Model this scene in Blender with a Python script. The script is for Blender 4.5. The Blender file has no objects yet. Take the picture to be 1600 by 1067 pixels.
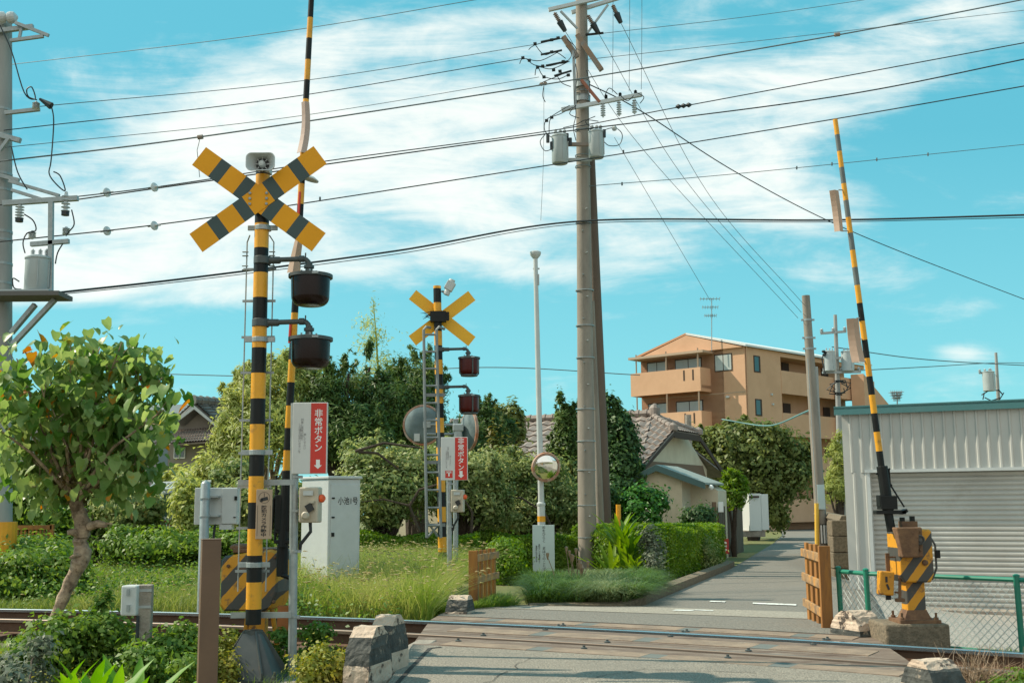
import bpy, math, random
import numpy as np
from mathutils import Vector, Matrix
random.seed(7); RS = np.random.RandomState(11)
S = bpy.context.scene; COL = S.collection
R_ = math.radians
# ------------------------------------------------------------ camera
FPX, HOR, ROLL = 1750.0, 786.0, 0.0075
PITCH = math.atan((HOR-533.5)/FPX); CH = 1.22
cd = bpy.data.cameras.new('camera'); cam = bpy.data.objects.new('camera', cd); COL.objects.link(cam)
cd.sensor_width = 36; cd.lens = 36*FPX/1600; cd.clip_end = 3000; cd.clip_start = .05
CM = Matrix.Rotation(math.pi/2+PITCH, 4, 'X') @ Matrix.Rotation(-ROLL, 4, 'Z')
cam.matrix_world = Matrix.Translation((0, 0, CH)) @ CM
S.camera = cam
C3 = CM.to_3x3()
def ray(u, v): return C3 @ Vector(((u-800)/FPX, -(v-533.5)/FPX, -1))
def P(u, v, Y):
    d = ray(u, v); return Vector((0, 0, CH)) + d*(Y/d.y)
def G(u, v, z):
    d = ray(u, v); return Vector((0, 0, CH)) + d*((z-CH)/d.z)
def proj(p):
    q = C3.transposed() @ (Vector(p)-Vector((0, 0, CH))); return (800+FPX*q.x/-q.z, 533.5-FPX*q.y/-q.z)
# ------------------------------------------------------------ sky, sun, exposure
S.view_settings.view_transform = 'Standard'; S.view_settings.look = 'None'
S.view_settings.exposure = 0.62; S.view_settings.gamma = 1
SAZ = (-0.96, 0.22); SEL = R_(46)
W = bpy.data.worlds.new('World'); S.world = W; W.use_nodes = True
nt = W.node_tree; nt.nodes.clear(); L = nt.links
def N(t, **k):
    n = nt.nodes.new(t)
    for a, b in k.items(): setattr(n, a, b)
    return n
def M(op, a, b=None, c=None):
    n = N('ShaderNodeMath', operation=op)
    for i, x in enumerate((a, b, c)):
        if x is None: continue
        if isinstance(x, (int, float)): n.inputs[i].default_value = x
        else: L.new(x, n.inputs[i])
    return n.outputs[0]
sky = N('ShaderNodeTexSky', sky_type='NISHITA'); sky.sun_disc = False
sky.sun_elevation = SEL; sky.sun_rotation = math.atan2(SAZ[0], SAZ[1]); sky.air_density = 1.0; sky.dust_density = 0.6; sky.ozone_density = 1.6
tc = N('ShaderNodeTexCoord'); sp = N('ShaderNodeSeparateXYZ'); L.new(tc.outputs['Generated'], sp.inputs[0])
ya = M('ADD', M('ABSOLUTE', sp.outputs[1]), 0.12)
a_ = M('DIVIDE', sp.outputs[0], ya); b_ = M('DIVIDE', sp.outputs[2], ya)
cmb = N('ShaderNodeCombineXYZ'); L.new(a_, cmb.inputs[0]); L.new(b_, cmb.inputs[1])
def noise(sx, sy, rot, scale, det, rough, dist, off=0):
    mp = N('ShaderNodeMapping'); mp.inputs['Scale'].default_value = (sx, sy, 1); mp.inputs['Rotation'].default_value = (0, 0, rot); mp.inputs['Location'].default_value = (off, off*.7, off)
    L.new(cmb.outputs[0], mp.inputs[0]); n = N('ShaderNodeTexNoise'); L.new(mp.outputs[0], n.inputs['Vector'])
    n.inputs['Scale'].default_value = scale; n.inputs['Detail'].default_value = det; n.inputs['Roughness'].default_value = rough; n.inputs['Distortion'].default_value = dist
    return n.outputs['Fac']
n1 = noise(1, 2.4, R_(-14), 4.2, 9, .62, .45, 3.1)
n2 = noise(1, 2.0, R_(20), 11, 8, .6, .8, 7.7)
# clouds banked by direction: (u, v, radius u, radius v, slope, weight) of the banks
banks = [(120, 330, 330, 80, -.05, .95), (250, 400, 330, 55, -.08, .8), (620, 190, 360, 110, -.1, 1.0), (350, 230, 300, 60, -.2, .6), (800, 60, 300, 40, -.15, .5), (1480, 20, 160, 60, -.2, .6), (1250, 330, 160, 40, .25, .5), (1400, 150, 220, 40, -.2, .45), (560, 95, 260, 60, -.2, .55), (980, 200, 240, 130, .1, .95),
         (1120, 280, 170, 70, .3, .6), (640, 400, 260, 42, -.05, .75), (420, 330, 300, 75, -.1, .7), (1290, 120, 260, 60, -.15, .5), (1450, 60, 200, 50, -.1, .35),
         (1340, 425, 130, 40, .2, .55), (1040, 388, 80, 22, 0, .6), (200, 462, 170, 16, 0, .5), (860, 425, 110, 22, 0, .6), (1180, 200, 150, 60, 0, .5),
         (200, 110, 340, 60, -.1, .45), (760, 330, 300, 60, -.05, .5), (1120, 430, 160, 30, .1, .3), (300, 470, 300, 25, 0, .35), (1500, 551, 44, 15, .05, 1.02), (90, 400, 200, 50, 0, .45), (950, 495, 40, 8, 0, .5), (1540, 480, 60, 9, 0, .4), (950, 60, 300, 50, -.1, .4)]
acc = None
for (u, v, ru, rv, sl, w) in banks:
    d = ray(u, v); a0, b0 = d.x/(d.y+.12*d.length), d.z/(d.y+.12*d.length)
    k = FPX*1.1
    da = M('SUBTRACT', a_, a0); db = M('ADD', M('SUBTRACT', b_, b0), M('MULTIPLY', da, sl))
    e = M('ADD', M('POWER', M('ABSOLUTE', M('DIVIDE', da, ru/k)), 2), M('POWER', M('ABSOLUTE', M('DIVIDE', db, rv/k)), 2))
    g = M('MULTIPLY', M('EXPONENT', M('MULTIPLY', e, -0.8)), w)
    acc = g if acc is None else M('ADD', acc, g)
acc = M('MINIMUM', acc, 1.15)
dens = M('ADD', M('MULTIPLY', n1, 1.9), M('MULTIPLY', n2, .9))
n3 = noise(.55, 3.2, R_(-9), 9, 9, .66, 1.2, 12.3)
dens = M('ADD', dens, M('MULTIPLY', n3, 1.15))
behind = M('MULTIPLY', M('MAXIMUM', M('MULTIPLY', sp.outputs[1], -1), 0), 1.5)  # unseen cloud bank added behind the camera to brighten camera-facing surfaces
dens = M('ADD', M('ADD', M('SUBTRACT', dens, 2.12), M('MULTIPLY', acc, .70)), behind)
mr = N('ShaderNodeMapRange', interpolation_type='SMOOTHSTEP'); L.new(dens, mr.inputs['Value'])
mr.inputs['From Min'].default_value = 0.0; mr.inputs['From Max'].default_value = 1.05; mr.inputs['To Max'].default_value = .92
tint = N('ShaderNodeMix', data_type='RGBA', blend_type='MULTIPLY'); tint.inputs[0].default_value = 1
L.new(sky.outputs[0], tint.inputs[6]); tint.inputs[7].default_value = (.74, 1.18, 1.0, 1)
bw = N('ShaderNodeMapRange'); L.new(b_, bw.inputs['Value']); bw.inputs['From Min'].default_value = -.02; bw.inputs['From Max'].default_value = .3
grad = N('ShaderNodeMix', data_type='RGBA'); L.new(bw.outputs[0], grad.inputs[0]); grad.inputs[6].default_value = (1.95, 5.2, 5.75, 1); grad.inputs[7].default_value = (.82, 3.75, 4.7, 1)
cyan = N('ShaderNodeMix', data_type='RGBA'); cyan.inputs[0].default_value = .82
L.new(tint.outputs[2], cyan.inputs[6]); L.new(grad.outputs[2], cyan.inputs[7])
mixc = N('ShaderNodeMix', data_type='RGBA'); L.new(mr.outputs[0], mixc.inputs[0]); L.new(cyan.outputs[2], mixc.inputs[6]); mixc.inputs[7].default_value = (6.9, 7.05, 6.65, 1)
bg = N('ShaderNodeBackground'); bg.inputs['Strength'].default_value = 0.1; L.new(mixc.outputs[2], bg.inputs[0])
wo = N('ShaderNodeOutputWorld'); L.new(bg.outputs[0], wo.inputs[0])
sl = bpy.data.lights.new('sun', 'SUN'); sl.energy = 4.0; sl.angle = R_(.53); sl.color = (1, .90, .72)
so = bpy.data.objects.new('sun', sl); COL.objects.link(so)
sv = Vector((SAZ[0], SAZ[1], 0)).normalized()*math.cos(SEL) + Vector((0, 0, math.sin(SEL)))
so.rotation_euler = sv.to_track_quat('Z', 'Y').to_euler(); so.location = (0, 0, 30)
# ------------------------------------------------------------ materials
MATS = {}
def lin(c):
    if isinstance(c, str):
        c = [int(c[i:i+2], 16)/255 for i in (0, 2, 4)]
        c = [x/12.92 if x <= .04045 else ((x+.055)/1.055)**2.4 for x in c]
    return (*c[:3], 1)
def mat(name, col, rough=.6, metal=0, col2=None, sc=8, amt=.5, bump=0, bsc=None, spec=.5, trans=0, lo=.35, hi=.65, det=6, stretch=(1, 1, 1), island=0, alpha=None, dirt=None):
    if name in MATS: return MATS[name]
    m = bpy.data.materials.new(name); m.use_nodes = True; t = m.node_tree; b = t.nodes['Principled BSDF']
    b.inputs['Base Color'].default_value = lin(col); b.inputs['Roughness'].default_value = rough; b.inputs['Metallic'].default_value = metal
    b.inputs['Specular IOR Level'].default_value = spec
    tcn = t.nodes.new('ShaderNodeTexCoord'); mp = t.nodes.new('ShaderNodeMapping'); mp.inputs['Scale'].default_value = stretch; t.links.new(tcn.outputs['Object'], mp.inputs[0])
    out = None
    if col2 is not None:
        n = t.nodes.new('ShaderNodeTexNoise'); n.inputs['Scale'].default_value = sc; n.inputs['Detail'].default_value = det; n.inputs['Roughness'].default_value = .65
        t.links.new(mp.outputs[0], n.inputs['Vector'])
        r = t.nodes.new('ShaderNodeMapRange'); r.inputs['From Min'].default_value = lo; r.inputs['From Max'].default_value = hi; r.inputs['To Max'].default_value = amt
        t.links.new(n.outputs['Fac'], r.inputs['Value'])
        x = t.nodes.new('ShaderNodeMix'); x.data_type = 'RGBA'; x.inputs[6].default_value = lin(col); x.inputs[7].default_value = lin(col2)
        fac = r.outputs[0]
        if island:
            g = t.nodes.new('ShaderNodeNewGeometry'); a = t.nodes.new('ShaderNodeMath'); a.operation = 'MULTIPLY_ADD'; t.links.new(g.outputs['Random Per Island'], a.inputs[0]); a.inputs[1].default_value = island
            t.links.new(r.outputs[0], a.inputs[2]); c = t.nodes.new('ShaderNodeClamp'); s_ = t.nodes.new('ShaderNodeMath'); s_.operation = 'SUBTRACT'; t.links.new(a.outputs[0], s_.inputs[0]); s_.inputs[1].default_value = island/2
            t.links.new(s_.outputs[0], c.inputs[0]); fac = c.outputs[0]
        t.links.new(fac, x.inputs[0]); out = x.outputs[2]
    if dirt is not None:
        dc, ds, dl, dh, da = dirt
        n = t.nodes.new('ShaderNodeTexNoise'); n.inputs['Scale'].default_value = ds; n.inputs['Detail'].default_value = 8; n.inputs['Roughness'].default_value = .7
        t.links.new(mp.outputs[0], n.inputs['Vector']); r = t.nodes.new('ShaderNodeMapRange'); r.inputs['From Min'].default_value = dl; r.inputs['From Max'].default_value = dh; r.inputs['To Max'].default_value = da
        t.links.new(n.outputs['Fac'], r.inputs['Value']); x = t.nodes.new('ShaderNodeMix'); x.data_type = 'RGBA'
        if out is not None: t.links.new(out, x.inputs[6])
        else: x.inputs[6].default_value = lin(col)
        x.inputs[7].default_value = lin(dc); t.links.new(r.outputs[0], x.inputs[0]); out = x.outputs[2]
    if out is not None: t.links.new(out, b.inputs['Base Color'])
    if bump:
        n = t.nodes.new('ShaderNodeTexNoise'); n.inputs['Scale'].default_value = bsc or sc*3; n.inputs['Detail'].default_value = 8; t.links.new(mp.outputs[0], n.inputs['Vector'])
        bp = t.nodes.new('ShaderNodeBump'); bp.inputs['Strength'].default_value = bump; bp.inputs['Distance'].default_value = .02; t.links.new(n.outputs['Fac'], bp.inputs['Height']); t.links.new(bp.outputs[0], b.inputs['Normal'])
    if trans:
        tr = t.nodes.new('ShaderNodeBsdfTranslucent'); mx = t.nodes.new('ShaderNodeMixShader'); mx.inputs[0].default_value = trans
        hs = t.nodes.new('ShaderNodeHueSaturation'); hs.inputs['Hue'].default_value = .485; hs.inputs['Value'].default_value = 1.5; hs.inputs['Saturation'].default_value = 1.1
        if out is not None: t.links.new(out, hs.inputs['Color'])
        else: hs.inputs['Color'].default_value = lin(col)
        t.links.new(hs.outputs[0], tr.inputs[0]); t.links.new(b.outputs[0], mx.inputs[1]); t.links.new(tr.outputs[0], mx.inputs[2]); t.links.new(mx.outputs[0], t.nodes['Material Output'].inputs[0])
    MATS[name] = m; return m
YEL = mat('yellow_paint', (.80, .37, .014), .45, col2=(.66, .28, .012), sc=3, amt=.8, bump=.08, bsc=20, dirt=((.14, .08, .035), 8, .59, .74, .75))
BLK = mat('black_paint', (.008, .009, .009), .5, col2=(.02, .02, .018), sc=5, spec=.25, dirt=((.09, .075, .06), 7, .62, .8, .5))
SYEL = mat('sign_yellow', (.80, .34, .006), .55, spec=.3, col2=(.7, .29, .006), sc=4, amt=.5)
SGRN = mat('sign_dark_green', (.028, .06, .058), .45, col2=(.018, .04, .04), sc=2)
GALV = mat('galvanised_steel', (.36, .39, .39), .45, .35, col2=(.24, .27, .27), sc=14, amt=.7, dirt=((.16, .12, .09), 6, .62, .8, .5))
WSIGN = mat('white_sheet', (.62, .62, .60), .4, col2=(.5, .5, .48), sc=3, amt=.5)
RED = mat('red_sheet', (.62, .03, .015), .4, col2=(.5, .025, .012), sc=4)
INK = mat('black_ink', (.02, .02, .02), .5)
GREYINK = mat('faded_ink', (.33, .33, .33), .6)
WHT = mat('white_ink', (.8, .8, .78), .5)
BEIGE = mat('beige_plastic', (.50, .44, .34), .5, col2=(.36, .31, .24), sc=9, amt=.5)
LGREY = mat('light_grey_paint', (.52, .54, .53), .5, col2=(.42, .44, .43), sc=5, dirt=((.25, .22, .18), 4, .6, .8, .5))
CREAM = mat('aged_beige_board', (.42, .30, .21), .6, col2=(.36, .26, .18), sc=8)
BASEP = mat('dark_steel_base', (.05, .06, .06), .5, col2=(.085, .09, .085), sc=12, dirt=((.12, .07, .04), 6, .6, .75, .6))
LAMPB = mat('lamp_glass_dark', (.012, .005, .004), .22, col2=(.02, .006, .005), sc=3, spec=.25)
LAMPR = mat('lamp_glass_red', (.07, .005, .004), .25, spec=.3)
RUST = mat('rusty_steel', (.20, .105, .05), .8, col2=(.10, .05, .028), sc=12, amt=.9, bump=.3)
OCHRE = mat('machine_yellow', (.62, .27, .012), .5, col2=(.48, .19, .01), sc=6, amt=.7, dirt=((.09, .045, .025), 11, .54, .64, .9))
DGRY = mat('machine_grey', (.07, .068, .062), .6, col2=(.11, .10, .09), sc=9, dirt=((.2, .11, .05), 9, .6, .7, .7))
CONC = mat('concrete', (.34, .30, .25), .9, col2=(.20, .17, .14), sc=7, amt=.9, bump=.5, bsc=60)
CONCD = mat('weathered_concrete', (.22, .17, .115), .95, col2=(.11, .09, .06), sc=22, amt=.9, bump=.8, bsc=50)
POLEC = mat('pole_concrete', (.30, .26, .215), .85, col2=(.21, .18, .15), sc=3.5, amt=.9, bump=.15, bsc=60, stretch=(1, 1, .25), dirt=((.12, .095, .075), 2.2, .56, .75, .6))
POLEG = mat('pole_concrete_grey', (.34, .34, .32), .8, col2=(.26, .26, .25), sc=3, amt=.9, bump=.1, stretch=(1, 1, .2))
BROWNP = mat('brown_painted_steel', (.15, .085, .048), .55, col2=(.115, .065, .038), sc=6, amt=.8)
ASPH = mat('asphalt', (.36, .315, .255), .9, col2=(.15, .13, .105), sc=62, amt=1, bump=.9, bsc=70, lo=.34, hi=.66, det=4, dirt=((.20, .18, .15), 1.3, .46, .66, .7))
ASPHD = mat('asphalt_far', (.235, .212, .178), .9, col2=(.12, .11, .095), sc=45, amt=.9, bump=.8, bsc=60, det=4, dirt=((.19, .18, .16), .7, .5, .7, .6))
GRAV = mat('gravel', (.50, .46, .40), .95, col2=(.20, .18, .16), sc=55, amt=1, bump=1, bsc=70, lo=.35, hi=.62, det=3)
BALL = mat('ballast', (.075, .048, .032), .95, col2=(.014, .010, .008), sc=22, amt=1, bump=1, bsc=30, det=3)
DIRT = mat('soil', (.20, .155, .095), .95, col2=(.075, .07, .03), sc=3, amt=1, bump=.8, bsc=40)
LAWN = mat('weedy_ground', (.13, .15, .04), .95, col2=(.16, .14, .06), sc=2.2, amt=.8, bump=.8, bsc=30)
PAINTW = mat('road_paint', (.72, .72, .68), .8, col2=(.3, .29, .26), sc=14, amt=1, lo=.5, hi=.62)
STEELR = mat('rail_head', (.55, .60, .62), .22, .9)
RAILB = mat('rail_rust', (.12, .062, .034), .85, col2=(.07, .04, .025), sc=9, bump=.3)
TANP = mat('deck_tan', (.31, .225, .16), .85, col2=(.18, .13, .095), sc=4, amt=.9, bump=.3, bsc=70, dirt=((.13, .105, .08), 3.5, .5, .72, .7))
PALEP = mat('deck_pale', (.20, .15, .115), .85, col2=(.11, .07, .05), sc=5, amt=1, stretch=(.4, 1, 1), bump=.3, dirt=((.34, .29, .24), 9, .55, .7, .7))
TEALP = mat('deck_bluegrey', (.12, .135, .125), .85, col2=(.17, .165, .145), sc=9)
GRNP = mat('fence_green', (.015, .20, .125), .4, col2=(.02, .16, .10), sc=6, amt=.6)
WIREM = mat('wire_mesh', (.42, .46, .44), .4, .5)
CABLE = mat('cable_black', (.02, .025, .028), .6)
CABLEG = mat('cable_grey', (.10, .12, .125), .6)
BARN = mat('barn_cladding', (.47, .465, .435), .6, col2=(.38, .38, .355), sc=1.2, amt=.9, stretch=(1, 1, .3), dirt=((.26, .20, .14), 2.5, .6, .82, .5))
BARNT = mat('barn_trim', (.05, .17, .175), .6, col2=(.09, .18, .18), sc=2)
SHUT = mat('shutter', (.47, .465, .43), .55, col2=(.38, .37, .34), sc=.9, amt=.9, dirt=((.25, .20, .14), 2.0, .58, .8, .5))
ORNG = mat('apartment_render', (.61, .36, .22), .8, col2=(.53, .305, .18), sc=.7, amt=.8, bump=.1, bsc=30)
GLASS = mat('window_glass', (.42, .45, .43), .3, spec=.6, col2=(.30, .34, .33), sc=.8)
DGLASS = mat('dark_glass', (.05, .09, .09), .1, spec=.8)
FRAME = mat('window_frame', (.07, .048, .038), .8, spec=.2)
WALLG = mat('grey_brown_render', (.25, .215, .18), .85, col2=(.21, .18, .15), sc=2)
WALLC = mat('cream_render', (.64, .56, .42), .85, col2=(.54, .46, .34), sc=2.4, amt=.8)
WALLB = mat('brown_boards', (.18, .11, .07), .8)
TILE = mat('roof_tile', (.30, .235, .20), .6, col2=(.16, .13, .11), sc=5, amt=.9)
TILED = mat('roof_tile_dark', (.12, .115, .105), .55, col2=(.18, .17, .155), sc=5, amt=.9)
ROOFG = mat('shed_roof_sheet', (.29, .32, .29), .75, col2=(.21, .235, .215), sc=3, amt=.7)
WOODO = mat('stained_board', (.40, .17, .03), .75, col2=(.18, .07, .02), sc=6, amt=1, stretch=(1, 1, .15), bump=.4, dirt=((.09, .05, .03), 7, .55, .7, .8))
WOODW = mat('weathered_plank', (.42, .25, .11), .8, col2=(.16, .10, .06), sc=9, amt=1, bump=.5, dirt=((.55, .24, .04), 7, .5, .6, .8))
WOODF = mat('old_timber_fence', (.12, .085, .055), .9, col2=(.06, .045, .03), sc=8, stretch=(1, 1, .1), bump=.5)
KWHT = mat('block_white', (.58, .46, .36), .9, col2=(.42, .31, .23), sc=5, amt=.9, bump=.9, bsc=24, dirt=((.07, .055, .045), 6, .55, .58, 1))
KBLK = mat('block_black', (.025, .03, .029), .85, col2=(.09, .09, .08), sc=6, amt=1, bump=.9, bsc=24, dirt=((.30, .24, .18), 8, .58, .63, .9))
BARK = mat('bark', (.52, .39, .28), .95, col2=(.13, .09, .06), sc=9, amt=1, bump=1, bsc=16, dirt=((.09, .06, .04), 24, .56, .66, .8))
BARKD = mat('bark_dark', (.045, .032, .022), .95, col2=(.09, .065, .045), sc=10, bump=.8)
INSW = mat('porcelain', (.55, .58, .58), .25, col2=(.4, .42, .42), sc=7)
TRANSF = mat('transformer_paint', (.40, .44, .44), .45, col2=(.33, .36, .36), sc=4)
FADP = mat('faded_reflector', (.50, .34, .25), .7, col2=(.40, .27, .19), sc=6, amt=.9)
MIRROR = mat('mirror', (.82, .80, .76), .03, 1)
MORNG = mat('mirror_frame_orange', (.36, .13, .06), .7, col2=(.42, .36, .30), sc=7, amt=.9)
MBACK = mat('mirror_back', (.125, .165, .17), .9, spec=.1, col2=(.22, .27, .28), sc=6)
def leafmat(n, c1, c2, c3=None, tr=.35, sc=1.2, isl=.9, rough=.5):
    return mat(n, c1, rough, col2=c2, sc=sc, amt=.9, trans=tr, island=isl, spec=.35, dirt=(c3, 3.3, .62, .66, .9) if c3 else None)
LF_BROAD = leafmat('leaf_broad', (.08, .18, .03), (.30, .40, .14), (.42, .34, .05), sc=2.0, tr=.45, rough=.36)
LF_PINE = leafmat('leaf_pine', (.045, .10, .025), (.15, .22, .05), sc=.9, tr=.35)
LF_BAMB = leafmat('leaf_bamboo', (.27, .32, .08), (.44, .47, .15), sc=.8, tr=.45)
LF_ORCH = leafmat('leaf_orchard', (.10, .16, .04), (.38, .42, .17), (.32, .22, .05), sc=1.4, tr=.4)
LF_HEDGE = leafmat('leaf_hedge', (.08, .18, .012), (.21, .32, .035), sc=1.5, tr=.4)
LF_DARK = leafmat('leaf_dark', (.035, .085, .025), (.10, .18, .05), sc=1.2, tr=.3)
LF_SHRUB = leafmat('leaf_glossy', (.03, .12, .015), (.09, .24, .03), sc=2, rough=.3, tr=.2)
LF_TREE = leafmat('leaf_olive', (.10, .14, .035), (.22, .25, .07), sc=.8, tr=.35)
LF_YEL = leafmat('leaf_yellowgreen', (.22, .26, .035), (.34, .30, .06), sc=4)
LF_WEED = leafmat('leaf_weed', (.08, .17, .025), (.20, .30, .05), sc=2, tr=.4)
GRASSM = leafmat('grass_blade', (.19, .29, .045), (.44, .44, .15), sc=.9, tr=.45)
GRASSG = leafmat('grass_dark', (.09, .18, .025), (.24, .33, .07), sc=1.2, tr=.4)
SEEDM = leafmat('foxtail_seed', (.42, .40, .17), (.55, .46, .26), sc=3, tr=.4)
DRYM = leafmat('dry_stalk', (.36, .24, .15), (.22, .15, .09), sc=6, tr=.1)
BIGLF = leafmat('leaf_lily', (.09, .24, .015), (.20, .38, .03), sc=3, tr=.4)
PALELF = leafmat('leaf_pale', (.20, .22, .17), (.12, .16, .09), sc=6)
# ------------------------------------------------------------ mesh builder
class MB:
    def __init__(s): s.v = []; s.f = []; s.m = []; s.ms = []
    def mi(s, m):
        if m not in s.ms: s.ms.append(m)
        return s.ms.index(m)
    def add(s, vs, fs, m):
        o = len(s.v); s.v += [tuple(x) for x in vs]; k = s.mi(m)
        for f in fs: s.f.append(tuple(i+o for i in f)); s.m.append(k)
    def box(s, c, d, m, rz=0, rot=None, taper=1):
        c = Vector(c); h = [x/2 for x in d]; Rm = rot if rot is not None else Matrix.Rotation(rz, 3, 'Z'); vs = []
        for z in (-1, 1):
            k = taper if z > 0 else 1
            for x, y in ((-1, -1), (1, -1), (1, 1), (-1, 1)): vs.append(c+Rm @ Vector((x*h[0]*k, y*h[1]*k, z*h[2])))
        s.add(vs, [(0, 3, 2, 1), (4, 5, 6, 7), (0, 1, 5, 4), (1, 2, 6, 5), (2, 3, 7, 6), (3, 0, 4, 7)], m); return s
    def rings(s, rs, m, caps=True, n=None):
        # rs: list of rings (lists of points); m may be list per segment
        n = len(rs[0]); o = len(s.v)
        for r in rs: s.v += [tuple(p) for p in r]
        for i in range(len(rs)-1):
            k = s.mi(m[i] if isinstance(m, list) else m)
            for j in range(n):
                s.f.append((o+i*n+j, o+i*n+(j+1) % n, o+(i+1)*n+(j+1) % n, o+(i+1)*n+j)); s.m.append(k)
        if caps:
            s.f.append(tuple(o+j for j in reversed(range(n)))); s.m.append(s.mi(m[0] if isinstance(m, list) else m))
            s.f.append(tuple(o+(len(rs)-1)*n+j for j in range(n))); s.m.append(s.mi(m[-1] if isinstance(m, list) else m))
        return s
    def tube(s, pts, r, m, n=10, caps=True):
        pts = [Vector(p) for p in pts]; rs = []; N_ = len(pts)
        rr = r if isinstance(r, (list, tuple)) else [r]*N_
        d0 = (pts[1]-pts[0]).normalized(); up = Vector((0, 0, 1)) if abs(d0.z) < .9 else Vector((1, 0, 0)); x = d0.cross(up).normalized()
        for i, p in enumerate(pts):
            d = (pts[min(i+1, N_-1)]-pts[max(i-1, 0)]).normalized(); x = (x-d*x.dot(d)).normalized(); y = d.cross(x)
            rs.append([p+(x*math.cos(2*math.pi*j/n)+y*math.sin(2*math.pi*j/n))*rr[i] for j in range(n)])
        return s.rings(rs, m, caps)
    def lathe(s, c, prof, m, n=20, ax=None, caps=True):
        c = Vector(c); ax = Vector(ax or (0, 0, 1)).normalized(); q = Vector((0, 0, 1)).rotation_difference(ax).to_matrix()
        rs = [[c+q @ Vector((r*math.cos(2*math.pi*j/n), r*math.sin(2*math.pi*j/n), z)) for j in range(n)] for (r, z) in prof]
        return s.rings(rs, m, caps)
    def poly(s, pts, m, th=None):
        pts = [Vector(p) for p in pts]
        if th is None: s.add(pts, [tuple(range(len(pts)))], m); return s
        th = Vector(th); n = len(pts); s.add(pts+[p+th for p in pts], [tuple(range(n)), tuple(reversed(range(n, 2*n)))]+[(i, i+n, (i+1) % n+n, (i+1) % n) for i in range(n)], m); return s
    def build(s, name, parent=None, smooth=False, bevel=0, recalc=True):
        me = bpy.data.meshes.new(name); off = parent_off(parent)
        me.from_pydata([(a-off[0], b-off[1], c-off[2]) for a, b, c in s.v], [], s.f)
        for m in s.ms: me.materials.append(m)
        me.polygons.foreach_set('material_index', s.m)
        if recalc:
            import bmesh
            b = bmesh.new(); b.from_mesh(me); bmesh.ops.recalc_face_normals(b, faces=b.faces); b.to_mesh(me); b.free()
        if smooth:
            me.polygons.foreach_set('use_smooth', [True]*len(me.polygons))
            try: me.set_sharp_from_angle(angle=R_(40))
            except Exception: pass
        o = bpy.data.objects.new(name, me); COL.objects.link(o)
        if parent is not None: o.parent = parent
        if bevel:
            bv = o.modifiers.new('bevel', 'BEVEL'); bv.width = bevel; bv.segments = 2; bv.limit_method = 'ANGLE'
        return o
def parent_off(p):
    off = Vector((0, 0, 0))
    while p is not None: off += p.location; p = p.parent
    return off
def tag(o, label=None, cat=None, group=None, kind=None):
    if label: o['label'] = label
    if cat: o['category'] = cat
    if group: o['group'] = group
    if kind: o['kind'] = kind
    return o
def thing(name, label, cat, loc, group=None):
    o = bpy.data.objects.new(name, None); o.empty_display_size = .2; COL.objects.link(o); o.location = loc
    return tag(o, label, cat, group)
def struct(o): o['kind'] = 'structure'; return o
FONT = None
def text(body, h, m, c, parent, name='lettering', xdir=(1, 0, 0), updir=(0, 0, 1), vertical=False, bold=0, ls=.92, sx=1):
    cu = bpy.data.curves.new(name, 'FONT'); cu.body = '\n'.join(body) if vertical else body; cu.size = h; cu.extrude = .0008; cu.offset = bold
    cu.align_x = 'CENTER'; cu.align_y = 'CENTER'; cu.space_line = ls; cu.resolution_u = 3
    t = bpy.data.objects.new('tmp', cu); COL.objects.link(t); bpy.context.view_layer.update()
    me = bpy.data.meshes.new_from_object(t.evaluated_get(bpy.context.evaluated_depsgraph_get())); bpy.data.objects.remove(t)
    x = Vector(xdir).normalized(); y = Vector(updir).normalized(); z = x.cross(y); off = parent_off(parent)
    vs = [v.co.copy() for v in me.vertices]; cx = (min(v.x for v in vs)+max(v.x for v in vs))/2; cy = (min(v.y for v in vs)+max(v.y for v in vs))/2
    for v in me.vertices: v.co = Vector(c)-off+x*(v.co.x-cx)*sx+y*(v.co.y-cy)+z*v.co.z
    me.materials.clear(); me.materials.append(m)
    me.name = name; o = bpy.data.objects.new(name, me); COL.objects.link(o); o.parent = parent; return o
def npmesh(name, V, F, m, parent=None, matidx=None, mats=None, smooth=False):
    me = bpy.data.meshes.new(name); k = F.shape[1]; off = np.array(parent_off(parent)); V = V-off
    me.vertices.add(len(V)); me.vertices.foreach_set('co', V.astype(np.float32).ravel())
    me.loops.add(F.size); me.loops.foreach_set('vertex_index', F.astype(np.int32).ravel())
    me.polygons.add(len(F)); me.polygons.foreach_set('loop_start', np.arange(0, F.size, k, dtype=np.int32)); me.polygons.foreach_set('loop_total', np.full(len(F), k, dtype=np.int32))
    for mm in (mats or [m]): me.materials.append(mm)
    if matidx is not None: me.polygons.foreach_set('material_index', matidx.astype(np.int32))
    me.update(calc_edges=True); me.validate()
    o = bpy.data.objects.new(name, me); COL.objects.link(o)
    if parent is not None: o.parent = parent
    return o
# ------------------------------------------------------------ terrain and track
tp = [G(0, 950, 0), G(300, 959, 0), G(620, 968, 0), G(920, 980, 0), G(1000, 984.5, 0), G(1400, 1007, 0), G(1600, 1022, 0)]
cf = np.polyfit([p.x for p in tp], [p.y for p in tp], 2)
XL, XR = -6.5, 5.0
def back(x):   # y of the far rail
    if x < XL: return np.polyval(cf, XL)+(x-XL)*(2*cf[0]*XL+cf[1])
    if x > XR: return np.polyval(cf, XR)+(x-XR)*(2*cf[0]*XR+cf[1])
    return np.polyval(cf, x)
def bslope(x): x = min(max(x, XL), XR); return 2*cf[0]*x+cf[1]
def TR(x, s, z=0):   # point at perpendicular offset s from the far rail at parameter x (s<0 is the camera side)
    m_ = bslope(x); n = Vector((-m_, 1, 0)).normalized(); return Vector((x, back(x), z))+n*s
def sdist(x, y): m_ = bslope(x); return (y-back(x))/math.sqrt(1+m_*m_)
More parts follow.
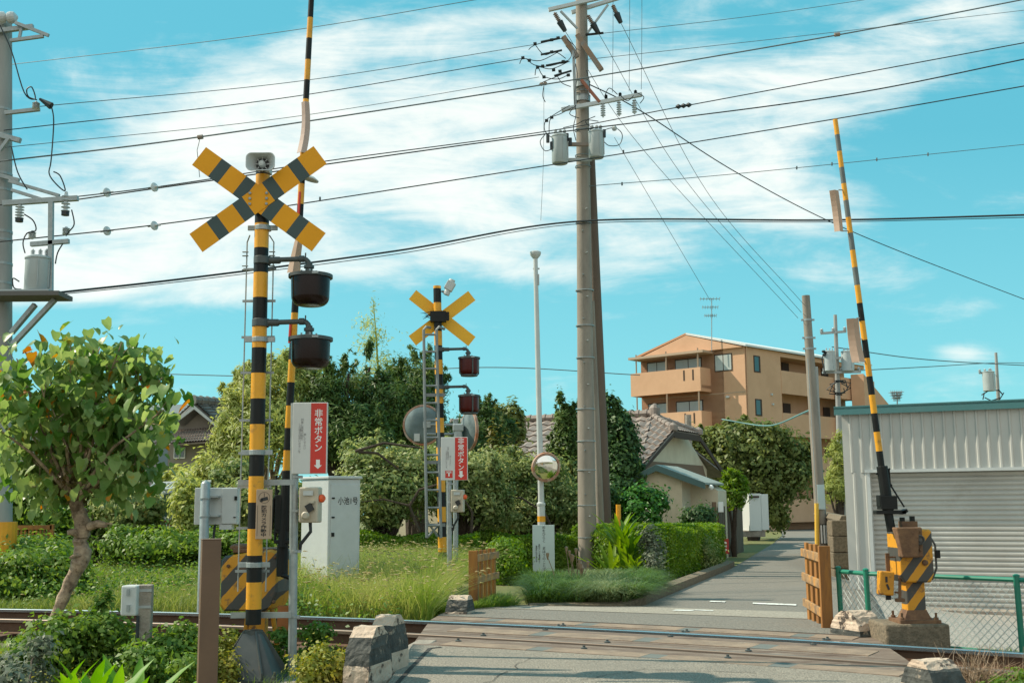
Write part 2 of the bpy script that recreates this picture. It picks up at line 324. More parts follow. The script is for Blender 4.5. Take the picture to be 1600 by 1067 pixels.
def sst(a, b, x): t = min(max((x-a)/(b-a), 0), 1); return t*t*(3-2*t)
def zbase(x, y):
    z = -.15-.0092*max(0, y-14)
    z -= .30*sst(4.2, 6, x-.12*max(0, y-10))*sst(10.8, 16, y)*(1-sst(24, 34, y))
    return z
def zt(x, y):
    s = sdist(x, y)
    z = zbase(x, y)
    k = 1-sst(.95, 1.35, abs(s+.53)); z = z*(1-k)+(-.27)*k
    z += .012*math.sin(x*2.1+y)*math.cos(y*1.7)*(1 if abs(x) < 30 else 0)
    return z
def road_l(y):
    pts = [(-60, -.95), (6, -.92), (8.5, -.9), (12.4, -.9), (13.4, -.75), (14.6, .12), (14.95, 1.65), (24.7, 4.7), (45, 10.3), (60, 14.2), (95, 22)]
    return np.interp(y, [p[0] for p in pts], [p[1] for p in pts])
def road_r(y):
    pts = [(-60, 2.2), (6, 2.5), (7.4, 2.62), (8.2, 2.95), (9.6, 3.15), (11.6, 3.45), (13, 4.2), (23, 7.0), (45, 13.2), (60, 17.5), (95, 27)]
    return np.interp(y, [p[0] for p in pts], [p[1] for p in pts])
def zroad(x, y):
    s = sdist(x, y)
    t = zbase(x, y)+.03 if y > 10 else -.05
    k = 1-sst(1.0, 4.0, s) if s > 0 else 1-sst(1.5, 4.5, -s)
    return t*(1-k)+(-.006)*k
xs = np.unique(np.concatenate([np.linspace(-900, -60, 9), np.linspace(-60, -12, 17), np.linspace(-12, 12, 121), np.linspace(12, 60, 17), np.linspace(60, 900, 9)]))
ys = np.unique(np.concatenate([np.linspace(-300, -5, 8), np.linspace(-5, 5, 9), np.linspace(5, 30, 141), np.linspace(30, 120, 25), np.linspace(120, 1500, 10)]))
V = np.array([(x, y, zt(x, y) - (.2 if (road_l(y)+.3 < x < road_r(y)-.3 and y < 13.6 and y > 5) else 0)) for y in ys for x in xs]); nx = len(xs)
F = np.array([(j*nx+i, j*nx+i+1, (j+1)*nx+i+1, (j+1)*nx+i) for j in range(len(ys)-1) for i in range(nx-1)])
cen = V[F].mean(axis=1); mi = np.zeros(len(F), int)
for i, (x, y, z) in enumerate(cen):
    s = sdist(x, y)
    if abs(s+.53) < 1.25: mi[i] = 1
    elif y > 9 and x > 3.3+.25*(y-10) and y < 40: mi[i] = 2
    elif s > 0: mi[i] = 3
    else: mi[i] = 0
struct(npmesh('ground', V, F, None, matidx=mi, mats=[DIRT, BALL, GRAV, LAWN]))
# road sheet with skirts
rows = list(np.arange(-40, 4, 4.))+list(np.arange(4, 30, .25))+list(np.arange(30, 96, 3.)); b = MB(); NC = 14
def roadstrip(rows, xl, xr, name, m, dz=0):
    V = []; nc = NC
    for y in rows:
        l, r = xl(y), xr(y)
        for i in range(nc+1):
            x = l+(r-l)*i/nc; V.append((x, y, zroad(x, y)+dz))
    F = [(j*(nc+1)+i, j*(nc+1)+i+1, (j+1)*(nc+1)+i+1, (j+1)*(nc+1)+i) for j in range(len(rows)-1) for i in range(nc)]
    n0 = len(V)
    for side in (0, nc):
        base = len(V)
        for j in range(len(rows)): p = V[j*(nc+1)+side]; V.append((p[0], p[1], p[2]-.3))
        for j in range(len(rows)-1):
            a, c = j*(nc+1)+side, (j+1)*(nc+1)+side; F.append((a, c, base+j+1, base+j))
    return struct(npmesh(name, np.array(V), np.array(F), m))
# the near road stops at the deck; far road begins after it (rows follow the track direction)
def bandroad(s0, s1, ns, name, m, x0f, x1f, z0=None):
    V = []; nc = 30
    for j in range(ns+1):
        s = s0+(s1-s0)*j/ns
        for i in range(nc+1):
            x = x0f+(x1f-x0f)*i/nc
            p = TR(x, s)
            # clamp the sheet to the road's edges
            l, r = road_l(p.y), road_r(p.y)
            V.append((min(max(p.x, l), r), p.y, 0))
    V = [(x, y, zroad(x, y) if z0 is None else z0) for x, y, _ in V]
    F = [(j*(nc+1)+i, j*(nc+1)+i+1, (j+1)*(nc+1)+i+1, (j+1)*(nc+1)+i) for j in range(ns) for i in range(nc)]
    return struct(npmesh(name, np.array(V), np.array(F), m))
DECKN, DECKF = -1.72, .62      # deck limits (perpendicular offset from the far rail)
def edge_fn(side, s):          # x parameter on the road edge at offset s
    x = -1. if side < 0 else 3.2
    for _ in range(12):
        p = TR(x, s); e = road_l(p.y) if side < 0 else road_r(p.y); x += e-p.x
    return x
def sheet_between(name, m, side_pts, far):
    pass
# near asphalt
V = []; nc = 24; nr = 60
for j in range(nr+1):
    t = j/nr
    for i in range(nc+1):
        q = i/nc
        xe = edge_fn(-1, DECKN)*(1-q)+edge_fn(1, DECKN)*q; p1 = TR(xe, DECKN)
        y0 = -40; yy = p1.y-(p1.y-y0)*(t**3)
        l, r = road_l(yy), road_r(yy); pl = TR(edge_fn(-1, DECKN), DECKN); pr = TR(edge_fn(1, DECKN), DECKN)
        f = (p1.x-pl.x)/(pr.x-pl.x); x = p1.x if j == 0 else l+(r-l)*f
        V.append((x, yy, zroad(x, yy)))
F = [(j*(nc+1)+i, (j+1)*(nc+1)+i, (j+1)*(nc+1)+i+1, j*(nc+1)+i+1) for j in range(nr) for i in range(nc)]
base = len(V)
for side in (0, nc):
    b0 = len(V)
    for j in range(nr+1): p = V[j*(nc+1)+side]; V.append((p[0], p[1], p[2]-.3))
    F += [(j*(nc+1)+side, (j+1)*(nc+1)+side, b0+j+1, b0+j) for j in range(nr)]
struct(npmesh('near_road', np.array(V), np.array(F), ASPH))
V = []; nr = 110
for j in range(nr+1):
    t = j/nr
    for i in range(nc+1):
        q = i/nc
        xe = edge_fn(-1, DECKF)*(1-q)+edge_fn(1, DECKF)*q; p1 = TR(xe, DECKF)
        yy = p1.y+(95-p1.y)*(t**2.2); l, r = road_l(yy), road_r(yy)
        x = p1.x if j == 0 else l+(r-l)*q
        V.append((x, yy, zroad(x, yy)))
F = [(j*(nc+1)+i, (j+1)*(nc+1)+i, (j+1)*(nc+1)+i+1, j*(nc+1)+i+1) for j in range(nr) for i in range(nc)]
for side in (0, nc):
    b0 = len(V)
    for j in range(nr+1): p = V[j*(nc+1)+side]; V.append((p[0], p[1], p[2]-.25))
    F += [(j*(nc+1)+side, (j+1)*(nc+1)+side, b0+j+1, b0+j) for j in range(nr)]
struct(npmesh('far_road', np.array(V), np.array(F), ASPHD))
# pale worn gravelly apron between deck and stop line
def patch(name, pts, m, dz, group=None, sub=10):
    # quad patch on the road: pts are four ground points (u,v)
    q = [G(u, v, -.08) for u, v in pts]; V = []
    for j in range(sub+1):
        for i in range(sub+1):
            a = q[0].lerp(q[1], i/sub); c = q[3].lerp(q[2], i/sub); p = a.lerp(c, j/sub); V.append((p.x, p.y, zroad(p.x, p.y)+dz))
    F = [(j*(sub+1)+i, j*(sub+1)+i+1, (j+1)*(sub+1)+i+1, (j+1)*(sub+1)+i) for j in range(sub) for i in range(sub)]
    return npmesh(name, np.array(V), np.array(F), m)
APRON = mat('worn_asphalt', (.42, .37, .30), .95, col2=(.16, .145, .12), sc=40, amt=.9, bump=.5, bsc=120, det=3)
struct(patch('road_apron', [(838, 938), (1270, 952), (1262, 972), (745, 957)], APRON, .004, sub=24))
for i, (a, lb) in enumerate([([(1110, 932.5), (1134, 933.5), (1132, 935), (1108, 934)], 'short faded dash of the stop line at its left end'),
                             ([(1176, 935.5), (1244, 938.2), (1244, 940.6), (1176, 937.6)], 'long white dash of the stop line beside the wooden gate'),
                             ([(1056, 951.5), (1088, 951), (1080, 955), (1050, 955.5)], 'small worn white paint patch in front of the stop line'),
                             ([(1086, 950), (1115, 951.5), (1114, 953.6), (1086, 952.2)], 'thin worn white streak right of the small paint patch')]):
    o = patch('road_marking', a, PAINTW, .009, sub=4); tag(o, lb, 'road marking', 'worn white paint on the road', 'structure')
# deck: rows of panels
deck = thing('crossing_deck', 'brown and tan panelled crossing deck laid around the rails', 'crossing deck', TR(1.2, -.5))
def strip(s0, s1, z, m, name, x0=None, x1=None, n=16, th=.05):
    a0 = x0 if x0 is not None else None; b = MB(); top = []
    xa0, xb0 = (edge_fn(-1, s0), edge_fn(1, s0)) if x0 is None else (x0, x1)
    xa1, xb1 = (edge_fn(-1, s1), edge_fn(1, s1)) if x0 is None else (x0, x1)
    A = [TR(xa0+(xb0-xa0)*i/n, s0, z) for i in range(n+1)]; B = [TR(xa1+(xb1-xa1)*i/n, s1, z) for i in range(n+1)]
    rs = [[A[i], B[i], B[i]-Vector((0, 0, th)), A[i]-Vector((0, 0, th))] for i in range(n+1)]
    b.rings(rs, m); return b.build(name, deck)
H_ = .0355
rowsd = [(-1.72, -1.30, -.010, PALEP), (-1.28, -1.135, -.012, PALEP), (-.94, -.80, -.012, PALEP), (-.79, -.30, -.011, PALEP), (-.29, -.125, -.012, PALEP), (.04, .16, -.012, PALEP), (.17, .62, -.010, PALEP)]
for s0, s1, z, m in rowsd: strip(s0, s1, z, m, 'panel')
strip(DECKN+.01, DECKF-.01, -.062, BALL, 'sub_base', th=.12)
def inserts(s0, s1, phase, z):
    x0, x1 = max(edge_fn(-1, s0), edge_fn(-1, s1))+.25, min(edge_fn(1, s0), edge_fn(1, s1))-.12
    x = x0; k = phase
    while x < x1:
        L1 = .80 if k > 0 else .3; k += 1
        strip(s0, s1, z, TANP, 'insert_mat', x, min(x+L1, x1), 4, .006); x += L1
        if x < x1: strip(s0+.01, s1-.01, z-.0012, TEALP, 'joint_patch', x, min(x+.15, x1), 2, .005)
        x += .15
inserts(-1.66, -1.42, 1, -.004); inserts(-.70, -.38, 1, -.005); inserts(.26, .52, 0, -.004)
for s_ in (-1.35, -.87, -.21, .10, .21):
    for k in range(3):
        x = .1+k*1.15+(.3 if s_ > -.3 else 0); p = TR(x, s_, -.012)
        b = MB(); b.lathe(p, [(.028, 0), (.028, .010), (.012, .016), (.012, .028)], BASEP, 8); b.build('bolt', deck)
# rails
def rail(s, label, head=STEELR):
    t = thing('rail', label, 'rail', TR(-2, s, -.2))
    xsr = np.concatenate([np.linspace(-60, -10, 12), np.linspace(-9.5, 6, 63), np.linspace(7, 40, 10)])
    def prof(p, nn, pts): return [p+nn*a+Vector((0, 0, z)) for a, z in pts]
    b = MB(); h = MB(); r1 = []; r2 = []
    for x in xsr:
        p = TR(x, s); m_ = bslope(x); nn = Vector((-m_, 1, 0)).normalized()
        r1.append(prof(p, nn, [(-.062, -.153), (-.062, -.142), (-.010, -.125), (-.010, -.045), (-.031, -.036), (-.031, -.004), (.031, -.004), (.031, -.036), (.010, -.045), (.010, -.125), (.062, -.142), (.062, -.153)]))
        r2.append(prof(p, nn, [(-.033, -.030), (-.034, -.002), (-.026, .004), (.026, .004), (.034, -.002), (.033, -.030)]))
    b.rings(r1, RAILB); h.rings(r2, head); b.build('rail_web', t); h.build('rail_head', t)
rail(.0, 'far rail, its polished top catching the sky')
rail(-1.067, 'near rail, brown and duller, closer to the camera', mat('rail_head_dull', (.24, .18, .14), .5, .5))
def guard(s, x0, x1, label):
    b = MB(); r = []
    for x in np.linspace(x0, x1, 30):
        p = TR(x, s); m_ = bslope(x); nn = Vector((-m_, 1, 0)).normalized()
        r.append([p+nn*a+Vector((0, 0, z)) for a, z in [(-.03, -.06), (-.03, -.012), (.03, -.012), (.03, -.06)]])
    b.rings(r, RAILB); tag(b.build('guard_rail'), label, 'guard rail')
guard(-.97, -1.7, 4.0, 'rusty guard rail just inside the near rail')
# sleepers
k = 0
for x in np.arange(-9, 9, .62):
    if -1.4 < x < 3.7: continue
    p = TR(x, -.533, -.2); m_ = bslope(x); b = MB(); b.box(p, (.2, 2.0, .10), RAILB, rz=math.atan(m_)); o = b.build('sleeper')
    tag(o, 'dark brown sleeper under the two rails left of the crossing' if x < 0 else 'dark brown sleeper under the two rails right of the crossing', 'sleeper', 'sleepers left of the crossing' if x < 0 else 'sleepers right of the crossing', 'structure')
# ------------------------------------------------------------ helpers for poles
def banded(p0, p1, r0, r1, zb, h, mats, n=24, first=0):
    # tapered pole with bands: zb = height of a band boundary, h = band height
    p0, p1 = Vector(p0), Vector(p1); zs = sorted({p0.z, p1.z} | {zb+k*h for k in range(-60, 60) if p0.z < zb+k*h < p1.z}); b = MB(); rs = []; ms = []
    for i, z in enumerate(zs):
        t = (z-p0.z)/(p1.z-p0.z); c = p0.lerp(p1, t); r = r0+(r1-r0)*t
        rs.append([c+Vector((r*math.cos(2*math.pi*j/n), r*math.sin(2*math.pi*j/n), 0)) for j in range(n)])
        if i: ms.append(mats[(math.floor(((zs[i-1]+z)/2-zb)/h)+first) % 2])
    b.rings(rs, ms); return b
def screw_clamp(b, c, r, m, w=.03, ears=True):
    b.lathe((c[0], c[1], c[2]-w/2), [(r, 0), (r+.006, 0), (r+.006, w), (r, w)], m, 20, caps=False)
    if ears:
        for s in (-1, 1): b.box((c[0]+s*(r+.03), c[1]-.01, c[2]), (.06, .02, w), m)
# ------------------------------------------------------------ near crossing signal
YS = 8.97; pb = G(407, 1055, -.15); X0 = P(405, 600, YS).x
ns = thing('crossing_signal', 'large near crossing signal with striped crossbuck, horn speaker and two dark lamps', 'crossing signal', (X0, YS, -.15))
ztop = P(405, 268, YS).z; zb = P(405, 350, YS).z
banded((X0, YS, .30), (X0-.012, YS, ztop), .060, .058, zb, .2058, [BLK, YEL]).build('pole', ns, smooth=True)
b = MB()
z0, z1 = -.09, P(405, 988, YS).z
b.box((X0, YS, z0-.015), (.52, .52, .03), BASEP); b.lathe((X0, YS, z0), [(.075, 0), (.072, z1-z0+.02)], BASEP, 20)
for k in range(4):
    a = k*math.pi/2+.5; d = Vector((math.cos(a), math.sin(a), 0)); nn = Vector((-d.y, d.x, 0))*.006
    q = [Vector((X0, YS, z0))+d*.06, Vector((X0, YS, z0))+d*.27, Vector((X0, YS, z0+.05))+d*.27, Vector((X0, YS, z1+.02))+d*.075, Vector((X0, YS, z1+.02))+d*.05]
    b.poly([p-nn for p in q], BASEP, nn*2)
q0 = Vector((X0, YS, z0)); 
b.rings([[q0+Vector((x*.22, y*.22, 0)) for x, y in ((-1, -1), (1, -1), (1, 1), (-1, 1))], [q0+Vector((x*.065, y*.065, z1-z0)) for x, y in ((-1, -1), (1, -1), (1, 1), (-1, 1))]], BASEP)
b.build('base', ns)
b = MB()
for sx in (-1, 1):
    for sy in (-1, 1): b.lathe((X0+sx*.22, YS+sy*.22, z0), [(.02, 0), (.02, .025), (.011, .027), (.011, .06)], BASEP, 8)
b.build('anchor_bolts', ns)
b = MB(); b.box((X0+.03, YS, -.14), (.72, .66, .07), CONC); b.build('footing', ns)
def crossbuck(par, c, L_, w, ang, pats, y, front=True, mats=(SYEL, SGRN), bolts=True, rz=0, backm=None):
    # pats: fractions of band limits
    xd = Vector((math.cos(rz), math.sin(rz), 0)); up = Vector((0, 0, 1)); nd = Vector((math.sin(rz), -math.cos(rz), 0))
    for k, s in enumerate((1, -1)):
        b = MB(); d = xd*math.cos(ang)*s+up*math.sin(ang)*-1; n_ = xd*math.sin(ang)*s+up*math.cos(ang); cc = Vector(c)+nd*(.005*k+.002)
        fr = [0]+pats+[1]
        for i in range(len(fr)-1):
            a0, a1 = (fr[i]-.5)*L_, (fr[i+1]-.5)*L_; m = mats[i % 2]
            q = [cc+d*a0-n_*w/2, cc+d*a1-n_*w/2, cc+d*a1+n_*w/2, cc+d*a0+n_*w/2]
            b.poly(q, m, -nd*.004) if backm is None else b.poly(q, backm, -nd*.004)
        b.build('crossbuck_board', par)
cb = P(404, 311, YS-.09)
PATS = [.135, .215, .34, .42, .58, .66, .785, .865]
crossbuck(ns, cb, 1.235, .187, R_(36.3), PATS, 0)
b = MB()
for sx in (-1, 1):
    for sz in (-1, 0, 1): b.lathe((cb.x+sx*.068, cb.y-.012, cb.z+sz*.045), [(.012, 0), (.012, .006), (.006, .010)], GALV, 8, ax=(0, -1, 0))
b.box((cb.x, cb.y+.045, cb.z), (.16, .07, .14), BLK); b.build('bracket', ns)
# horn speaker
hc = P(407, 253, YS-.20)
b = MB(); rr = []
def rrect(c, w, h, r, n=6):
    pts = []
    for (sx, sz, a0) in ((1, 1, 0), (-1, 1, 90), (-1, -1, 180), (1, -1, 270)):
        for i in range(n+1): a = R_(a0+90*i/n); pts.append(Vector((c[0]+sx*(w/2-r)+r*math.cos(a), c[1], c[2]+sz*(h/2-r)+r*math.sin(a))))
    return pts
HW, HH = .235, .150
prof = [(0, 1, .025), (.012, 1.03, .03), (.012, .95, .025), (-.03, .8, .03), (-.08, .5, .028), (-.12, .36, .026)]
rings = []
for dy, k, r in [(.16, .30, .02), (.10, .42, .02), (.03, .85, .02), (0, 1, .022), (-.012, 1.0, .022), (-.012, .93, .02), (.02, .74, .02), (.06, .52, .02), (.10, .36, .02)]:
    kk = k; w = HW*k; h = HH*(k*.9+.1 if k > .6 else k*1.45); rings.append(rrect((hc.x, hc.y+dy, hc.z), w, h, min(r*2, h/2.05)*1))
b.rings(rings, LGREY, caps=True); b.build('horn_speaker', ns, smooth=True)
b = MB(); b.lathe((hc.x, hc.y+.085, hc.z), [(.062, 0), (.062, .005), (.05, .006)], INK, 20, ax=(0, -1, 0))
for k in range(8): a = k*math.pi/4; b.box((hc.x+.047*math.cos(a), hc.y+.07, hc.z+.047*math.sin(a)), (.022, .02, .006), LGREY, rot=Matrix.Rotation(-a, 3, 'Y'))
b.build('horn_throat', ns)
b = MB(); b.lathe((hc.x+.002, hc.y+.08, hc.z-.004), [(.028, 0), (.028, .05), (.02, .062), (.004, .066)], LGREY, 18, ax=(0, -1, 0)); b.build('horn_plug', ns, smooth=True)
b = MB(); b.box((hc.x, hc.y+.19, hc.z), (.09, .1, .09), LGREY); b.tube([(hc.x, hc.y+.14, hc.z), (hc.x, YS, hc.z-.02), (X0, YS, ztop-.05)], .02, GALV); b.build('horn_bracket', ns, bevel=.01)
# lamps
def lamp(par, c, r, h, parts=True, mbody=LAMPB, arm=None, far=False):
    c = Vector(c)  # c: centre of the flange top
    b = MB(); b.lathe((c.x, c.y, c.z-.03), [(r*1.0, 0), (r*1.13, 0), (r*1.13, .026), (r*.9, .034), (r*.3, .045)], BASEP, 32); b.build('lamp_cap', par, smooth=True)
    b = MB(); e = r*.46
    pr = [(.001, -h)]+[((r*.97-e)+e*math.sin(R_(a)), -h+e-e*math.cos(R_(a))) for a in range(0, 91, 15)]+[(r, -.028)]
    b.lathe((c.x, c.y, c.z), pr, mbody, 40); b.build('lamp_glass', par, smooth=True)
    if far:
        b = MB()
        for k in range(4):
            a = k*math.pi/2+.4; b.tube([(c.x+r*1.03*math.cos(a), c.y+r*1.03*math.sin(a), c.z-.02), (c.x+r*1.02*math.cos(a), c.y+r*1.02*math.sin(a), c.z-h*.9), (c.x+r*.8*math.cos(a), c.y+r*.8*math.sin(a), c.z-h*1.03)], .012, BASEP, 6)
        b.lathe((c.x, c.y, c.z-h*1.06), [(r*.85, 0), (r*.85, .02)], BASEP, 24); b.build('lamp_cage', par)
    b = MB(); b.box((c.x+r*.42, c.y-r*1.08, c.z-.017), (.05, .01, .016), GALV)
    b.lathe((c.x-.015, c.y, c.z+.0), [(.05, 0), (.05, .02), (.03, .022), (.03, .05), (.042, .052), (.042, .075), (.028, .08), (.028, .095)], BASEP, 16)
    for k in range(4): a = k*math.pi/2+.3; b.tube([(c.x-.015+.06*math.cos(a), c.y+.06*math.sin(a), c.z), (c.x-.015+.06*math.cos(a), c.y+.06*math.sin(a), c.z+.035)], .008, GALV, 6)
    b.build('lamp_socket', par)
    b = MB(); x1 = c.x-.015; zt_ = c.z+.13
    pts = [(arm[0], arm[1], zt_-.005)]+[(x1-.05, c.y, zt_)]+[(x1-.05+.05*math.sin(R_(a)), c.y, zt_-.05+.05*math.cos(R_(a))) for a in (30, 60, 90)]+[(x1, c.y, c.z+.07)]
    b.tube(pts, .021, BASEP, 12); b.lathe((x1-.06, c.y, zt_), [(.028, -.02), (.028, .02)], BASEP, 12, ax=(1, 0, 0))
    b.tube([(x1-.03, c.y, zt_+.0), (x1-.03, c.y, zt_+.05)], .006, BASEP, 6)
    b.lathe((arm[0]+.01, arm[1], zt_-.005), [(.035, 0), (.035, .05), (.03, .06), (.03, .13), (.024, .14)], BASEP, 12, ax=(1, 0, 0))
    b.lathe((arm[0], arm[1], zt_-.04), [(.064, 0), (.070, .005), (.070, .06), (.064, .065)], BASEP, 20, caps=False); b.build('lamp_arm', par, smooth=True)
for v in (429, 527):
    c = P(485.5, v, YS-.02); lamp(ns, c, .158, P(485, v, YS).z-P(485, v+49, YS).z, arm=(X0, YS))
# ladder rods and clamps
b = MB(); xl_, xr_ = P(383, 500, YS+.1).x, P(425, 500, YS+.1).x; za, zbt = P(400, 365, YS).z, P(400, 925, YS).z
for x in (xl_, xr_): b.tube([(x, YS+.10, zbt), (x, YS+.10, za-.05), (x+(.03 if x < X0 else -.03), YS+.06, za)], .006, GALV, 6)
for v in (417, 467, 524, 580, 655, 707, 760, 825, 893):
    z = P(400, v, YS).z; b.box(((xl_+xr_)/2, YS+.10, z), (xr_-xl_+.05, .012, .02), GALV)
b.build('ladder', ns)
b = MB()
for v in (357, 531, 707, 882): b = MB(); screw_clamp(b, (X0, YS, P(400, v, YS).z), .062, GALV, .04); b.build('clamp', ns, bevel=.003)
b = MB()
for v in (390, 396, 412, 418):
    for x in (xl_, xr_): b.box((x-.01, YS+.09, P(400, v, YS).z), (.05, .02, .008), GALV)
b.build('ladder_brackets', ns, bevel=.003)
# camera placard
pc = P(412.5, 803, YS-.085); b = MB(); b.box(pc, (.127, .006, .385), CREAM); pl_ = b.build('camera_placard', ns, bevel=.004)
b = MB(); b.lathe((pc.x, pc.y-.003, pc.z+.128), [(.044, 0), (.044, .0015), (.0415, .0015), (.0415, 0)], INK, 28, ax=(0, -1, 0), caps=False)
rm = Matrix.Rotation(R_(20), 3, 'Y') 
b.box((pc.x+.004, pc.y-.005, pc.z+.118), (.05, .003, .026), INK, rot=Matrix.Rotation(R_(-14), 3, 'Y')); b.box((pc.x-.022, pc.y-.005, pc.z+.108), (.018, .003, .026), INK); b.box((pc.x, pc.y-.005, pc.z+.148), (.003, .003, .03), INK)
for sx in (-1, 1): b.box((pc.x+sx*.05, pc.y-.0038, pc.z-.05), (.0022, .0016, .235), INK)
b.build('camera_pictogram', pl_)
text('防犯カメラ作動中', .0305, INK, (pc.x, pc.y-.0045, pc.z-.052), pl_, vertical=True, bold=.0006, ls=1.0, sx=1.5)
# ------------------------------------------------------------ near emergency button sign
def button_sign(px, Y, sc, panel, boxp, post, label, far=False):
    Xp = P(px, panel[3], Y).x; zb_ = zt(Xp, Y)
    t = thing('button_sign', label, 'emergency sign', (Xp, Y, zb_))
    ztop_ = P(px, panel[1], Y).z-.005
    b = MB(); b.tube([(Xp, Y, zb_-.1), (P(px-2, panel[1], Y).x, Y, ztop_)], .034, GALV, 16)
    for v in (panel[3]+7, panel[3]+60*sc, panel[3]+123*sc, panel[3]+225*sc): b.lathe((Xp, Y, P(px, v, Y).z), [(.036, 0), (.04, .002), (.04, .02), (.036, .022)], GALV, 14, caps=False); b.box((Xp+.035, Y-.01, P(px, v, Y).z+.01), (.035, .03, .022), GALV)
    b.build('post', t, smooth=False)
    a, c = P(panel[0], panel[1], Y-.06), P(panel[2], panel[3], Y-.06); w, h = c.x-a.x, a.z-c.z; cx, cz = (a.x+c.x)/2, (a.z+c.z)/2
    b = MB(); b.box((cx, Y-.055, cz), (w, .022, h), WSIGN); pn = b.build('sign_panel', t, bevel=.006)
    f = .53; rw = w*(1-f); rcx = c.x-rw/2-.006
    b = MB(); b.box((rcx, Y-.0675, cz), (rw-.008, .003, h-.012), RED); b.build('red_field', pn)
    text('非常ボタン', rw*.52, WHT, (rcx, Y-.0705, cz+h*.11), pn, vertical=True, bold=rw*.007, ls=1.0)
    k = rw/.12; ay = cz-h*.37; b = MB()
    b.poly([(rcx-.014*k, Y-.071, ay+.035*k), (rcx+.014*k, Y-.071, ay+.035*k), (rcx+.014*k, Y-.071, ay-.005*k), (rcx+.029*k, Y-.071, ay-.005*k), (rcx, Y-.071, ay-.032*k), (rcx-.029*k, Y-.071, ay-.005*k), (rcx-.014*k, Y-.071, ay-.005*k)], WHT, (0, .001, 0)); b.build('arrow', pn)
    # faded explanatory columns
    for fx, tx, dz, s in ((.30, '列車に異常が発生', .14, .36), (.22, 'した場合は赤いボタンを', .0, .34), (.40, '押して下さい', -.05, .34)):
        text(tx, h*.040, GREYINK, (a.x+w*fx*.8+.01, Y-.0675, cz+h*dz*.9), pn, name='small_lettering', vertical=True, ls=.95)
    if far:
        b = MB(); sx, sz = a.x+w*.30, cz-h*.36; b.box((sx, Y-.0675, sz), (w*.27, .003, w*.27), RED); b.box((sx, Y-.0695, sz-.005), (w*.05, .002, w*.12), WHT)
        b.build('sos_badge', pn); text('SOS', w*.11, WHT, (sx, Y-.071, sz+w*.08), pn, bold=.001)
    # button box
    a, c = P(boxp[0], boxp[1], Y-.02), P(boxp[2], boxp[3], Y-.02); w, h = c.x-a.x, a.z-c.z; cx, cz = (a.x+c.x)/2, (a.z+c.z)/2
    b = MB(); b.box((cx-.01, Y-.03, cz), (w*.8, .10, h), BEIGE, rz=R_(-12)); bx = b.build('button_box', t, bevel=.012)
    b = MB(); b.box((cx-.02, Y-.093, cz+h*.33), (w*.4, .006, h*.13), LGREY, rz=R_(-12)); b.build('nameplate', bx)
    b = MB(); b.box((cx-.005, Y-.10, cz-h*.08), (w*.26, .03, h*.22), INK, rot=Matrix.Rotation(R_(-30), 3, 'Y')); b.box((cx+.01, Y-.10, cz+h*.08), (w*.2, .03, h*.07), BEIGE); b.lathe((cx-.035, Y-.09, cz-h*.3), [(w*.16, 0), (w*.16, .03), (w*.1, .045)], BEIGE, 14, ax=(0, -1, 0)); b.build('latch', bx)
    b = MB(); b.lathe((cx+w*.36, Y-.05, cz+h*.18), [(w*.15, 0), (w*.16, .02), (w*.10, .035)], mat('button_orange', (.75, .10, .02), .4), 16, ax=(.8, -.5, 0)); b.build('push_button', bx)
    b = MB(); b.tube([(cx-.01, Y-.03, cz-h/2), (cx-.005, Y-.03, cz-h*.75), (Xp+.05, Y-.02, cz-h*1.1), (Xp+.04, Y, cz-h*1.3)], .014, CABLE, 8); b.build('conduit', bx)
    b = MB(); b.box(((cx+Xp)/2, Y+.01, cz+h*.25), (abs(cx-Xp)+.05, .03, .02), GALV); b.box(((cx+Xp)/2, Y+.01, cz-h*.25), (abs(cx-Xp)+.05, .03, .02), GALV); b.build('box_bracket', t)
    return t
bs = button_sign(463, 9.15, 1, (458, 629, 511, 740), (468, 761, 507, 816), None, 'near emergency button sign, red and white, on a grey post beside the striped pole')
b = MB(); Xp = P(463, 740, 9.15).x
for v, x0 in ((753, X0-.17), (962, X0-.2)): b.box(((x0+Xp)/2, YS+.09, P(440, v, YS).z), (Xp-x0, .012, .045), GALV)
o = b.build('tie_bar', ns)
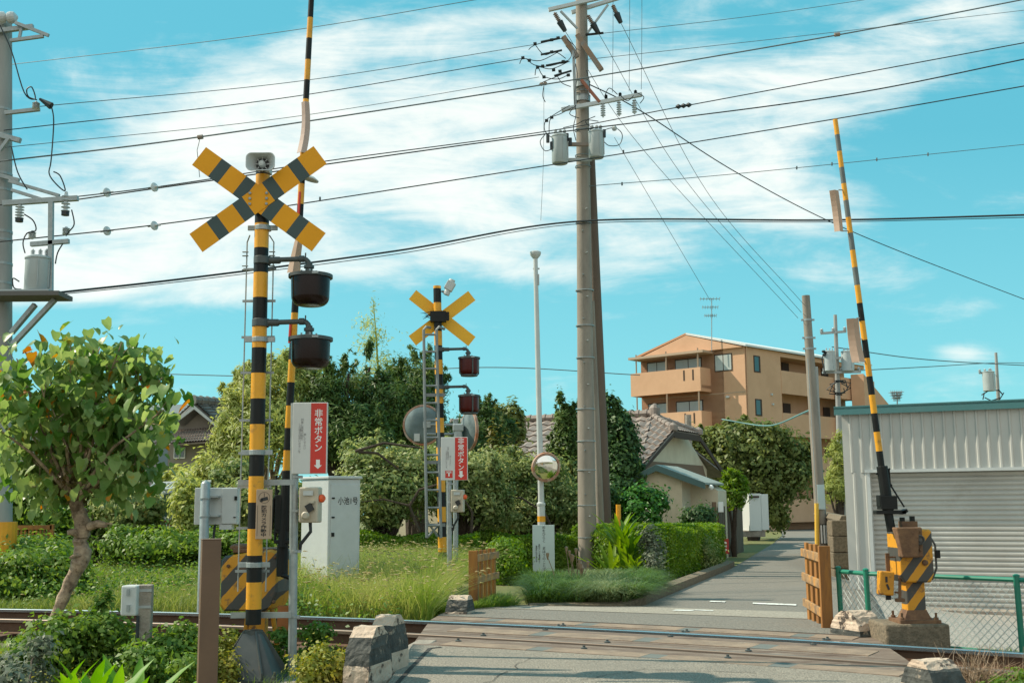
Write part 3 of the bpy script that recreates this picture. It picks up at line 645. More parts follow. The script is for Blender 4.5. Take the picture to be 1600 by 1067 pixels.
# ------------------------------------------------------------ left barrier machine
def machine_stripes(b, poly_pts, th, m1, m2): pass
STRIPE = None
def stripemat(name, scale, ang, phase=0, m1=(.62, .27, .012), m2=(.06, .058, .052)):
    m = bpy.data.materials.new(name); m.use_nodes = True; t = m.node_tree; bs_ = t.nodes['Principled BSDF']; bs_.inputs['Roughness'].default_value = .55
    tcn = t.nodes.new('ShaderNodeTexCoord'); mp = t.nodes.new('ShaderNodeMapping'); t.links.new(tcn.outputs['Object'], mp.inputs[0]); mp.inputs['Rotation'].default_value = (0, ang, 0); mp.inputs['Location'].default_value = (phase, 0, 0)
    wv = t.nodes.new('ShaderNodeTexWave'); wv.bands_direction = 'X'; wv.inputs['Scale'].default_value = scale; wv.inputs['Distortion'].default_value = .25; wv.inputs['Detail'].default_value = 3; wv.inputs['Detail Scale'].default_value = 6; t.links.new(mp.outputs[0], wv.inputs['Vector'])
    r = t.nodes.new('ShaderNodeMapRange'); r.inputs['From Min'].default_value = .48; r.inputs['From Max'].default_value = .52; t.links.new(wv.outputs['Fac'], r.inputs['Value'])
    x = t.nodes.new('ShaderNodeMix'); x.data_type = 'RGBA'; x.inputs[6].default_value = lin(m1); x.inputs[7].default_value = lin(m2); t.links.new(r.outputs[0], x.inputs[0])
    n = t.nodes.new('ShaderNodeTexNoise'); n.inputs['Scale'].default_value = 9; n.inputs['Detail'].default_value = 9; n.inputs['Roughness'].default_value = .7; t.links.new(tcn.outputs['Object'], n.inputs['Vector'])
    r2 = t.nodes.new('ShaderNodeMapRange'); r2.inputs['From Min'].default_value = .56; r2.inputs['From Max'].default_value = .66; r2.inputs['To Max'].default_value = .85; t.links.new(n.outputs['Fac'], r2.inputs['Value'])
    y = t.nodes.new('ShaderNodeMix'); y.data_type = 'RGBA'; t.links.new(x.outputs[2], y.inputs[6]); y.inputs[7].default_value = lin((.13, .075, .045)); t.links.new(r2.outputs[0], y.inputs[0])
    t.links.new(y.outputs[2], bs_.inputs['Base Color']); return m
ST_L = stripemat('hazard_stripes_left', 1.75, R_(-42), .02); ST_R = stripemat('hazard_stripes_right', 2.15, R_(-38), .02)
YM = 9.9
def extr(outline, Y0, depth, m, b, chamf=0):
    # outline in pixels (u,v) at depth Y0 extruded backwards
    f = [P(u, v, Y0) for u, v in outline]; b.poly(f, m, (0, depth, 0)); return b
bm = G(400, 1012, -.15)
lm = thing('barrier_machine', 'left barrier machine with wide black and yellow striped housing and raised arm', 'barrier machine', (P(400, 900, YM).x, YM, -.15))
b = MB(); f = [(346, 875), (352, 868), (425, 858), (436, 862), (434, 925), (424, 950), (412, 955), (350, 954), (344, 946)]
fr = [P(u, v, YM) for u, v in f]; cen_ = sum(fr, Vector())/len(fr)
b.rings([[cen_+(p-cen_)*.93+Vector((0, -.03, 0)) for p in fr], fr, [p+Vector((.05, .36, 0)) for p in fr], [cen_+(p-cen_)*.93+Vector((.05, .40, 0)) for p in fr]], ST_L); b.build('housing', lm)
b = MB(); a = P(390, 862, YM); b.box((a.x+.04, YM+.18, a.z+.01), (.38, .34, .035), RUST); b.lathe((a.x-.10, YM+.12, a.z+.02), [(.10, 0), (.10, .03), (.07, .045), (.03, .05)], RUST, 16); b.build('lid', lm, bevel=.008)
b = MB(); f0 = P(397, 955, YM); fz = zt(f0.x, YM)
for (u0, u1) in ((388, 378), (425, 438)):
    p0, p1 = P(u0, 952, YM+.12), P(u1, 1015, YM+.12); b.tube([p0, (p1.x, p1.y, fz)], .022, OCHRE, 6)
b.box((f0.x, YM+.18, (f0.z+fz)/2), (.14, .14, f0.z-fz), OCHRE); b.box((f0.x, YM+.18, fz+.03), (.34, .34, .06), CONC); b.build('pedestal', lm)
b = MB()
for (u, v) in ((357, 884), (430, 870), (428, 940)): p = P(u, v, YM-.04); b.lathe(p, [(.016, 0), (.016, .012), (.008, .02)], RUST, 8, ax=(0, -1, 0))
b.build('housing_bolts', lm)
ARMY = 9.75
def armbands(par, pts, r0, r1, h, mats, n=12, first=0, red=False, y0=0):
    # pts: list of (u,v) pixels at ARMY
    pass
def arm_tube(par, u0v0, u1v1, Y, Y1, bands, r, name='barrier_arm', mats=(BLK, YEL)):
    b = MB(); p0, p1 = P(*u0v0, Y), P(*u1v1, Y1); d = p1-p0
    (ua, va), (ub, vb) = u0v0, u1v1; ts = [0]+[(va-v)/(va-vb) for v in bands if vb < v < va]+[1]
    ax = d.normalized(); x = ax.cross(Vector((0, 1, 0))).normalized(); y = ax.cross(x); rs = []; n = 14
    for t in ts: c = p0+d*t; rr = r*(1-.25*t); rs.append([c+(x*math.cos(2*math.pi*j/n)+y*math.sin(2*math.pi*j/n))*rr for j in range(n)])
    b.rings(rs, [mats[i % 2] for i in range(len(ts)-1)]); return b.build(name, par, smooth=True)
arm_tube(lm, (447, 745), (488, -30), ARMY, ARMY, [740, 706, 673, 640, 605, 571, 536, 500, 466, 432, 400, 366, 332, 300, 266, 232, 198, 165, 134, 101, 66, 32, -2], .034, mats=(BLK, YEL))
b = MB(); p0, p1 = P(452, 690, ARMY), P(447, 742, ARMY)
b.tube([P(449, 735, ARMY), P(442, 855, ARMY)], .045, BLK, 12); b.tube([P(442, 850, ARMY+.05), P(441, 900, ARMY+.05)], .05, BLK, 12)
b.box(P(447, 800, ARMY+.03), (.16, .12, .30), BLK); b.box(P(437, 822, ARMY+.03), (.06, .1, .12), BLK); b.box(P(445, 846, ARMY), (.17, .08, .03), BLK)
b.tube([P(425, 825, ARMY), P(428, 780, ARMY), P(436, 765, ARMY)], .012, BLK, 6); b.tube([P(432, 742, ARMY), P(430, 845, ARMY)], .012, BLK, 6); b.build('arm_holder', lm, bevel=.005)
b = MB(); b.tube([P(458, 905, ARMY), P(456, 1000, ARMY)], .022, OCHRE, 8); b.tube([P(440, 898, ARMY), P(460, 905, ARMY)], .018, BLK, 8); b.box(P(445, 970, ARMY+.1), (.12, .05, .26), mat('rust_orange', (.36, .12, .03), .7)); b.build('counterweight_rod', lm)
def strip_panel(par, c0, c1, Y, w0, w1, bend, m=FADP):
    # hanging reflector leaf along the arm: twisted, thick sheet
    p0, p1 = P(*c0, Y), P(*c1, Y); n = 8; rs = []
    for i in range(n+1):
        t = i/n; c = p0.lerp(p1, t)+Vector((bend*math.sin(math.pi*t), .03*math.sin(3*t), 0)); w = w0+(w1-w0)*t
        rs.append([c+Vector((-w/2, 0, 0)), c+Vector((0, -.03, 0)), c+Vector((w/2, 0, 0)), c+Vector((w/2, .006, 0)), c+Vector((0, -.024, 0)), c+Vector((-w/2, .006, 0))])
    b = MB(); b.rings(rs, m); return b.build('reflector_leaf', par)
strip_panel(lm, (477, 160), (471, 239), ARMY-.05, .07, .085, .015, mat('faded_pink', (.50, .38, .33), .7, col2=(.42, .28, .22), sc=12))
strip_panel(lm, (472, 350), (458, 426), ARMY-.05, .05, .11, -.01)
b = MB(); RSTR = mat('red_reflective', (.6, .04, .02), .4)
for (u, v, u2, v2) in ((467.5, 335, 469.5, 300), (453, 536, 455, 505)): b.tube([P(u-1, v, ARMY-.03), P(u2-1, v2, ARMY-.03)], .012, RSTR, 6)
b.build('red_reflector', lm)
b = MB(); a = P(483, 279, ARMY-.02); b.lathe(a, [(.01, .03), (.05, .02), (.09, 0), (.088, -.01), (.02, -.02)], LGREY, 16, ax=(.3, 0, 1)); b.build('arm_lamp', lm, smooth=True)
# ------------------------------------------------------------ right barrier machine
YR = 10.25; xr0 = P(1430, 900, YR).x; zr0 = -.12
rm_ = thing('barrier_machine', 'right barrier machine, rusty narrow housing on a concrete plinth with arm tilted left', 'barrier machine', (xr0, YR, zr0))
a, c = P(1378, 975, YR-.1), P(1470, 1008, YR-.1); zb_ = -.15
ptop = P(1430, 975, YR-.2).z
b = MB(); b.box(((a.x+P(1478, 980, YR-.1).x)/2, YR+.05, (ptop+zb_)/2-.03), (P(1478, 980, YR-.1).x-a.x, .50, ptop-zb_+.06), CONCD); b.build('plinth', rm_, bevel=.02)
b = MB(); cx = P(1425, 900, YR).x
b.box((cx+.0, YR, ptop+.015), (.36, .32, .03), RUST); b.rings([[Vector((cx+sx*.12, YR+sy*.1, ptop+.03)) for sx, sy in ((-1, -1), (1, -1), (1, 1), (-1, 1))], [Vector((cx+sx*.085, YR+sy*.08, ptop+.11)) for sx, sy in ((-1, -1), (1, -1), (1, 1), (-1, 1))]], RUST)
for sx in (-1, 1):
    for sy in (-1, 1): b.lathe((cx+sx*.15, YR+sy*.12, ptop+.03), [(.022, 0), (.022, .02), (.011, .022), (.011, .06)], RUST, 8)
b.build('base_plate', rm_)
b = MB(); z0, z1 = ptop+.09, P(1425, 900, YR).z; b.box((cx, YR, (z0+z1)/2), (.165, .16, z1-z0), ST_R); b.build('column', rm_, bevel=.01)
hz0, hz1 = P(1425, 908, YR).z, P(1425, 826, YR).z
b = MB(); xl2, xr2 = P(1396, 870, YR).x, P(1448, 870, YR).x
ol = [(xl2, hz0+.06), (xl2+.04, hz0), (xr2-.03, hz0), (xr2, hz0+.07), (xr2, hz1-.02), (xr2-.02, hz1), (xl2, hz1)]
fr = [Vector((x, YR-.15, z)) for x, z in ol]; cc = sum(fr, Vector())/len(fr)
b.rings([[cc+(p-cc)*.95+Vector((0, -.012, 0)) for p in fr], fr, [p+Vector((0, .30, 0)) for p in fr]], ST_R); b.build('housing', rm_, bevel=.006)
b = MB(); b.box((xl2+.09, YR-.19, hz1-.11), (.20, .09, .26), RUST, taper=1); b.rings([[Vector((xl2+.06+x*.07, YR-.24+y*.04, hz1-.24)) for x, y in ((-1, -1), (1, -1), (1, 1), (-1, 1))], [Vector((xl2+.045+x*.10, YR-.22+y*.07, hz1+.02)) for x, y in ((-1, -1), (1, -1), (1, 1), (-1, 1))]], RUST); b.build('crank_cover', rm_, bevel=.012)
b = MB(); b.lathe((xl2+.155, YR-.235, hz1-.09), [(.045, 0), (.045, .025), (.035, .03), (.035, .015), (.015, .015), (.015, .035)], DGRY, 20, ax=(0, -1, 0))
for (dx, dz, r) in ((.155, .0, .013), (.155, -.165, .012), (.0, -.08, .02), (.22, -.28, .026)): b.lathe((xl2+dx, YR-.16-(.07 if r < .015 else 0), hz1+dz-.01), [(r, 0), (r, .02), (r*.5, .03)], RUST, 10, ax=(0, -1, 0))
b.box((xl2+.13, YR-.05, hz1+.03), (.14, .1, .08), RUST); b.box((xl2+.08, YR-.05, hz1+.08), (.03, .06, .05), BLK); b.box((xl2+.17, YR-.05, hz1+.09), (.03, .06, .05), BLK)
b.tube([(xr2+.01, YR-.1, hz1-.08), (xr2+.045, YR-.1, hz1-.14), (xr2+.045, YR-.1, hz0+.12), (xr2+.0, YR-.1, hz0+.02)], .010, DGRY, 8); b.box((xr2+.06, YR-.1, hz1-.22), (.04, .04, .07), BLK); b.build('housing_fittings', rm_, bevel=.003)
# yellow side box
a, c = P(1371, 892, YR-.1), P(1396, 929, YR-.1)
b = MB(); b.box(((a.x+c.x)/2, YR-.1, (a.z+c.z)/2), (c.x-a.x, .09, a.z-c.z), OCHRE, rot=Matrix.Rotation(R_(5), 3, 'Y')); sb = b.build('side_box', rm_, bevel=.012)
b = MB(); b.box(((a.x+c.x)/2-.005, YR-.148, (a.z+c.z)/2+.035), (.018, .006, .05), INK); b.box(((a.x+c.x)/2+.005, YR-.148, (a.z+c.z)/2-.03), (.018, .006, .05), INK, rot=Matrix.Rotation(R_(-20), 3, 'Y')); b.build('box_mark', sb)
b = MB(); b.box(P(1387, 878, YR-.05), (.035, .02, .16), RUST); b.box(P(1398, 870, YR-.05), (.16, .02, .015), RUST); b.box(P(1388, 933, YR-.1), (.04, .03, .04), BLK)
b.tube([P(1406, 900, YR-.1), P(1406, 938, YR-.1)], .014, RUST, 8); b.box(P(1406, 937, YR-.1), (.07, .06, .03), RUST); b.tube([P(1398, 925, YR-.1), P(1408, 925, YR-.1)], .01, RUST, 6); b.build('box_bracket', rm_)
# arm
bb = [735, 706, 677, 649, 621, 593, 565, 537, 508, 480, 452, 424, 397, 370, 345, 318, 291, 265, 239, 212]
GRYB = mat('arm_band_faded', (.14, .16, .155), .5, col2=(.10, .11, .11), sc=10)
p_top = (1305, 187); p_low = (1378, 735)
o = arm_tube(rm_, p_low, p_top, YR-.05, YR-.05, bb, .030, mats=(BLK, YEL))
ms_ = o.data.materials; ms_.append(GRYB)
for p in o.data.polygons:
    if p.center.z + rm_.location.z > P(1340, 480, YR).z and ms_[p.material_index].name.startswith('black'): p.material_index = 2
b = MB(); b.tube([P(1378, 728, YR-.05), P(1388, 800, YR-.05)], .050, BLK, 12); b.tube([P(1386, 790, YR-.05), P(1393, 830, YR-.05)], .040, BLK, 12)
b.box(P(1386, 785, YR-.05), (.15, .12, .12), BLK); b.box(P(1376, 782, YR-.05), (.05, .1, .10), BLK); b.box(P(1390, 800, YR-.05), (.27, .10, .035), BLK); b.box(P(1411, 799, YR-.05), (.06, .1, .03), BLK, rot=Matrix.Rotation(R_(-25), 3, 'Y'))
b.tube([P(1389, 732, YR-.05), P(1391, 757, YR-.05), P(1413, 792, YR-.05)], .009, BLK, 6); b.lathe(P(1392, 758, YR-.07), [(.016, 0), (.016, .03)], BLK, 8, ax=(0, 1, 0)); b.tube([P(1383, 735, YR-.05), P(1391, 732, YR-.05)], .01, BLK, 6); b.box(P(1373, 740, YR-.05), (.05, .02, .02), BLK)
b.build('arm_holder', rm_, bevel=.006)
strip_panel(rm_, (1303, 298), (1311, 362), YR-.1, .085, .080, .012); strip_panel(rm_, (1332, 498), (1342, 566), YR-.1, .11, .12, .0)
b = MB()
for (u, v, u2) in ((1310, 297, 1320), (1314, 361, 1326), (1338, 497, 1346), (1343, 530, 1352), (1348, 564, 1356)): b.tube([P(u, v, YR-.06), P(u2, v, YR-.06)], .006, GALV, 6)
b.build('leaf_clips', rm_)
# ------------------------------------------------------------ guard blocks
def block(label, u, v, Y, rz, W_=.30, D_=.36, H__=.46, zb=None, seed=0, low=False, band=(.46, .85)):
    # half octagonal profile extruded across, bands painted along the profile
    import bmesh
    p = P(u, v, Y); z0 = zt(p.x, Y) if zb is None else zb; q = bmesh.new(); Rz = Matrix.Rotation(rz, 3, 'Z')
    prof = [(-.5, 0, 1), (-.5, .42, .97), (-.44, .66, .94), (-.32, .86, .90), (-.15, .99, .86), (.15, .99, .86), (.32, .86, .90), (.44, .66, .94), (.5, .42, .97), (.5, 0, 1)]
    dense = []
    for a, c in zip(prof[:-1], prof[1:]):
        for k in range(4): dense.append([a[m]+(c[m]-a[m])*k/4 for m in range(3)])
    dense.append(list(prof[-1])); nw = 6; rs_ = np.random.RandomState(seed+3); grid = []
    for (y, z, w) in dense:
        row = []
        for k in range(nw+1):
            x = (k/nw-.5)*W_*w; c = Vector((x, y*D_, z*H__))+Vector(rs_.normal(0, .0022, 3)); row.append(q.verts.new(Rz @ c))
        grid.append(row)
    def mid(y, z): return (1 if z < .55 else 0) if low else (1 if band[0] < z < band[1] else 0)
    for i in range(len(dense)-1):
        zz = (dense[i][1]+dense[i+1][1])/2
        for k in range(nw):
            f = q.faces.new((grid[i][k], grid[i][k+1], grid[i+1][k+1], grid[i+1][k])); f.material_index = mid(0, zz)
    n = len(dense)-1
    for side in (0, nw):
        for i in range(n//2):
            ids = [i, i+1, n-i-1, n-i] if n-i-1 != i+1 else [i, i+1, n-i]; f = q.faces.new([grid[k_][side] for k_ in ids])
            zz = (dense[i][1]+dense[i+1][1])/2; f.material_index = mid(0, zz)
    bmesh.ops.recalc_face_normals(q, faces=q.faces); me = bpy.data.meshes.new('guard_block'); q.to_mesh(me); q.free(); me.materials.append(KWHT); me.materials.append(KBLK)
    o = bpy.data.objects.new('guard_block', me); COL.objects.link(o); o.location = (p.x, Y, z0)
    tag(o, label, 'guard block', 'humped concrete guard blocks at the crossing corners'); return o
block('biggest black and white guard block, front one of the pair by the near road edge', 576, 1000, 8.35, R_(-16), .20, .44, .50, zb=-.15, seed=1)
block('black and white guard block right behind the biggest one by the near road edge', 607, 1000, 8.86, R_(-18), .19, .36, .52, zb=-.14, seed=2)
block('small black and white guard block at the foot of the brown gate in tall grass', 719, 950, 13.05, R_(-14), .26, .34, .33, zb=-.14, seed=3)
block('near right cream and black guard block beside the dry weeds', 1457, 1040, 6.85, R_(20), .25, .34, .44, zb=-.15, seed=4, band=(.66, .9))
block('far right guard block between the wooden gate and the barrier plinth', 1338, 975, 10.7, R_(26), .30, .40, .36, zb=-.15, seed=5, low=True)
# kerbstones near left
b = MB(); 
for (p, q) in ((G(505, 1075, -.1), G(548, 1030, -.1)), (G(565, 1060, -.1), G(668, 1004, -.03))):
    d = (q-p); n = Vector((-d.y, d.x, 0)).normalized(); w = .09; b.rings([[p-n*w+Vector((0, 0, -.2)), p+n*w+Vector((0, 0, -.2)), p+n*w+Vector((0, 0, .03)), p-n*w+Vector((0, 0, .03))], [q-n*w+Vector((0, 0, -.2)), q+n*w+Vector((0, 0, -.2)), q+n*w+Vector((0, 0, .03)), q-n*w+Vector((0, 0, .03))]], CONC)
tag(b.build('kerb', bevel=.01), 'low grey concrete kerb edging the near road by the big guard blocks', 'kerb', None, 'structure')
# ------------------------------------------------------------ wooden gates
def gate(label, p0, p1, zb, h, nsl, npl, endboard=0):
    t = thing('wooden_gate', label, 'gate', (p0.x, p0.y, zb)); d = (p1-p0); d.z = 0; L_ = d.length; d.normalize(); ang = math.atan2(d.y, d.x); n = Vector((-d.y, d.x, 0))
    for i in range(nsl):
        c = p0+d*(L_*(i+.5)/nsl); b = MB(); w = L_/nsl*.45; hh = h*(.985+.02*random.random())
        b.box((c.x, c.y, zb+hh/2), (w, .03, hh), WOODO, rz=ang); b.build('upright', t, bevel=.003)
    for z in npl:
        c = p0+d*(L_*.5)-n*.03; b = MB(); b.box((c.x, c.y, zb+h*z), (L_*1.02, .028, .085), WOODW, rz=ang); b.build('rail_plank', t, bevel=.004)
    if endboard:
        b = MB(); e = p1 if endboard > 0 else p0; c = e+d*(.05 if endboard > 0 else -.05); b.box((c.x, c.y, zb+h/2-.0), (.11, .05, h*1.0), WOODO, rz=0); b.build('end_post', t, bevel=.004)
    return t
p0, p1 = G(1262, 955, -.03), G(1284, 966, -.03)
gate('orange brown wooden gate standing at the right edge of the crossing', P(1259, 900, 12.6), P(1288, 900, 11.3), -.06, .84, 4, (.86, .55, .22), 1)
gate('weathered orange wooden gate overgrown by grass left of the road', P(741, 900, 14.0), P(775, 900, 15.0), -.15, .80, 5, (.88, .55), -1)
b = MB(); jp = [G(612, 1067, 0), G(640, 1040, 0), G(672, 1011, 0), G(690, 1009.5, 0)]; JT = mat('joint_tar', (.03, .027, .024), .9)
for a, c in zip(jp[:-1], jp[1:]):
    d = (c-a).normalized(); n = Vector((-d.y, d.x, 0))*.018; b.add([(p.x, p.y, zroad(p.x, p.y)+.004) for p in (a-n, a+n, c+n, c-n)], [(0, 1, 2, 3)], JT)
struct(b.build('road_joint'))
rs = np.random.RandomState(200); b = MB()
for (u0, v0, u1, v1) in ((760, 1067, 830, 1032), (900, 1064, 1010, 1049), (1010, 1049, 1180, 1056)):
    p, q = G(u0, v0, -.03), G(u1, v1, -.03); pts = [p.lerp(q, k/14)+Vector((rs.normal(0, .018), rs.normal(0, .018), 0)) for k in range(15)]
    for a, c in zip(pts[:-1], pts[1:]):
        d = (c-a).normalized(); n = Vector((-d.y, d.x, 0))*(.0015+.003*rs.rand()); b.add([(w.x, w.y, zroad(w.x, w.y)+.005) for w in (a-n, a+n, c+n, c-n)], [(0, 1, 2, 3)], JT)
struct(b.build('road_cracks', recalc=False))
# ------------------------------------------------------------ brown post, box post, cabinet
b = MB(); a = P(330, 843, 5.3); b.box((a.x, 5.3, (a.z-.4)/2), (.086, .086, a.z+.4), BROWNP, rz=R_(20)); b.box((a.x, 5.3, a.z+.002), (.09, .09, .006), BROWNP, rz=R_(20))
tag(b.build('post', bevel=.005), 'tall plain brown square post rising from the bottom edge at left', 'post')
Yc = 8.6; t = thing('junction_box_post', 'short concrete post with a small grey box strapped to its left', 'cable box', (P(227, 950, Yc).x, Yc, -.15))
x = P(227, 950, Yc).x; zt_ = P(227, 913, Yc).z; b = MB(); b.box((x, Yc, (zt_-.15)/2), (.10, .10, zt_+.15), CONC, rz=R_(8)); b.build('post', t, bevel=.008)
b = MB(); a, c = P(193, 914, Yc-.05), P(217, 961, Yc-.05); b.box(((a.x+c.x)/2, Yc-.03, (a.z+c.z)/2), (c.x-a.x, .12, a.z-c.z), LGREY, rz=R_(-8)); bx = b.build('box', t, bevel=.012)
b = MB()
for v in (925, 950): b.box(P(200, v, Yc-.105), (.02, .012, .05), GALV)
b.build('hinge', bx)
b = MB(); screw = P(226, 922, Yc-.052); b.box(screw, (.105, .006, .02), GALV); b.box((screw.x, screw.y, screw.z-.12), (.105, .006, .02), GALV); b.tube([(x-.03, Yc-.07, c.z), (x-.03, Yc-.07, -.12)], .012, CABLE, 6); b.build('strap', t)
# relay cabinet
Yk = 14.6; kx = P(512, 850, Yk).x; kz = zt(kx, Yk)-.02; kt = P(512, 748, Yk).z
t = thing('relay_cabinet', 'tall pale grey relay cabinet standing in grass behind the red sign', 'cabinet', (kx, Yk, kz))
wl, wr = .62, .60; dl = Vector((-.60, .80, 0)); dl = Vector((P(470, 850, Yk+.45).x-kx, .45, 0)); dr = Vector((P(562, 850, Yk+.28).x-kx, .28, 0))
q = [Vector((kx, Yk, kz)), Vector((kx, Yk, kz))+dl, Vector((kx, Yk, kz))+dl+dr, Vector((kx, Yk, kz))+dr]
b = MB(); b.poly(q, LGREY, (0, 0, kt-kz)); b.build('body', t, bevel=.01)
b = MB(); cc = sum(q, Vector())/4; qq = [cc+(p-cc)*1.07+Vector((0, 0, kt-kz+.002)) for p in q]; b.rings([qq, [p+Vector((0, 0, .03)) for p in qq], [cc+Vector((0, 0, kt-kz+.06))+(p-cc-Vector((0, 0, kt-kz)))*.5 for p in [Vector((w.x, w.y, kt)) for w in qq]]] if False else [qq, [p+Vector((0, 0, .035)) for p in qq]], LGREY); b.build('roof', t, bevel=.008)
drn = dr.normalized(); nr_ = Vector((drn.y, -drn.x, 0))
b = MB(); ctr = Vector((kx, Yk, 0))+dr*.5+nr_*.004; b.box((ctr.x, ctr.y, (kz+kt)/2), (dr.length*.86, .008, (kt-kz)*.92), LGREY, rz=math.atan2(dr.y, dr.x)); dd = b.build('door', t, bevel=.003)
b = MB(); p = Vector((kx, Yk, 0))+dr*.14+nr_*.012
for v in (778, 808, 835): b.box((p.x, p.y, P(515, v, Yk).z), (.04, .012, .05 if v == 835 else .02), BLK, rz=math.atan2(dr.y, dr.x))
b.build('handle', dd)
p = Vector((kx, Yk, 0))+dr*.60+nr_*.0105; text('小池1号', .105, INK, (p.x, p.y, P(540, 782, Yk).z), t, xdir=dr, bold=.001, sx=.8)
# post with control box (left)
Yq = 13.9; x = P(320, 800, Yq).x; zg = zt(x, Yq)
t = thing('control_box_post', 'grey steel post with pointed cap carrying a pale grey control box', 'control box', (x, Yq, zg))
zz = P(320, 752, Yq).z; b = MB(); b.lathe((x, Yq, zg), [(.058, 0), (.058, zz-zg-.03), (.045, zz-zg-.01), (.0, zz-zg+.02)], GALV, 18)
for v in (780, 808): b.lathe((x, Yq, P(320, v, Yq).z), [(.06, 0), (.068, .002), (.068, .02), (.06, .022)], GALV, 16, caps=False)
b.build('post', t, smooth=True)
a, c = P(306, 762, Yq+.14), P(372, 819, Yq+.14); b = MB(); b.box(((a.x+c.x)/2, Yq+.18, (a.z+c.z)/2), (c.x-a.x, .16, a.z-c.z), LGREY, rz=R_(0)); bx = b.build('box', t, bevel=.008)
b = MB(); a2 = P(346, 762, Yq+.08); b.box(((a2.x+c.x)/2, Yq+.09, (a.z+c.z)/2), (c.x-a2.x-.02, .02, a.z-c.z-.02), LGREY); b.build('door', bx, bevel=.004)
b = MB(); b.box((c.x-.02, Yq+.07, P(370, 778, Yq).z), (.03, .03, .05), BLK); b.box((c.x-.03, Yq+.075, P(370, 808, Yq).z), (.03, .01, .012), BLK); b.build('latch', bx)
b = MB()
for v in (776, 806): b.box(P(334, v, Yq+.05), (.14, .1, .02), GALV)
b.box(P(354, 823, Yq+.15), (.15, .12, .06), LGREY); b.tube([P(336, 820, Yq+.1), P(334, 836, Yq+.1), P(333, 850, Yq+.1)], .016, CABLE, 8); b.build('bracket', t)
# ------------------------------------------------------------ far crossing signal
YF = 17.0; xf = P(692, 860, YF).x; zf = zt(xf, YF); xt = P(683, 447, YF).x
fs = thing('crossing_signal', 'small far crossing signal seen from behind with plain yellow crossbuck and ladder', 'crossing signal', (xf, YF, zf))
zb = P(688, 832, YF).z
b = banded((xf+.01, YF, zf), (xt, YF, P(683, 447, YF).z), .066, .060, P(694, 862, YF).z, .222, [BLK, YEL], first=1); b.build('pole', fs, smooth=True)
cf_ = P(691, 497, YF+.10); crossbuck(fs, cf_, 1.17, .185, R_(38), [], 0, mats=(SYEL, SYEL), rz=R_(8), backm=mat('sign_back_yellow', (.82, .42, .01), .5))
b = MB(); b.box((xt+.02, YF-.02, cf_.z), (.24, .14, .16), BLK); b.box((xt+.14, YF-.06, cf_.z), (.1, .05, .13), BLK)
for i in range(5): b.tube([(xt-.07, YF-.06, cf_.z-.04+.03*i), (xt-.17-.02*i, YF-.06, cf_.z+.05*math.sin(i*2)), (xt-.07, YF-.06, cf_.z+.05)], .007, CABLE, 5)
b.build('junction_box', fs, bevel=.006)
b = MB(); p0, p1 = P(697, 461, YF-.05), P(707, 437, YF-.05); b.tube([p0, p1], .05, LGREY, 10); b.box(P(703, 447, YF-.05), (.13, .12, .14), LGREY, rot=Matrix.Rotation(R_(30), 3, 'Y')); b.tube([P(690, 455, YF), P(700, 458, YF-.03)], .02, GALV, 8); b.build('floodlight', fs, bevel=.01)
for v in (558, 617): c = P(733, v, YF-.02); lamp(fs, c, .15, P(733, v, YF).z-P(733, v+28, YF).z, mbody=LAMPR, arm=(P(687, v, YF).x, YF), far=True)
LADG = mat('ladder_grey', (.24, .26, .26), .6, .2, col2=(.17, .18, .18), sc=8)
# ladder
b = MB(); lx0, lx1 = [(659, 515), (667, 838)], [(681, 515), (689, 838)]
pA, pB = P(662, 515, YF-.18), P(667, 840, YF-.18); qA, qB = P(682, 515, YF-.18), P(689, 840, YF-.18)
b.tube([pB, pA, pA+Vector((.04, 0, .04)), P(672, 512, YF-.05)], .022, LADG, 8); b.tube([qB, qA, qA+Vector((.04, 0, .04)), P(694, 514, YF-.05)], .022, LADG, 8)
for i in range(12): t_ = (i+.3)/12; b.tube([pA.lerp(pB, t_), qA.lerp(qB, t_)], .016, LADG, 8)
b.tube([pB, P(690, 815, YF)], .016, LADG, 6); b.tube([P(668, 815, YF-.18), P(684, 838, YF-.1)], .016, LADG, 6)
for v in (617, 722, 820): b.box(P(680, v, YF-.1), (.30, .02, .05), LADG)
b.build('ladder', fs)
button_sign(703, 15.2, .6, (689, 683, 731, 750), (704, 765, 729, 800), None, 'far emergency button sign with small SOS badge in front of the far signal', far=True)
# big round mirror behind far signal (back view) + its partner
ym = 17.9; c = P(661, 664, ym); t = thing('traffic_mirror', 'big round traffic mirror seen from behind, left of the far signal', 'traffic mirror', (P(697, 900, ym).x, ym, zt(P(697, 900, ym).x, ym)))
b = MB(); b.lathe(c, [(.05, .10), (.19, .085), (.28, .04), (.30, 0), (.30, -.02), (.05, -.03)], MBACK, 36, ax=(-.05, -1, 0)); b.build('mirror_back', t, smooth=True)
b = MB(); b.lathe(c, [(.295, .02), (.325, .015), (.33, -.02), (.30, -.04)], MORNG, 36, ax=(-.05, -1, 0), caps=False); b.build('rim', t, smooth=True)
b = MB(); b.box(c+Vector((.07, -.12, .0)), (.12, .04, .1), GALV); b.box(c+Vector((-.09, -.09, -.2)), (.09, .01, .12), LGREY); b.build('bracket', t)
xx = P(712, 900, ym).x; b = MB(); b.tube([(xx, ym, zt(xx, ym)), (xx, ym, P(712, 655, ym).z)], .04, GALV, 12); b.tube([c+Vector((.07, -.12, 0)), (xx, ym, c.z)], .022, GALV, 8); b.tube([c+Vector((.07, -.12, -.15)), (xx, ym, c.z-.15)], .022, GALV, 8); b.build('pole', t)
b = MB(); c2 = P(733, 672, ym); b.lathe(c2, [(.04, .10), (.2, .08), (.30, .02), (.30, -.02), (.05, -.03)], MBACK, 30, ax=(-.9, -.42, .0)); t2 = b.build('second_mirror_back', t, smooth=True)
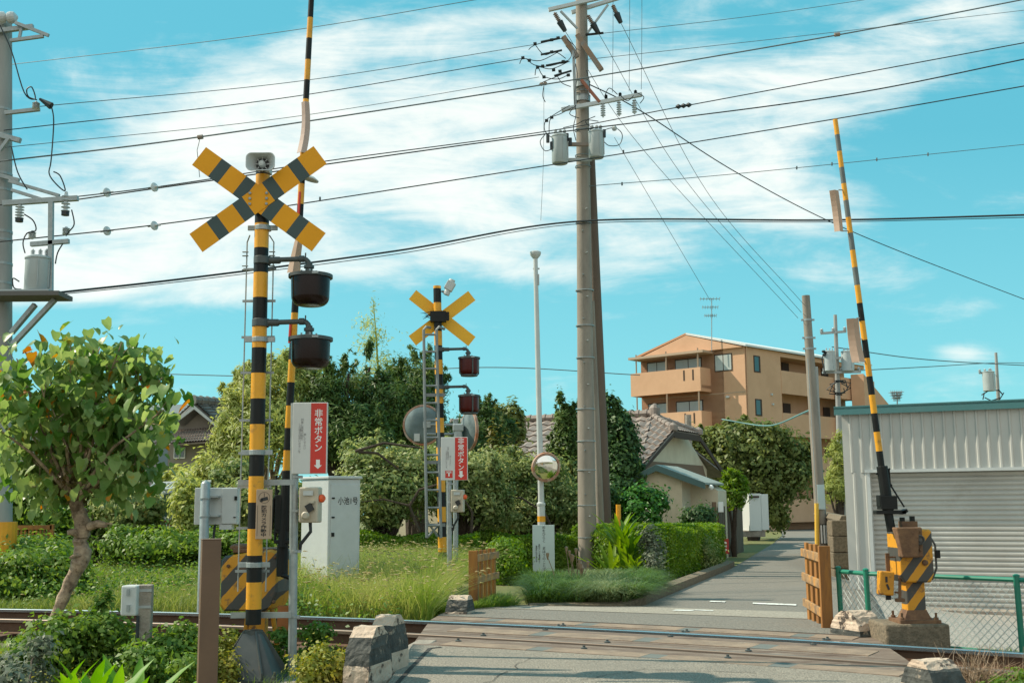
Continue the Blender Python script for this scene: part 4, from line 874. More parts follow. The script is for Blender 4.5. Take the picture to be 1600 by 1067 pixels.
b = MB(); b.lathe(c2, [(.295, .02), (.325, .015), (.33, -.02), (.30, -.04)], MORNG, 30, ax=(-.9, -.42, 0), caps=False); b.build('rim', t, smooth=True)
b = MB(); q = P(716, 668, ym-.12); b.box(q, (.17, .12, .12), TRANSF); b.box(q+Vector((0, 0, -.13)), (.12, .1, .16), TRANSF); b.build('mount', t, bevel=.02)
# ------------------------------------------------------------ mirror pole & board
Ym = 22.0; xa, xb_ = P(847.5, 892, Ym), P(836.5, 400, Ym); zg = zt(xa.x, Ym)
t = thing('mirror_pole', 'slim pale steel pole with a convex road mirror and small lamp on top', 'mirror pole', (xa.x, Ym, zg))
b = MB(); pm = P(846, 800, Ym); b.tube([(xa.x, Ym, zg), pm, xb_], [.062, .060, .044], LGREY, 16); b.tube([(xa.x, Ym, zg), P(845.5, 790, Ym)], .075, LGREY, 16); b.lathe(P(845.5, 790, Ym), [(.075, 0), (.085, .01), (.085, .05), (.05, .08)], LGREY, 16); b.build('pole', t, smooth=True)
b = MB(); b.tube([P(846, 815, Ym), P(846, 806, Ym)], .078, YEL, 16); b.build('yellow_band', t)
b = MB(); q = P(836.5, 395, Ym); b.lathe((q.x, Ym, q.z-.06), [(.05, -.06), (.10, 0), (.115, .05), (.11, .075), (.05, .10)], LGREY, 20); b.build('lamp_head', t, smooth=True)
b = MB(); b.box(P(841, 437, Ym-.02), (.04, .04, .22), GALV); b.box(P(838, 420, Ym), (.13, .02, .03), GALV); b.build('bracket', t)
mc = P(853.5, 730, Ym-.18); ax_ = Vector((.26, -.95, -.20)).normalized(); b = MB()
b.lathe(mc, [(.0, .055), (.06, .053), (.12, .045), (.17, .033), (.215, .018), (.245, .002)][::-1], MIRROR, 48, ax=ax_); b.build('mirror_face', t, smooth=True)
b = MB(); rr = []; nseg = 24
b.lathe(mc, [(.245, .0), (.248, .02), (.285, .012), (.29, -.04), (.24, -.05)], MORNG, 48, ax=ax_, caps=False); b.lathe(mc-ax_*.045, [(.245, 0), (.1, -.05), (.03, -.06)], LGREY, 32, ax=ax_); o = b.build('mirror_frame', t, smooth=True)
o.data.materials.append(WSIGN)
b = MB(); b.tube([mc+Vector((-.0, .06, .08)), P(843, 725, Ym)], .02, GALV, 8); b.tube([mc+Vector((0, .06, -.08)), P(844, 738, Ym)], .02, GALV, 8); b.build('mirror_arm', t)
Yw = 21.6; a, c = P(832, 820, Yw), P(867, 892, Yw); t = thing('signboard', 'pale rectangular board with vertical writing in front of the mirror pole', 'signboard', ((a.x+c.x)/2, Yw, zt(a.x, Yw)))
b = MB(); PBLUE = mat('pale_blue_board', (.52, .60, .59), .5, col2=(.46, .53, .52), sc=2); b.box(((a.x+c.x)/2, Yw, (a.z+c.z)/2), (c.x-a.x, .02, a.z-c.z), PBLUE); pn = b.build('panel', t, bevel=.004)
b = MB()
for x in (a.x+.025, c.x-.025): b.box((x, Yw+.02, (a.z+zt(a.x, Yw))/2), (.03, .02, a.z-zt(a.x, Yw)), GALV)
b.build('leg', t)
w, h = c.x-a.x, a.z-c.z; X = lambda f: a.x+w*f
text('めをひらく まほうのことば', .066, INK, (X(.52), Yw-.012, (a.z+c.z)/2), pn, vertical=True, ls=.98)
text('愛知のこども美術展より', .036, INK, (X(.30), Yw-.012, a.z-h*.62), pn, name='small_lettering', vertical=True, ls=.9)
text('蒲郡市の花と緑の会', .036, INK, (X(.17), Yw-.012, a.z-h*.62), pn, name='small_lettering', vertical=True, ls=.95)
# ------------------------------------------------------------ chain-link fence
FT = .545
fp = [P(1590, 900, 10.0), P(1355, 900, 11.0), P(1312, 900, 11.4)]
d = (fp[1]-fp[0]); d.z = 0; dn = d.normalized(); f0 = fp[0]-dn*4.5
t = thing('chain_link_fence', 'low green framed chain link fence in front of the grey barn', 'fence', (fp[0].x, fp[0].y, -.15))
for p in (f0+dn*2.0, fp[0], fp[1], fp[2]):
    b = MB(); zz = zt(p.x, p.y)-.1; b.tube([(p.x, p.y, zz), (p.x-.012, p.y, FT+.01)], .026, GRNP, 12); b.lathe((p.x-.012, p.y, FT+.01), [(.03, 0), (.03, .012), (.012, .022)], GRNP, 12); b.build('fence_post', t)
b = MB()
for (pa, pb_) in ((f0, fp[1]), (fp[1], fp[2])):
    pa, pb_ = pa.copy(), pb_.copy(); pa.z = pb_.z = FT-.02; b.tube([pa, pb_], .021, GRNP, 8)
b.build('top_rail', t)
b = MB(); pa, pb_ = f0.copy(), fp[1].copy(); pa.z = pb_.z = -.10; b.tube([pa, pb_], .012, GRNP, 8); b.build('bottom_rail', t)
b = MB()
def mesh_run(pa, pb_, z0, z1, step=.072):
    L_ = (pb_-pa).length; dd = (pb_-pa)/L_; H2 = z1-z0; n = int(L_/step)+int(H2/step)+2; nrm = Vector((-dd.y, dd.x, 0))
    for sgn in (1, -1):
        for i in range(-int(H2/step)-1, n):
            s0 = i*step; s1 = s0+sgn*H2*.95
            if sgn < 0: s0, s1 = s0+0, s0-H2*.95
            za, zb2 = z0, z1
            if max(s0, s1) < 0 or min(s0, s1) > L_: continue
            def clip(s0, za, s1, zb2):
                if s0 < 0: za += (zb2-za)*(0-s0)/(s1-s0); s0 = 0
                if s1 < 0: zb2 += (za-zb2)*(0-s1)/(s0-s1); s1 = 0
                if s0 > L_: za += (zb2-za)*(s0-L_)/(s0-s1); s0 = L_
                if s1 > L_: zb2 += (za-zb2)*(s1-L_)/(s1-s0); s1 = L_
                return s0, za, s1, zb2
            s0, za, s1, zb2 = clip(s0, za, s1, zb2)
            if abs(s1-s0) < .01: continue
            A_ = Vector((pa.x, pa.y, 0))+dd*s0+Vector((0, 0, za))+nrm*.004*sgn; B_ = Vector((pa.x, pa.y, 0))+dd*s1+Vector((0, 0, zb2))+nrm*.004*sgn
            b.tube([A_, B_], .003, WIREM, 4, caps=False)
pa, pb_ = f0.copy(), fp[1].copy(); pa.z = pb_.z = 0; mesh_run(pa, pb_, -.12, FT-.03)
pa, pb_ = fp[1].copy(), fp[2].copy(); pa.z = pb_.z = 0; mesh_run(pa, pb_, -.12, FT-.03)
b.build('wire_mesh', t, recalc=False)
# ------------------------------------------------------------ barn
BD = Vector((.908, -.418, 0)); BN = Vector((-.418, -.908, 0)); B0 = P(1317, 700, 18.4); B0.z = 0; zB = -.5
def bp(s, z, out=0): return B0+BD*s+BN*out+Vector((0, 0, z))
ztopB = P(1316, 646, 18.4).z; zsh = P(1355, 738, 18.2).z
zsh = None
# shutter opening starts where the pixel column 1355 meets the facade
def facade_s(u, v=800):
    d_ = ray(u, v); k = (B0.dot(BN)-0)/(Vector((d_.x, d_.y, 0)).dot(BN)); p = Vector((d_.x, d_.y, 0))*k; return (p-B0).dot(BD), k
s1, k1 = facade_s(1357, 740); zsh = CH+ray(1357, 738).z*k1
LB = 11.0; s2 = LB-.8
t = thing('barn', 'low grey corrugated metal barn with teal roof edge and wide shutter', 'barn', (B0.x, B0.y, zB))
b = MB()
def ribbed(b, s0, s1_, z0, z1, out, m, pitch=.16, depth=.022, axis='v'):
    n = max(1, int(round((s1_-s0)/pitch))); pts = []
    for i in range(n):
        a0 = s0+(s1_-s0)*i/n; w = (s1_-s0)/n
        pts += [(a0, 0), (a0+w*.70, 0), (a0+w*.78, depth), (a0+w*.92, depth)]
    pts.append((s1_, 0)); vs = [bp(s, z0, out+o_) for s, o_ in pts]+[bp(s, z1, out+o_) for s, o_ in pts]; k = len(pts)
    b.add(vs, [(i, i+1, k+i+1, k+i) for i in range(k-1)], m)
ribbed(b, 0, LB, zsh, ztopB, 0, BARN); ribbed(b, 0, s1, zB-.3, zsh, 0, BARN); ribbed(b, s2, LB, zB-.3, zsh, 0, BARN)
b.build('front_cladding', t, recalc=False)
b = MB(); dp = 7.0
for s in (0, LB): b.poly([bp(s, zB-.3, -.01), bp(s, ztopB, -.01), bp(s, ztopB+.15, -dp), bp(s, zB-.3, -dp)], BARN, BD*(.05 if s == 0 else -.05))
b.poly([bp(0, zB-.3, -dp), bp(LB, zB-.3, -dp), bp(LB, ztopB+.1, -dp), bp(0, ztopB+.1, -dp)], BARN); b.build('wall', t)
b = MB(); b.poly([bp(-.1, ztopB+.06, .10), bp(LB+.1, ztopB+.06, .10), bp(LB+.1, ztopB+.25, -dp-.1), bp(-.1, ztopB+.25, -dp-.1)], BARNT, (0, 0, .05)); b.poly([bp(-.1, ztopB-.03, .10), bp(LB+.1, ztopB-.03, .10), bp(LB+.1, ztopB+.09, .10), bp(-.1, ztopB+.09, .10)], BARNT, -BN*.03); b.build('roof', t)
b = MB(); n = int((zsh-zB)/.075); pr = []
for i in range(n):
    z = zB+(zsh-zB)*i/n; hh = (zsh-zB)/n; pr += [(z, -.12), (z+hh*.35, -.095), (z+hh*.7, -.095), (z+hh*.95, -.118)]
pr.append((zsh, -.12)); k = len(pr); b.add([bp(s1, z, o_) for z, o_ in pr]+[bp(s2, z, o_) for z, o_ in pr], [(i, i+1, k+i+1, k+i) for i in range(k-1)], SHUT); b.build('shutter', t, recalc=False)
b = MB(); b.box(bp((s1+s2)/2, zsh+.02, -.02), (s2-s1+.1, .18, .05), LGREY, rz=math.atan2(BD.y, BD.x))
for s in (s1, s2): b.box(bp(s, (zsh+zB)/2, -.05), (.05, .2, zsh-zB+.02), LGREY, rz=math.atan2(BD.y, BD.x))
b.build('shutter_frame', t)
b = MB(); b.box(bp((s1+s2)/2, zB-.02, .1), (s2-s1, .5, .16), CONC, rz=math.atan2(BD.y, BD.x)); b.build('threshold', t)
# ------------------------------------------------------------ block wall & concrete pole right
Yb = 24.; t = thing('stone_wall', 'old mossy block garden wall between the concrete pole and the barn', 'wall', (P(1297, 850, Yb).x, Yb, zt(6.5, Yb)))
x0 = P(1296, 850, Yb).x; ztw = P(1300, 812, Yb).z; 
for i in range(4):
    b = MB(); zz = zt(x0+.2, Yb)-.1+(ztw-zt(x0+.2, Yb)+.1)*i/4; hh = (ztw-zt(x0+.2, Yb)+.1)/4; b.box((x0+.2, Yb, zz+hh/2), (.34+.02*(i % 2), .34, hh-.012), CONCD); b.build('pillar_block', t, bevel=.02)
b = MB(); 
for i in range(10):
    for j in range(4):
        hh = (ztw-.15+.5)/4; p = Vector((x0+.32, Yb, 0)).lerp(Vector((x0+2.2, Yb+9, 0)), (i+.5)/10); b.box((p.x, p.y, -.5+hh*(j+.5)+.05), (.2, .92, hh-.012), CONCD, rz=R_(-12))
b.build('block_courses', t, bevel=.01)
b = MB(); pA_, pB_ = Vector((x0+.32, Yb-.1, ztw-.02)), Vector((x0+2.2, Yb+9, ztw+.02)); b.tube([pA_, pB_], .12, CONCD, 6); b.build('coping', t)
Yp = 28.; xb1, xt1 = P(1287, 870, Yp), P(1259, 462, Yp); zg = zt(xb1.x, Yp)
t = thing('utility_pole', 'bare concrete utility pole with yellow guard and striped plate behind the right gate', 'utility pole', (xb1.x, Yp, zg))
b = MB(); b.tube([(xb1.x, Yp, zg), xt1], [.150, .10], POLEC, 18); b.build('pole', t, smooth=True)
b = MB(); b.tube([P(1277, 862, Yp-.15), P(1276, 786, Yp-.15)], .055, mat('guard_yellow', (.75, .45, .06), .5), 10); b.build('wire_guard', t)
b = MB(); b.tube([P(1276, 786, Yp-.15), P(1262, 560, Yp-.12)], .01, GALV, 5); b.build('stay_wire', t)
b = MB(); q = P(1283, 776, Yp-.17); b.box(q, (.18, .02, .6), PBLUE); b.build('number_plate', t)
b = MB(); q = P(1286, 834, Yp); b.lathe((q.x-.01, Yp, q.z-.24), [(.155, 0), (.155, .48)], BLK, 18, caps=False)
for k in range(7): a = R_(-165+25*k); b.box((q.x-.01+.157*math.cos(a), Yp+.157*math.sin(a), q.z), (.04, .012, .44), WHT, rz=a+math.pi/2)
b.build('warning_sleeve', t)
b = MB()
for v in (500, 528, 545): b = MB(); screw_clamp(b, (P(1262+ (v-500)*.06, v, Yp).x, Yp, P(1262, v, Yp).z), .108, GALV, .05); b.build('steel_band', t)
Yz = 40.; xb1, xt1 = P(1284, 840, Yz), P(1274, 573, Yz); b = MB(); b.tube([(xb1.x, Yz, zt(xb1.x, Yz)), xt1], [.13, .09], POLEG, 14); tag(b.build('utility_pole'), 'slim grey pole close behind the bare concrete pole', 'utility pole')
# ------------------------------------------------------------ utility poles with gear
def insulator(b, c, h=.28, r=.06, m=INSW, ax=(0, 0, 1)):
    pr = [(r*.3, 0)]
    for i in range(5): z = h*(.1+.16*i); pr += [(r*.45, z), (r, z+h*.04), (r*.9, z+h*.07), (r*.45, z+h*.1)]
    pr += [(r*.3, h)]; b.lathe(c, pr, m, 12, ax=ax)
def transformer(par, c, r, h, m=TRANSF):
    b = MB(); b.lathe(c, [(r*.92, 0), (r, .02), (r, h-.03), (r*1.06, h-.02), (r*1.06, h), (r*.8, h+.03), (r*.1, h+.04)], m, 24)
    for k in range(3): a = -1.2+k*.9; b.box((c[0]+r*1.03*math.cos(a), c[1]+r*1.03*math.sin(a), c[2]+h*.5), (.02, .012, h*.8), m, rz=a)
    o = b.build('transformer', par, smooth=True)
    b = MB()
    for dx in (-.5, .1, .6): insulator(b, (c[0]+r*dx, c[1], c[2]+h+.02), .13, .035)
    b.build('bushing', o); return o
YU = 22.5; pb_, pt_ = P(918, 895, YU), P(908, -40, YU); zg = zt(pb_.x, YU)
up = thing('utility_pole', 'tall brown concrete utility pole in the centre with crossarms and two transformers', 'utility pole', (pb_.x, YU, zg))
b = MB(); b.tube([(pb_.x, YU, zg), pt_], [.185, .118], POLEC, 24); b.build('pole', up, smooth=True)
def ux(v): return pb_.lerp(pt_, (895-v)/935).x
b = MB()
for v in (130, 145, 152, 205, 245, 262, 350, 560, 640, 690, 735, 790, 840, 510, 455): b = MB(); b.lathe((ux(v), YU, P(908, v, YU).z), [(.17, 0), (.188 if v > 400 else .16, 0), (.188 if v > 400 else .16, .02), (.17, .02)], GALV, 20, caps=False); b.build('steel_band', up)
for v in (160, 138): b = MB(); b.lathe((ux(v), YU, P(908, v, YU).z), [(.15, 0), (.165, .0), (.165, .12), (.15, .12)], GALV, 20, caps=False); b.build('steel_band', up)
b = MB()
for i, v in enumerate(range(330, 860, 34)): s = -1 if i % 2 else 1; b.tube([(ux(v)+.02*s, YU-.12, P(908, v, YU).z), (ux(v)+.05*s, YU-.26, P(908, v, YU).z)], .012, GALV, 6)
b.build('step_bolts', up)
def beam(b, u0, v0, u1, v1, Y0, Y1, w, m=GALV, h=None):
    p, q = P(u0, v0, Y0), P(u1, v1, Y1); d = q-p; c = (p+q)/2; x = d.normalized(); y = Vector((0, 0, 1)).cross(x).normalized(); z = x.cross(y); h = h or w
    b.box(c, (d.length, w, h), m, rot=Matrix((x, y, z)).transposed())
for (g) in ((857, 16, 985, -14, YU-.17), (893, 20, 1010, -16, YU+.2)):
    b = MB(); beam(b, g[0], g[1], g[2], g[3], g[4], g[4], .075, INSW); b.build('crossarm', up, bevel=.004)
b = MB(); beam(b, 876, 18, 902, 45, YU-.2, YU-.15, .04); beam(b, 950, 8, 918, 52, YU-.2, YU-.15, .04); b.build('crossarm_brace', up)
RUSTP = mat('arm_rusty', (.30, .17, .09), .8, col2=(.22, .22, .21), sc=4, amt=.9)
b = MB(); beam(b, 877, 172, 1003, 148, YU-.22, YU-.22, .08, INSW); b.build('crossarm', up, bevel=.004)
for g in ((880, 58, 902, 90, YU-.2, YU-.2, .10, RUSTP), (902, 55, 940, 110, YU-.2, YU-.3, .10, RUSTP), (908, 125, 937, 160, YU-.22, YU-.25, .06, mat('arm_red', (.33, .12, .07), .7)), (896, 80, 899, 168, YU-.22, YU-.22, .06, GALV), (915, 55, 943, 52, YU-.2, YU-.2, .04, BLK)):
    b = MB(); beam(b, *g); b.build('strut', up, bevel=.004)
BLKI = mat('black_sleeve', (.015, .02, .022), .5)
for (u, v, u2, v2) in ((866, 20, 883, 49), (918, 24, 935, 52), (957, 8, 970, 36)):
    b = MB(); p, q = P(u, v, YU-.25), P(u2, v2, YU-.25); m_ = p.lerp(q, .5); insulator(b, p, (m_-p).length*1.05, .05, mat('brown_porcelain', (.30, .22, .18), .4), ax=(m_-p)); b.tube([m_, q], [.07, .045], BLKI, 10); b.build('strain_insulator', up)
for (u, v) in ((942, 162), (967, 160), (991, 157)):
    b = MB(); p = P(u, v, YU-.22); insulator(b, p+Vector((0, 0, -.30)), .30, .055); b.tube([p, p+Vector((.0, 0, -.02))], .04, GALV, 8); b.build('hanging_insulator', up)
b = MB()
for (u, v) in ((947, 152), (969, 149), (993, 145), (900, 160)): insulator(b, P(u, v+3, YU-.22), .10, .035, BLKI)
b.build('pin_insulators', up)
transformer(up, P(875, 256, YU-.45), .165, .58); transformer(up, P(932, 247, YU-.45), .155, .55)
b = MB(); beam(b, 868, 226, 935, 226, YU-.3, YU-.3, .07, RUSTP); beam(b, 880, 250, 925, 250, YU-.28, YU-.28, .06, TRANSF)
for (u, v) in ((856, 217), (886, 215), (891, 222), (925, 207), (944, 209), (862, 228)): b.tube([P(u, v+6, YU-.5), P(u, v-6, YU-.5)], .035, BLKI, 8)
b.build('transformer_hanger', up)
b = MB()
def loop(pts, Y, r=.011, m=CABLE): 
    q = [P(u, v, Y) for u, v in pts]; o_ = []
    for i in range(len(q)-1):
        p0_, p1_, p2_, p3_ = q[max(i-1, 0)], q[i], q[i+1], q[min(i+2, len(q)-1)]
        for k in range(5):
            t_ = k/5; o_.append(.5*((2*p1_)+(p2_-p0_)*t_+(2*p0_-5*p1_+4*p2_-p3_)*t_*t_+(3*p1_-p0_-3*p2_+p3_)*t_**3))
    o_.append(q[-1]); b.tube(o_, r, m, 5)
for pts in ([(880, 60), (838, 70), (826, 78)], [(878, 78), (845, 95), (818, 92), (812, 100)], [(890, 96), (862, 108), (840, 105), (836, 118)], [(893, 110), (870, 120), (850, 128), (842, 133)],
            [(836, 70), (850, 86), (868, 82), (884, 92)], [(822, 92), (835, 102), (856, 104), (880, 98)], [(842, 108), (850, 120), (872, 124), (890, 116)], [(884, 72), (893, 86), (884, 98), (872, 100)], [(886, 62), (900, 76), (896, 92)],
            [(890, 165), (865, 180), (852, 190), (852, 206), (866, 218)], [(870, 118), (878, 130), (892, 136)], [(895, 168), (876, 178), (860, 186), (858, 210)], [(852, 210), (844, 222), (852, 236), (868, 230)],
            [(940, 205), (960, 200), (972, 210), (968, 226), (952, 228), (944, 222)], [(900, 165), (890, 178), (905, 185)], [(945, 150), (952, 138), (965, 148)], [(968, 148), (980, 158), (990, 150)], [(994, 145), (1006, 152), (1000, 162)], [(880, 200), (900, 195), (915, 188), (935, 190)], [(925, 200), (915, 190), (930, 182)],
            [(899, 100), (902, 120), (897, 150), (900, 178), (896, 200), (900, 220)], [(850, 134), (848, 150), (852, 160)], [(916, 110), (921, 130), (918, 155)]):
    b = MB(); loop(pts, YU-.32, .009); b.build('jumper_wire', up)
b = MB()
for (u, v) in ((836, 69), (817, 91), (827, 95), (840, 106), (848, 104), (865, 110), (875, 112), (850, 121), (888, 118), (862, 63), (872, 60), (862, 82), (880, 97), (854, 189), (862, 184)): b.tube([P(u-2.5, v, YU-.33), P(u+2.5, v-.5, YU-.33)], .035, BLKI, 8)
for (u, v, u2, v2) in ((845, 66, 875, 60), (845, 86, 878, 79), (853, 103, 888, 96), (866, 119, 893, 111)): b.tube([P(u, v, YU-.33), P(u2, v2, YU-.33)], .022, BLKI, 6)
b.build('wire_sleeves', up)
b = MB(); b.lathe(P(846, 134, YU-.4), [(.03, 0), (.045, .03), (.03, .06)], RUSTP, 8); b.lathe(P(852, 133, YU-.4), [(.03, 0), (.045, .03), (.03, .06)], RUSTP, 8); b.lathe(P(960, 204, YU-.4), [(.04, 0), (.06, .05), (.03, .1)], LGREY, 8); b.build('cable_clamp', up)
# brace poles
b = MB(); q = P(947, 840, YU+2.2); b.tube([(q.x, YU+2.2, zt(q.x, YU+2)-.1), q, P(922, 225, YU+.25)], [.135, .135, .09], mat('brace_concrete', (.15, .11, .085), .9, col2=(.10, .075, .06), sc=4, stretch=(1, 1, .2)), 18); tag(b.build('brace_pole', smooth=True), 'dark brown leaning brace pole propping the central utility pole', 'brace pole')
b = MB(); q = P(939, 840, YU+1.2); b.tube([(q.x, YU+1.2, zt(q.x, YU+1)-.1), q, P(925, 470, YU+.5)], [.085, .085, .05], POLEC, 14); tag(b.build('brace_pole', smooth=True), 'thin pale leaning prop between the central pole and dark brace pole', 'brace pole')
# left edge pole with transformer platform
YL = 17.5; xl = P(-1, 940, YL).x; zg = zt(xl, YL)
t = thing('utility_pole', 'grey utility pole cut by the left edge with transformer platform and brackets', 'utility pole', (xl, YL, zg)); lp = t
b = MB(); b.tube([(xl, YL, zg), P(3, 35, YL)], [.185, .155], POLEG, 22); b.build('pole', t, smooth=True)
b = MB(); b.tube([(xl, YL, zg), (xl, YL, P(0, 815, YL).z)], .2, YEL, 18); b.build('base_guard', t)
b = MB()
for v in (175, 215, 275, 300, 365, 378, 415, 445): b = MB(); zz_ = P(0, v, YL).z; f_ = (zz_-zg)/(P(3, 35, YL).z-zg); cc_ = Vector((xl, YL, zg)).lerp(P(3, 35, YL), f_); r_ = .185-.03*f_+.008; b.lathe(cc_, [(r_-.02, 0), (r_, 0), (r_, .04), (r_-.02, .04)], GALV, 20, caps=False); b.build('steel_band', t)
b = MB(); beam(b, -10, 50, 52, 42, YL-.2, YL-.2, .07); beam(b, 24, 36, 76, 56, YL-.3, YL-.3, .05); beam(b, 16, 64, 68, 57, YL-.3, YL-.3, .05); beam(b, 30, 62, 34, 42, YL-.25, YL-.25, .04); b.build('top_bracket', t)
b = MB()
for u in (3, 18): b.lathe(P(u, 28, YL-.25), [(.02, -.10), (.09, -.05), (.10, 0), (.09, .05), (.02, .10)], INSW, 16, ax=(1, .2, .2))
b.build('disc_insulator', t)
for g in ((8, 177, 62, 171, YL-.2, .06), (0, 212, 32, 220, YL-.2, .08), (0, 275, 30, 282, YL-.2, .06), (5, 318, 122, 310, YL-.35, .08), (18, 297, 66, 312, YL-.3, .05), (14, 283, 93, 306, YL-.3, .05), (48, 382, 108, 377, YL-.4, .07)):
    b = MB(); beam(b, g[0], g[1], g[2], g[3], g[4], g[4], g[5]); b.build('crossarm', t, bevel=.004)
for g in ((80, 316, 79, 455, YL-.4, YL-.4, .07), (18, 520, 55, 476, YL-.3, YL-.4, .07), (20, 538, 86, 468, YL-.3, YL-.4, .07), (0, 235, 14, 216, YL-.3, YL-.3, .05)):
    b = MB(); beam(b, *g); b.build('strut', t)
b = MB(); q = P(50, 463, YL-.4); b.box((q.x-.05, YL-.4, q.z), (1.15, .55, .07), mat('platform_dark', (.13, .12, .11), .8)); b.box((q.x-.1, YL-.4, q.z+.05), (.9, .45, .04), TRANSF); b.build('platform', t)
transformer(t, P(58, 455, YL-.4), .195, .52)
for (u, v, v2) in ((30, 345, 318), (102, 335, 300)):
    b = MB(); p = P(u, v, YL-.35); h = P(u, v2, YL-.35).z-p.z; insulator(b, p, h, .07); b.tube([p+Vector((0, 0, -.02)), p+Vector((0, 0, .05))], .06, INK, 10); b.build('cutout_switch', t)
for (u, v) in ((56, 172), (50, 374), (103, 368)):
    b = MB(); insulator(b, P(u, v, YL-.35), .14, .06); b.build('pin_insulator', t)
b = MB()
for pts in ([(0, 40), (18, 80), (38, 145), (55, 155), (50, 137), (42, 140), (45, 152), (60, 157)], [(80, 165), (84, 190), (80, 250), (77, 272), (90, 290), (102, 298), (94, 275), (82, 268)], [(18, 230), (28, 270), (45, 300)], [(38, 335), (52, 345), (56, 360), (42, 365), (36, 380), (40, 398)], [(112, 328), (116, 350), (108, 362), (102, 370)], [(100, 378), (90, 395), (86, 415)], [(30, 440), (20, 435), (22, 450), (35, 452)]):
    q = [P(u, v, YL-.4) for u, v in pts]; o_ = []
    for i in range(len(q)-1):
        p0_, p1_, p2_, p3_ = q[max(i-1, 0)], q[i], q[i+1], q[min(i+2, len(q)-1)]
        for k in range(5): t_ = k/5; o_.append(.5*((2*p1_)+(p2_-p0_)*t_+(2*p0_-5*p1_+4*p2_-p3_)*t_*t_+(3*p1_-p0_-3*p2_+p3_)*t_**3))
    b = MB(); b.tube(o_, .011, CABLE, 5); b.build('jumper_wire', t)
b = MB(); b.tube([P(62, 155, YL-.4), P(80, 166, YL-.4)], [.02, .06], BLKI, 8); b.build('wire_sleeve', t)
# ------------------------------------------------------------ power lines
def wire(pts, label, r=.012, m=CABLE, n=16, extra=None, name='power_line', cat='power line'):
    q = [P(*p) for p in pts]; b = MB()
    if len(q) == 2: q.insert(1, (q[0]+q[1])/2-Vector((0, 0, .15)))
    o_ = []
    for i in range(len(q)-1):
        p0_, p1_, p2_, p3_ = (q[i-1] if i else 2*q[0]-q[1]), q[i], q[i+1], (q[i+2] if i+2 < len(q) else 2*q[-1]-q[-2])
        for k in range(n): t_ = k/n; o_.append(.5*((2*p1_)+(p2_-p0_)*t_+(2*p0_-5*p1_+4*p2_-p3_)*t_*t_+(3*p1_-p0_-3*p2_+p3_)*t_**3))
    o_.append(q[-1]); b.tube(o_, r*.85, m, 5)
    if extra: extra(b)
    return tag(b.build(name, recalc=False), label, cat, 'overhead lines across the sky')
wire([(-40, 108, 40), (420, 53, 36), (780, -6, 34)], 'highest thin wire crossing the upper left sky', .014, CABLEG)
wire([(60, 167, 17.2), (470, 127, 20), (836, 70, 22.3)], 'thin wire from the left pole arm to the topmost centre pole sleeve', .008, CABLEG)
wire([(6, 204, 17.3), (440, 154, 20), (816, 92, 22.3)], 'second wire down running from left pole to centre pole sleeves', .010)
wire([(6, 231, 17.3), (450, 184, 20), (842, 121, 22.3)], 'faint thin wire just above the clamped cable at left', .007, CABLEG)
def ex5(b):
    for (u, v, Y) in ((313, 215, 18), (1308, 55, 20)): b.tube([P(u-4, v, Y), P(u+4, v-1, Y)], .04, RUSTP, 8)
    b.tube([P(313, 215, 18), P(308, 235, 18), P(312, 277, 18)], .006, CABLEG, 5)
wire([(-40, 257, 17), (315, 214, 18), (848, 133, 20), (1310, 55, 20), (1640, -8, 20)], 'long cable with rusty clamps passing across the centre pole', .016, CABLEG, extra=ex5)
def disc(b, us, Y, vf):
    for u in us: b.lathe(P(u, vf(u), Y), [(.012, -.07), (.03, -.03), (.075, -.01), (.078, .01), (.03, .03), (.012, .07)], INSW, 16, ax=(.85, -.5, .1)); b.tube([P(u-10, vf(u)+1.2, Y), P(u+10, vf(u)-1.2, Y)], .014, GALV, 6)
wire([(-40, 325, 17), (240, 293, 18), (510, 252, 19), (858, 205, 20.5), (1070, 166, 20), (1640, 60, 19)], 'line with two glass discs, upper of the two disc lines at left', .012, extra=lambda b: (disc(b, (167, 241), 18, lambda u: 301-(u-167)*.11), disc(b, (), 18, None), [b.lathe(P(u, 166-(u-1066)*.15, 19.9), [(.02, -.05), (.05, 0), (.02, .05)], BLKI, 8, ax=(1, 0, .1)) for u in (1060, 1068, 1076)]))
wire([(100, 315, 18.3), (510, 257, 19.2), (858, 209, 20.7), (1300, 152, 19.5), (1640, 85, 19)], 'thicker dark line running just beneath the upper disc line', .015)
wire([(-40, 382, 17), (240, 352, 18), (500, 314, 19), (975, 240, 20.5), (1330, 182, 20), (1640, 128, 19)], 'line with two glass discs, lower of the two disc lines at left', .013, extra=lambda b: (disc(b, (167, 241), 18, lambda u: 361-(u-167)*.11), [b.tube([P(u, v, 20.5), P(u, v-5, 20.5)], .018, CABLE, 6) for u, v in ((500, 313), (974, 240))]))
def twist(b):
    pass
wire([(85, 458, 17.3), (300, 434, 19), (620, 392, 21), (905, 346, 22.3), (1300, 344, 21), (1640, 335, 20)], 'thick low bundled telephone cable bending at the centre pole', .022)
wire([(85, 461, 17.3), (300, 438, 19), (620, 397, 21), (905, 350, 22.3), (1300, 347, 21), (1640, 339, 20)], 'thin support wire hanging directly under the thick bundled cable', .009)
wire([(920, 291, 22.4), (1180, 269, 24), (1640, 222, 26)], 'thin spacer wire at mid height right of the centre pole', .009, CABLEG, extra=lambda b: [b.tube([P(u, v+2, Y), P(u, v-3, Y)], .018, CABLEG, 5) for u, v, Y in ((972, 288, 22.7), (1245, 263, 24.3), (1300, 257, 24.7), (1370, 250, 25), (1450, 242, 25.3))])
wire([(912, 128, 22.4), (1000, 173, 22.9), (1160, 275, 26), (1350, 370, 30), (1640, 483, 36)], 'dark diagonal line falling to the right edge through the thick cable', .015)
wire([(912, 94, 22.4), (1250, 57, 24), (1640, 12, 26)], 'thin wire rising right from the rusty strut of centre pole', .008, CABLEG)
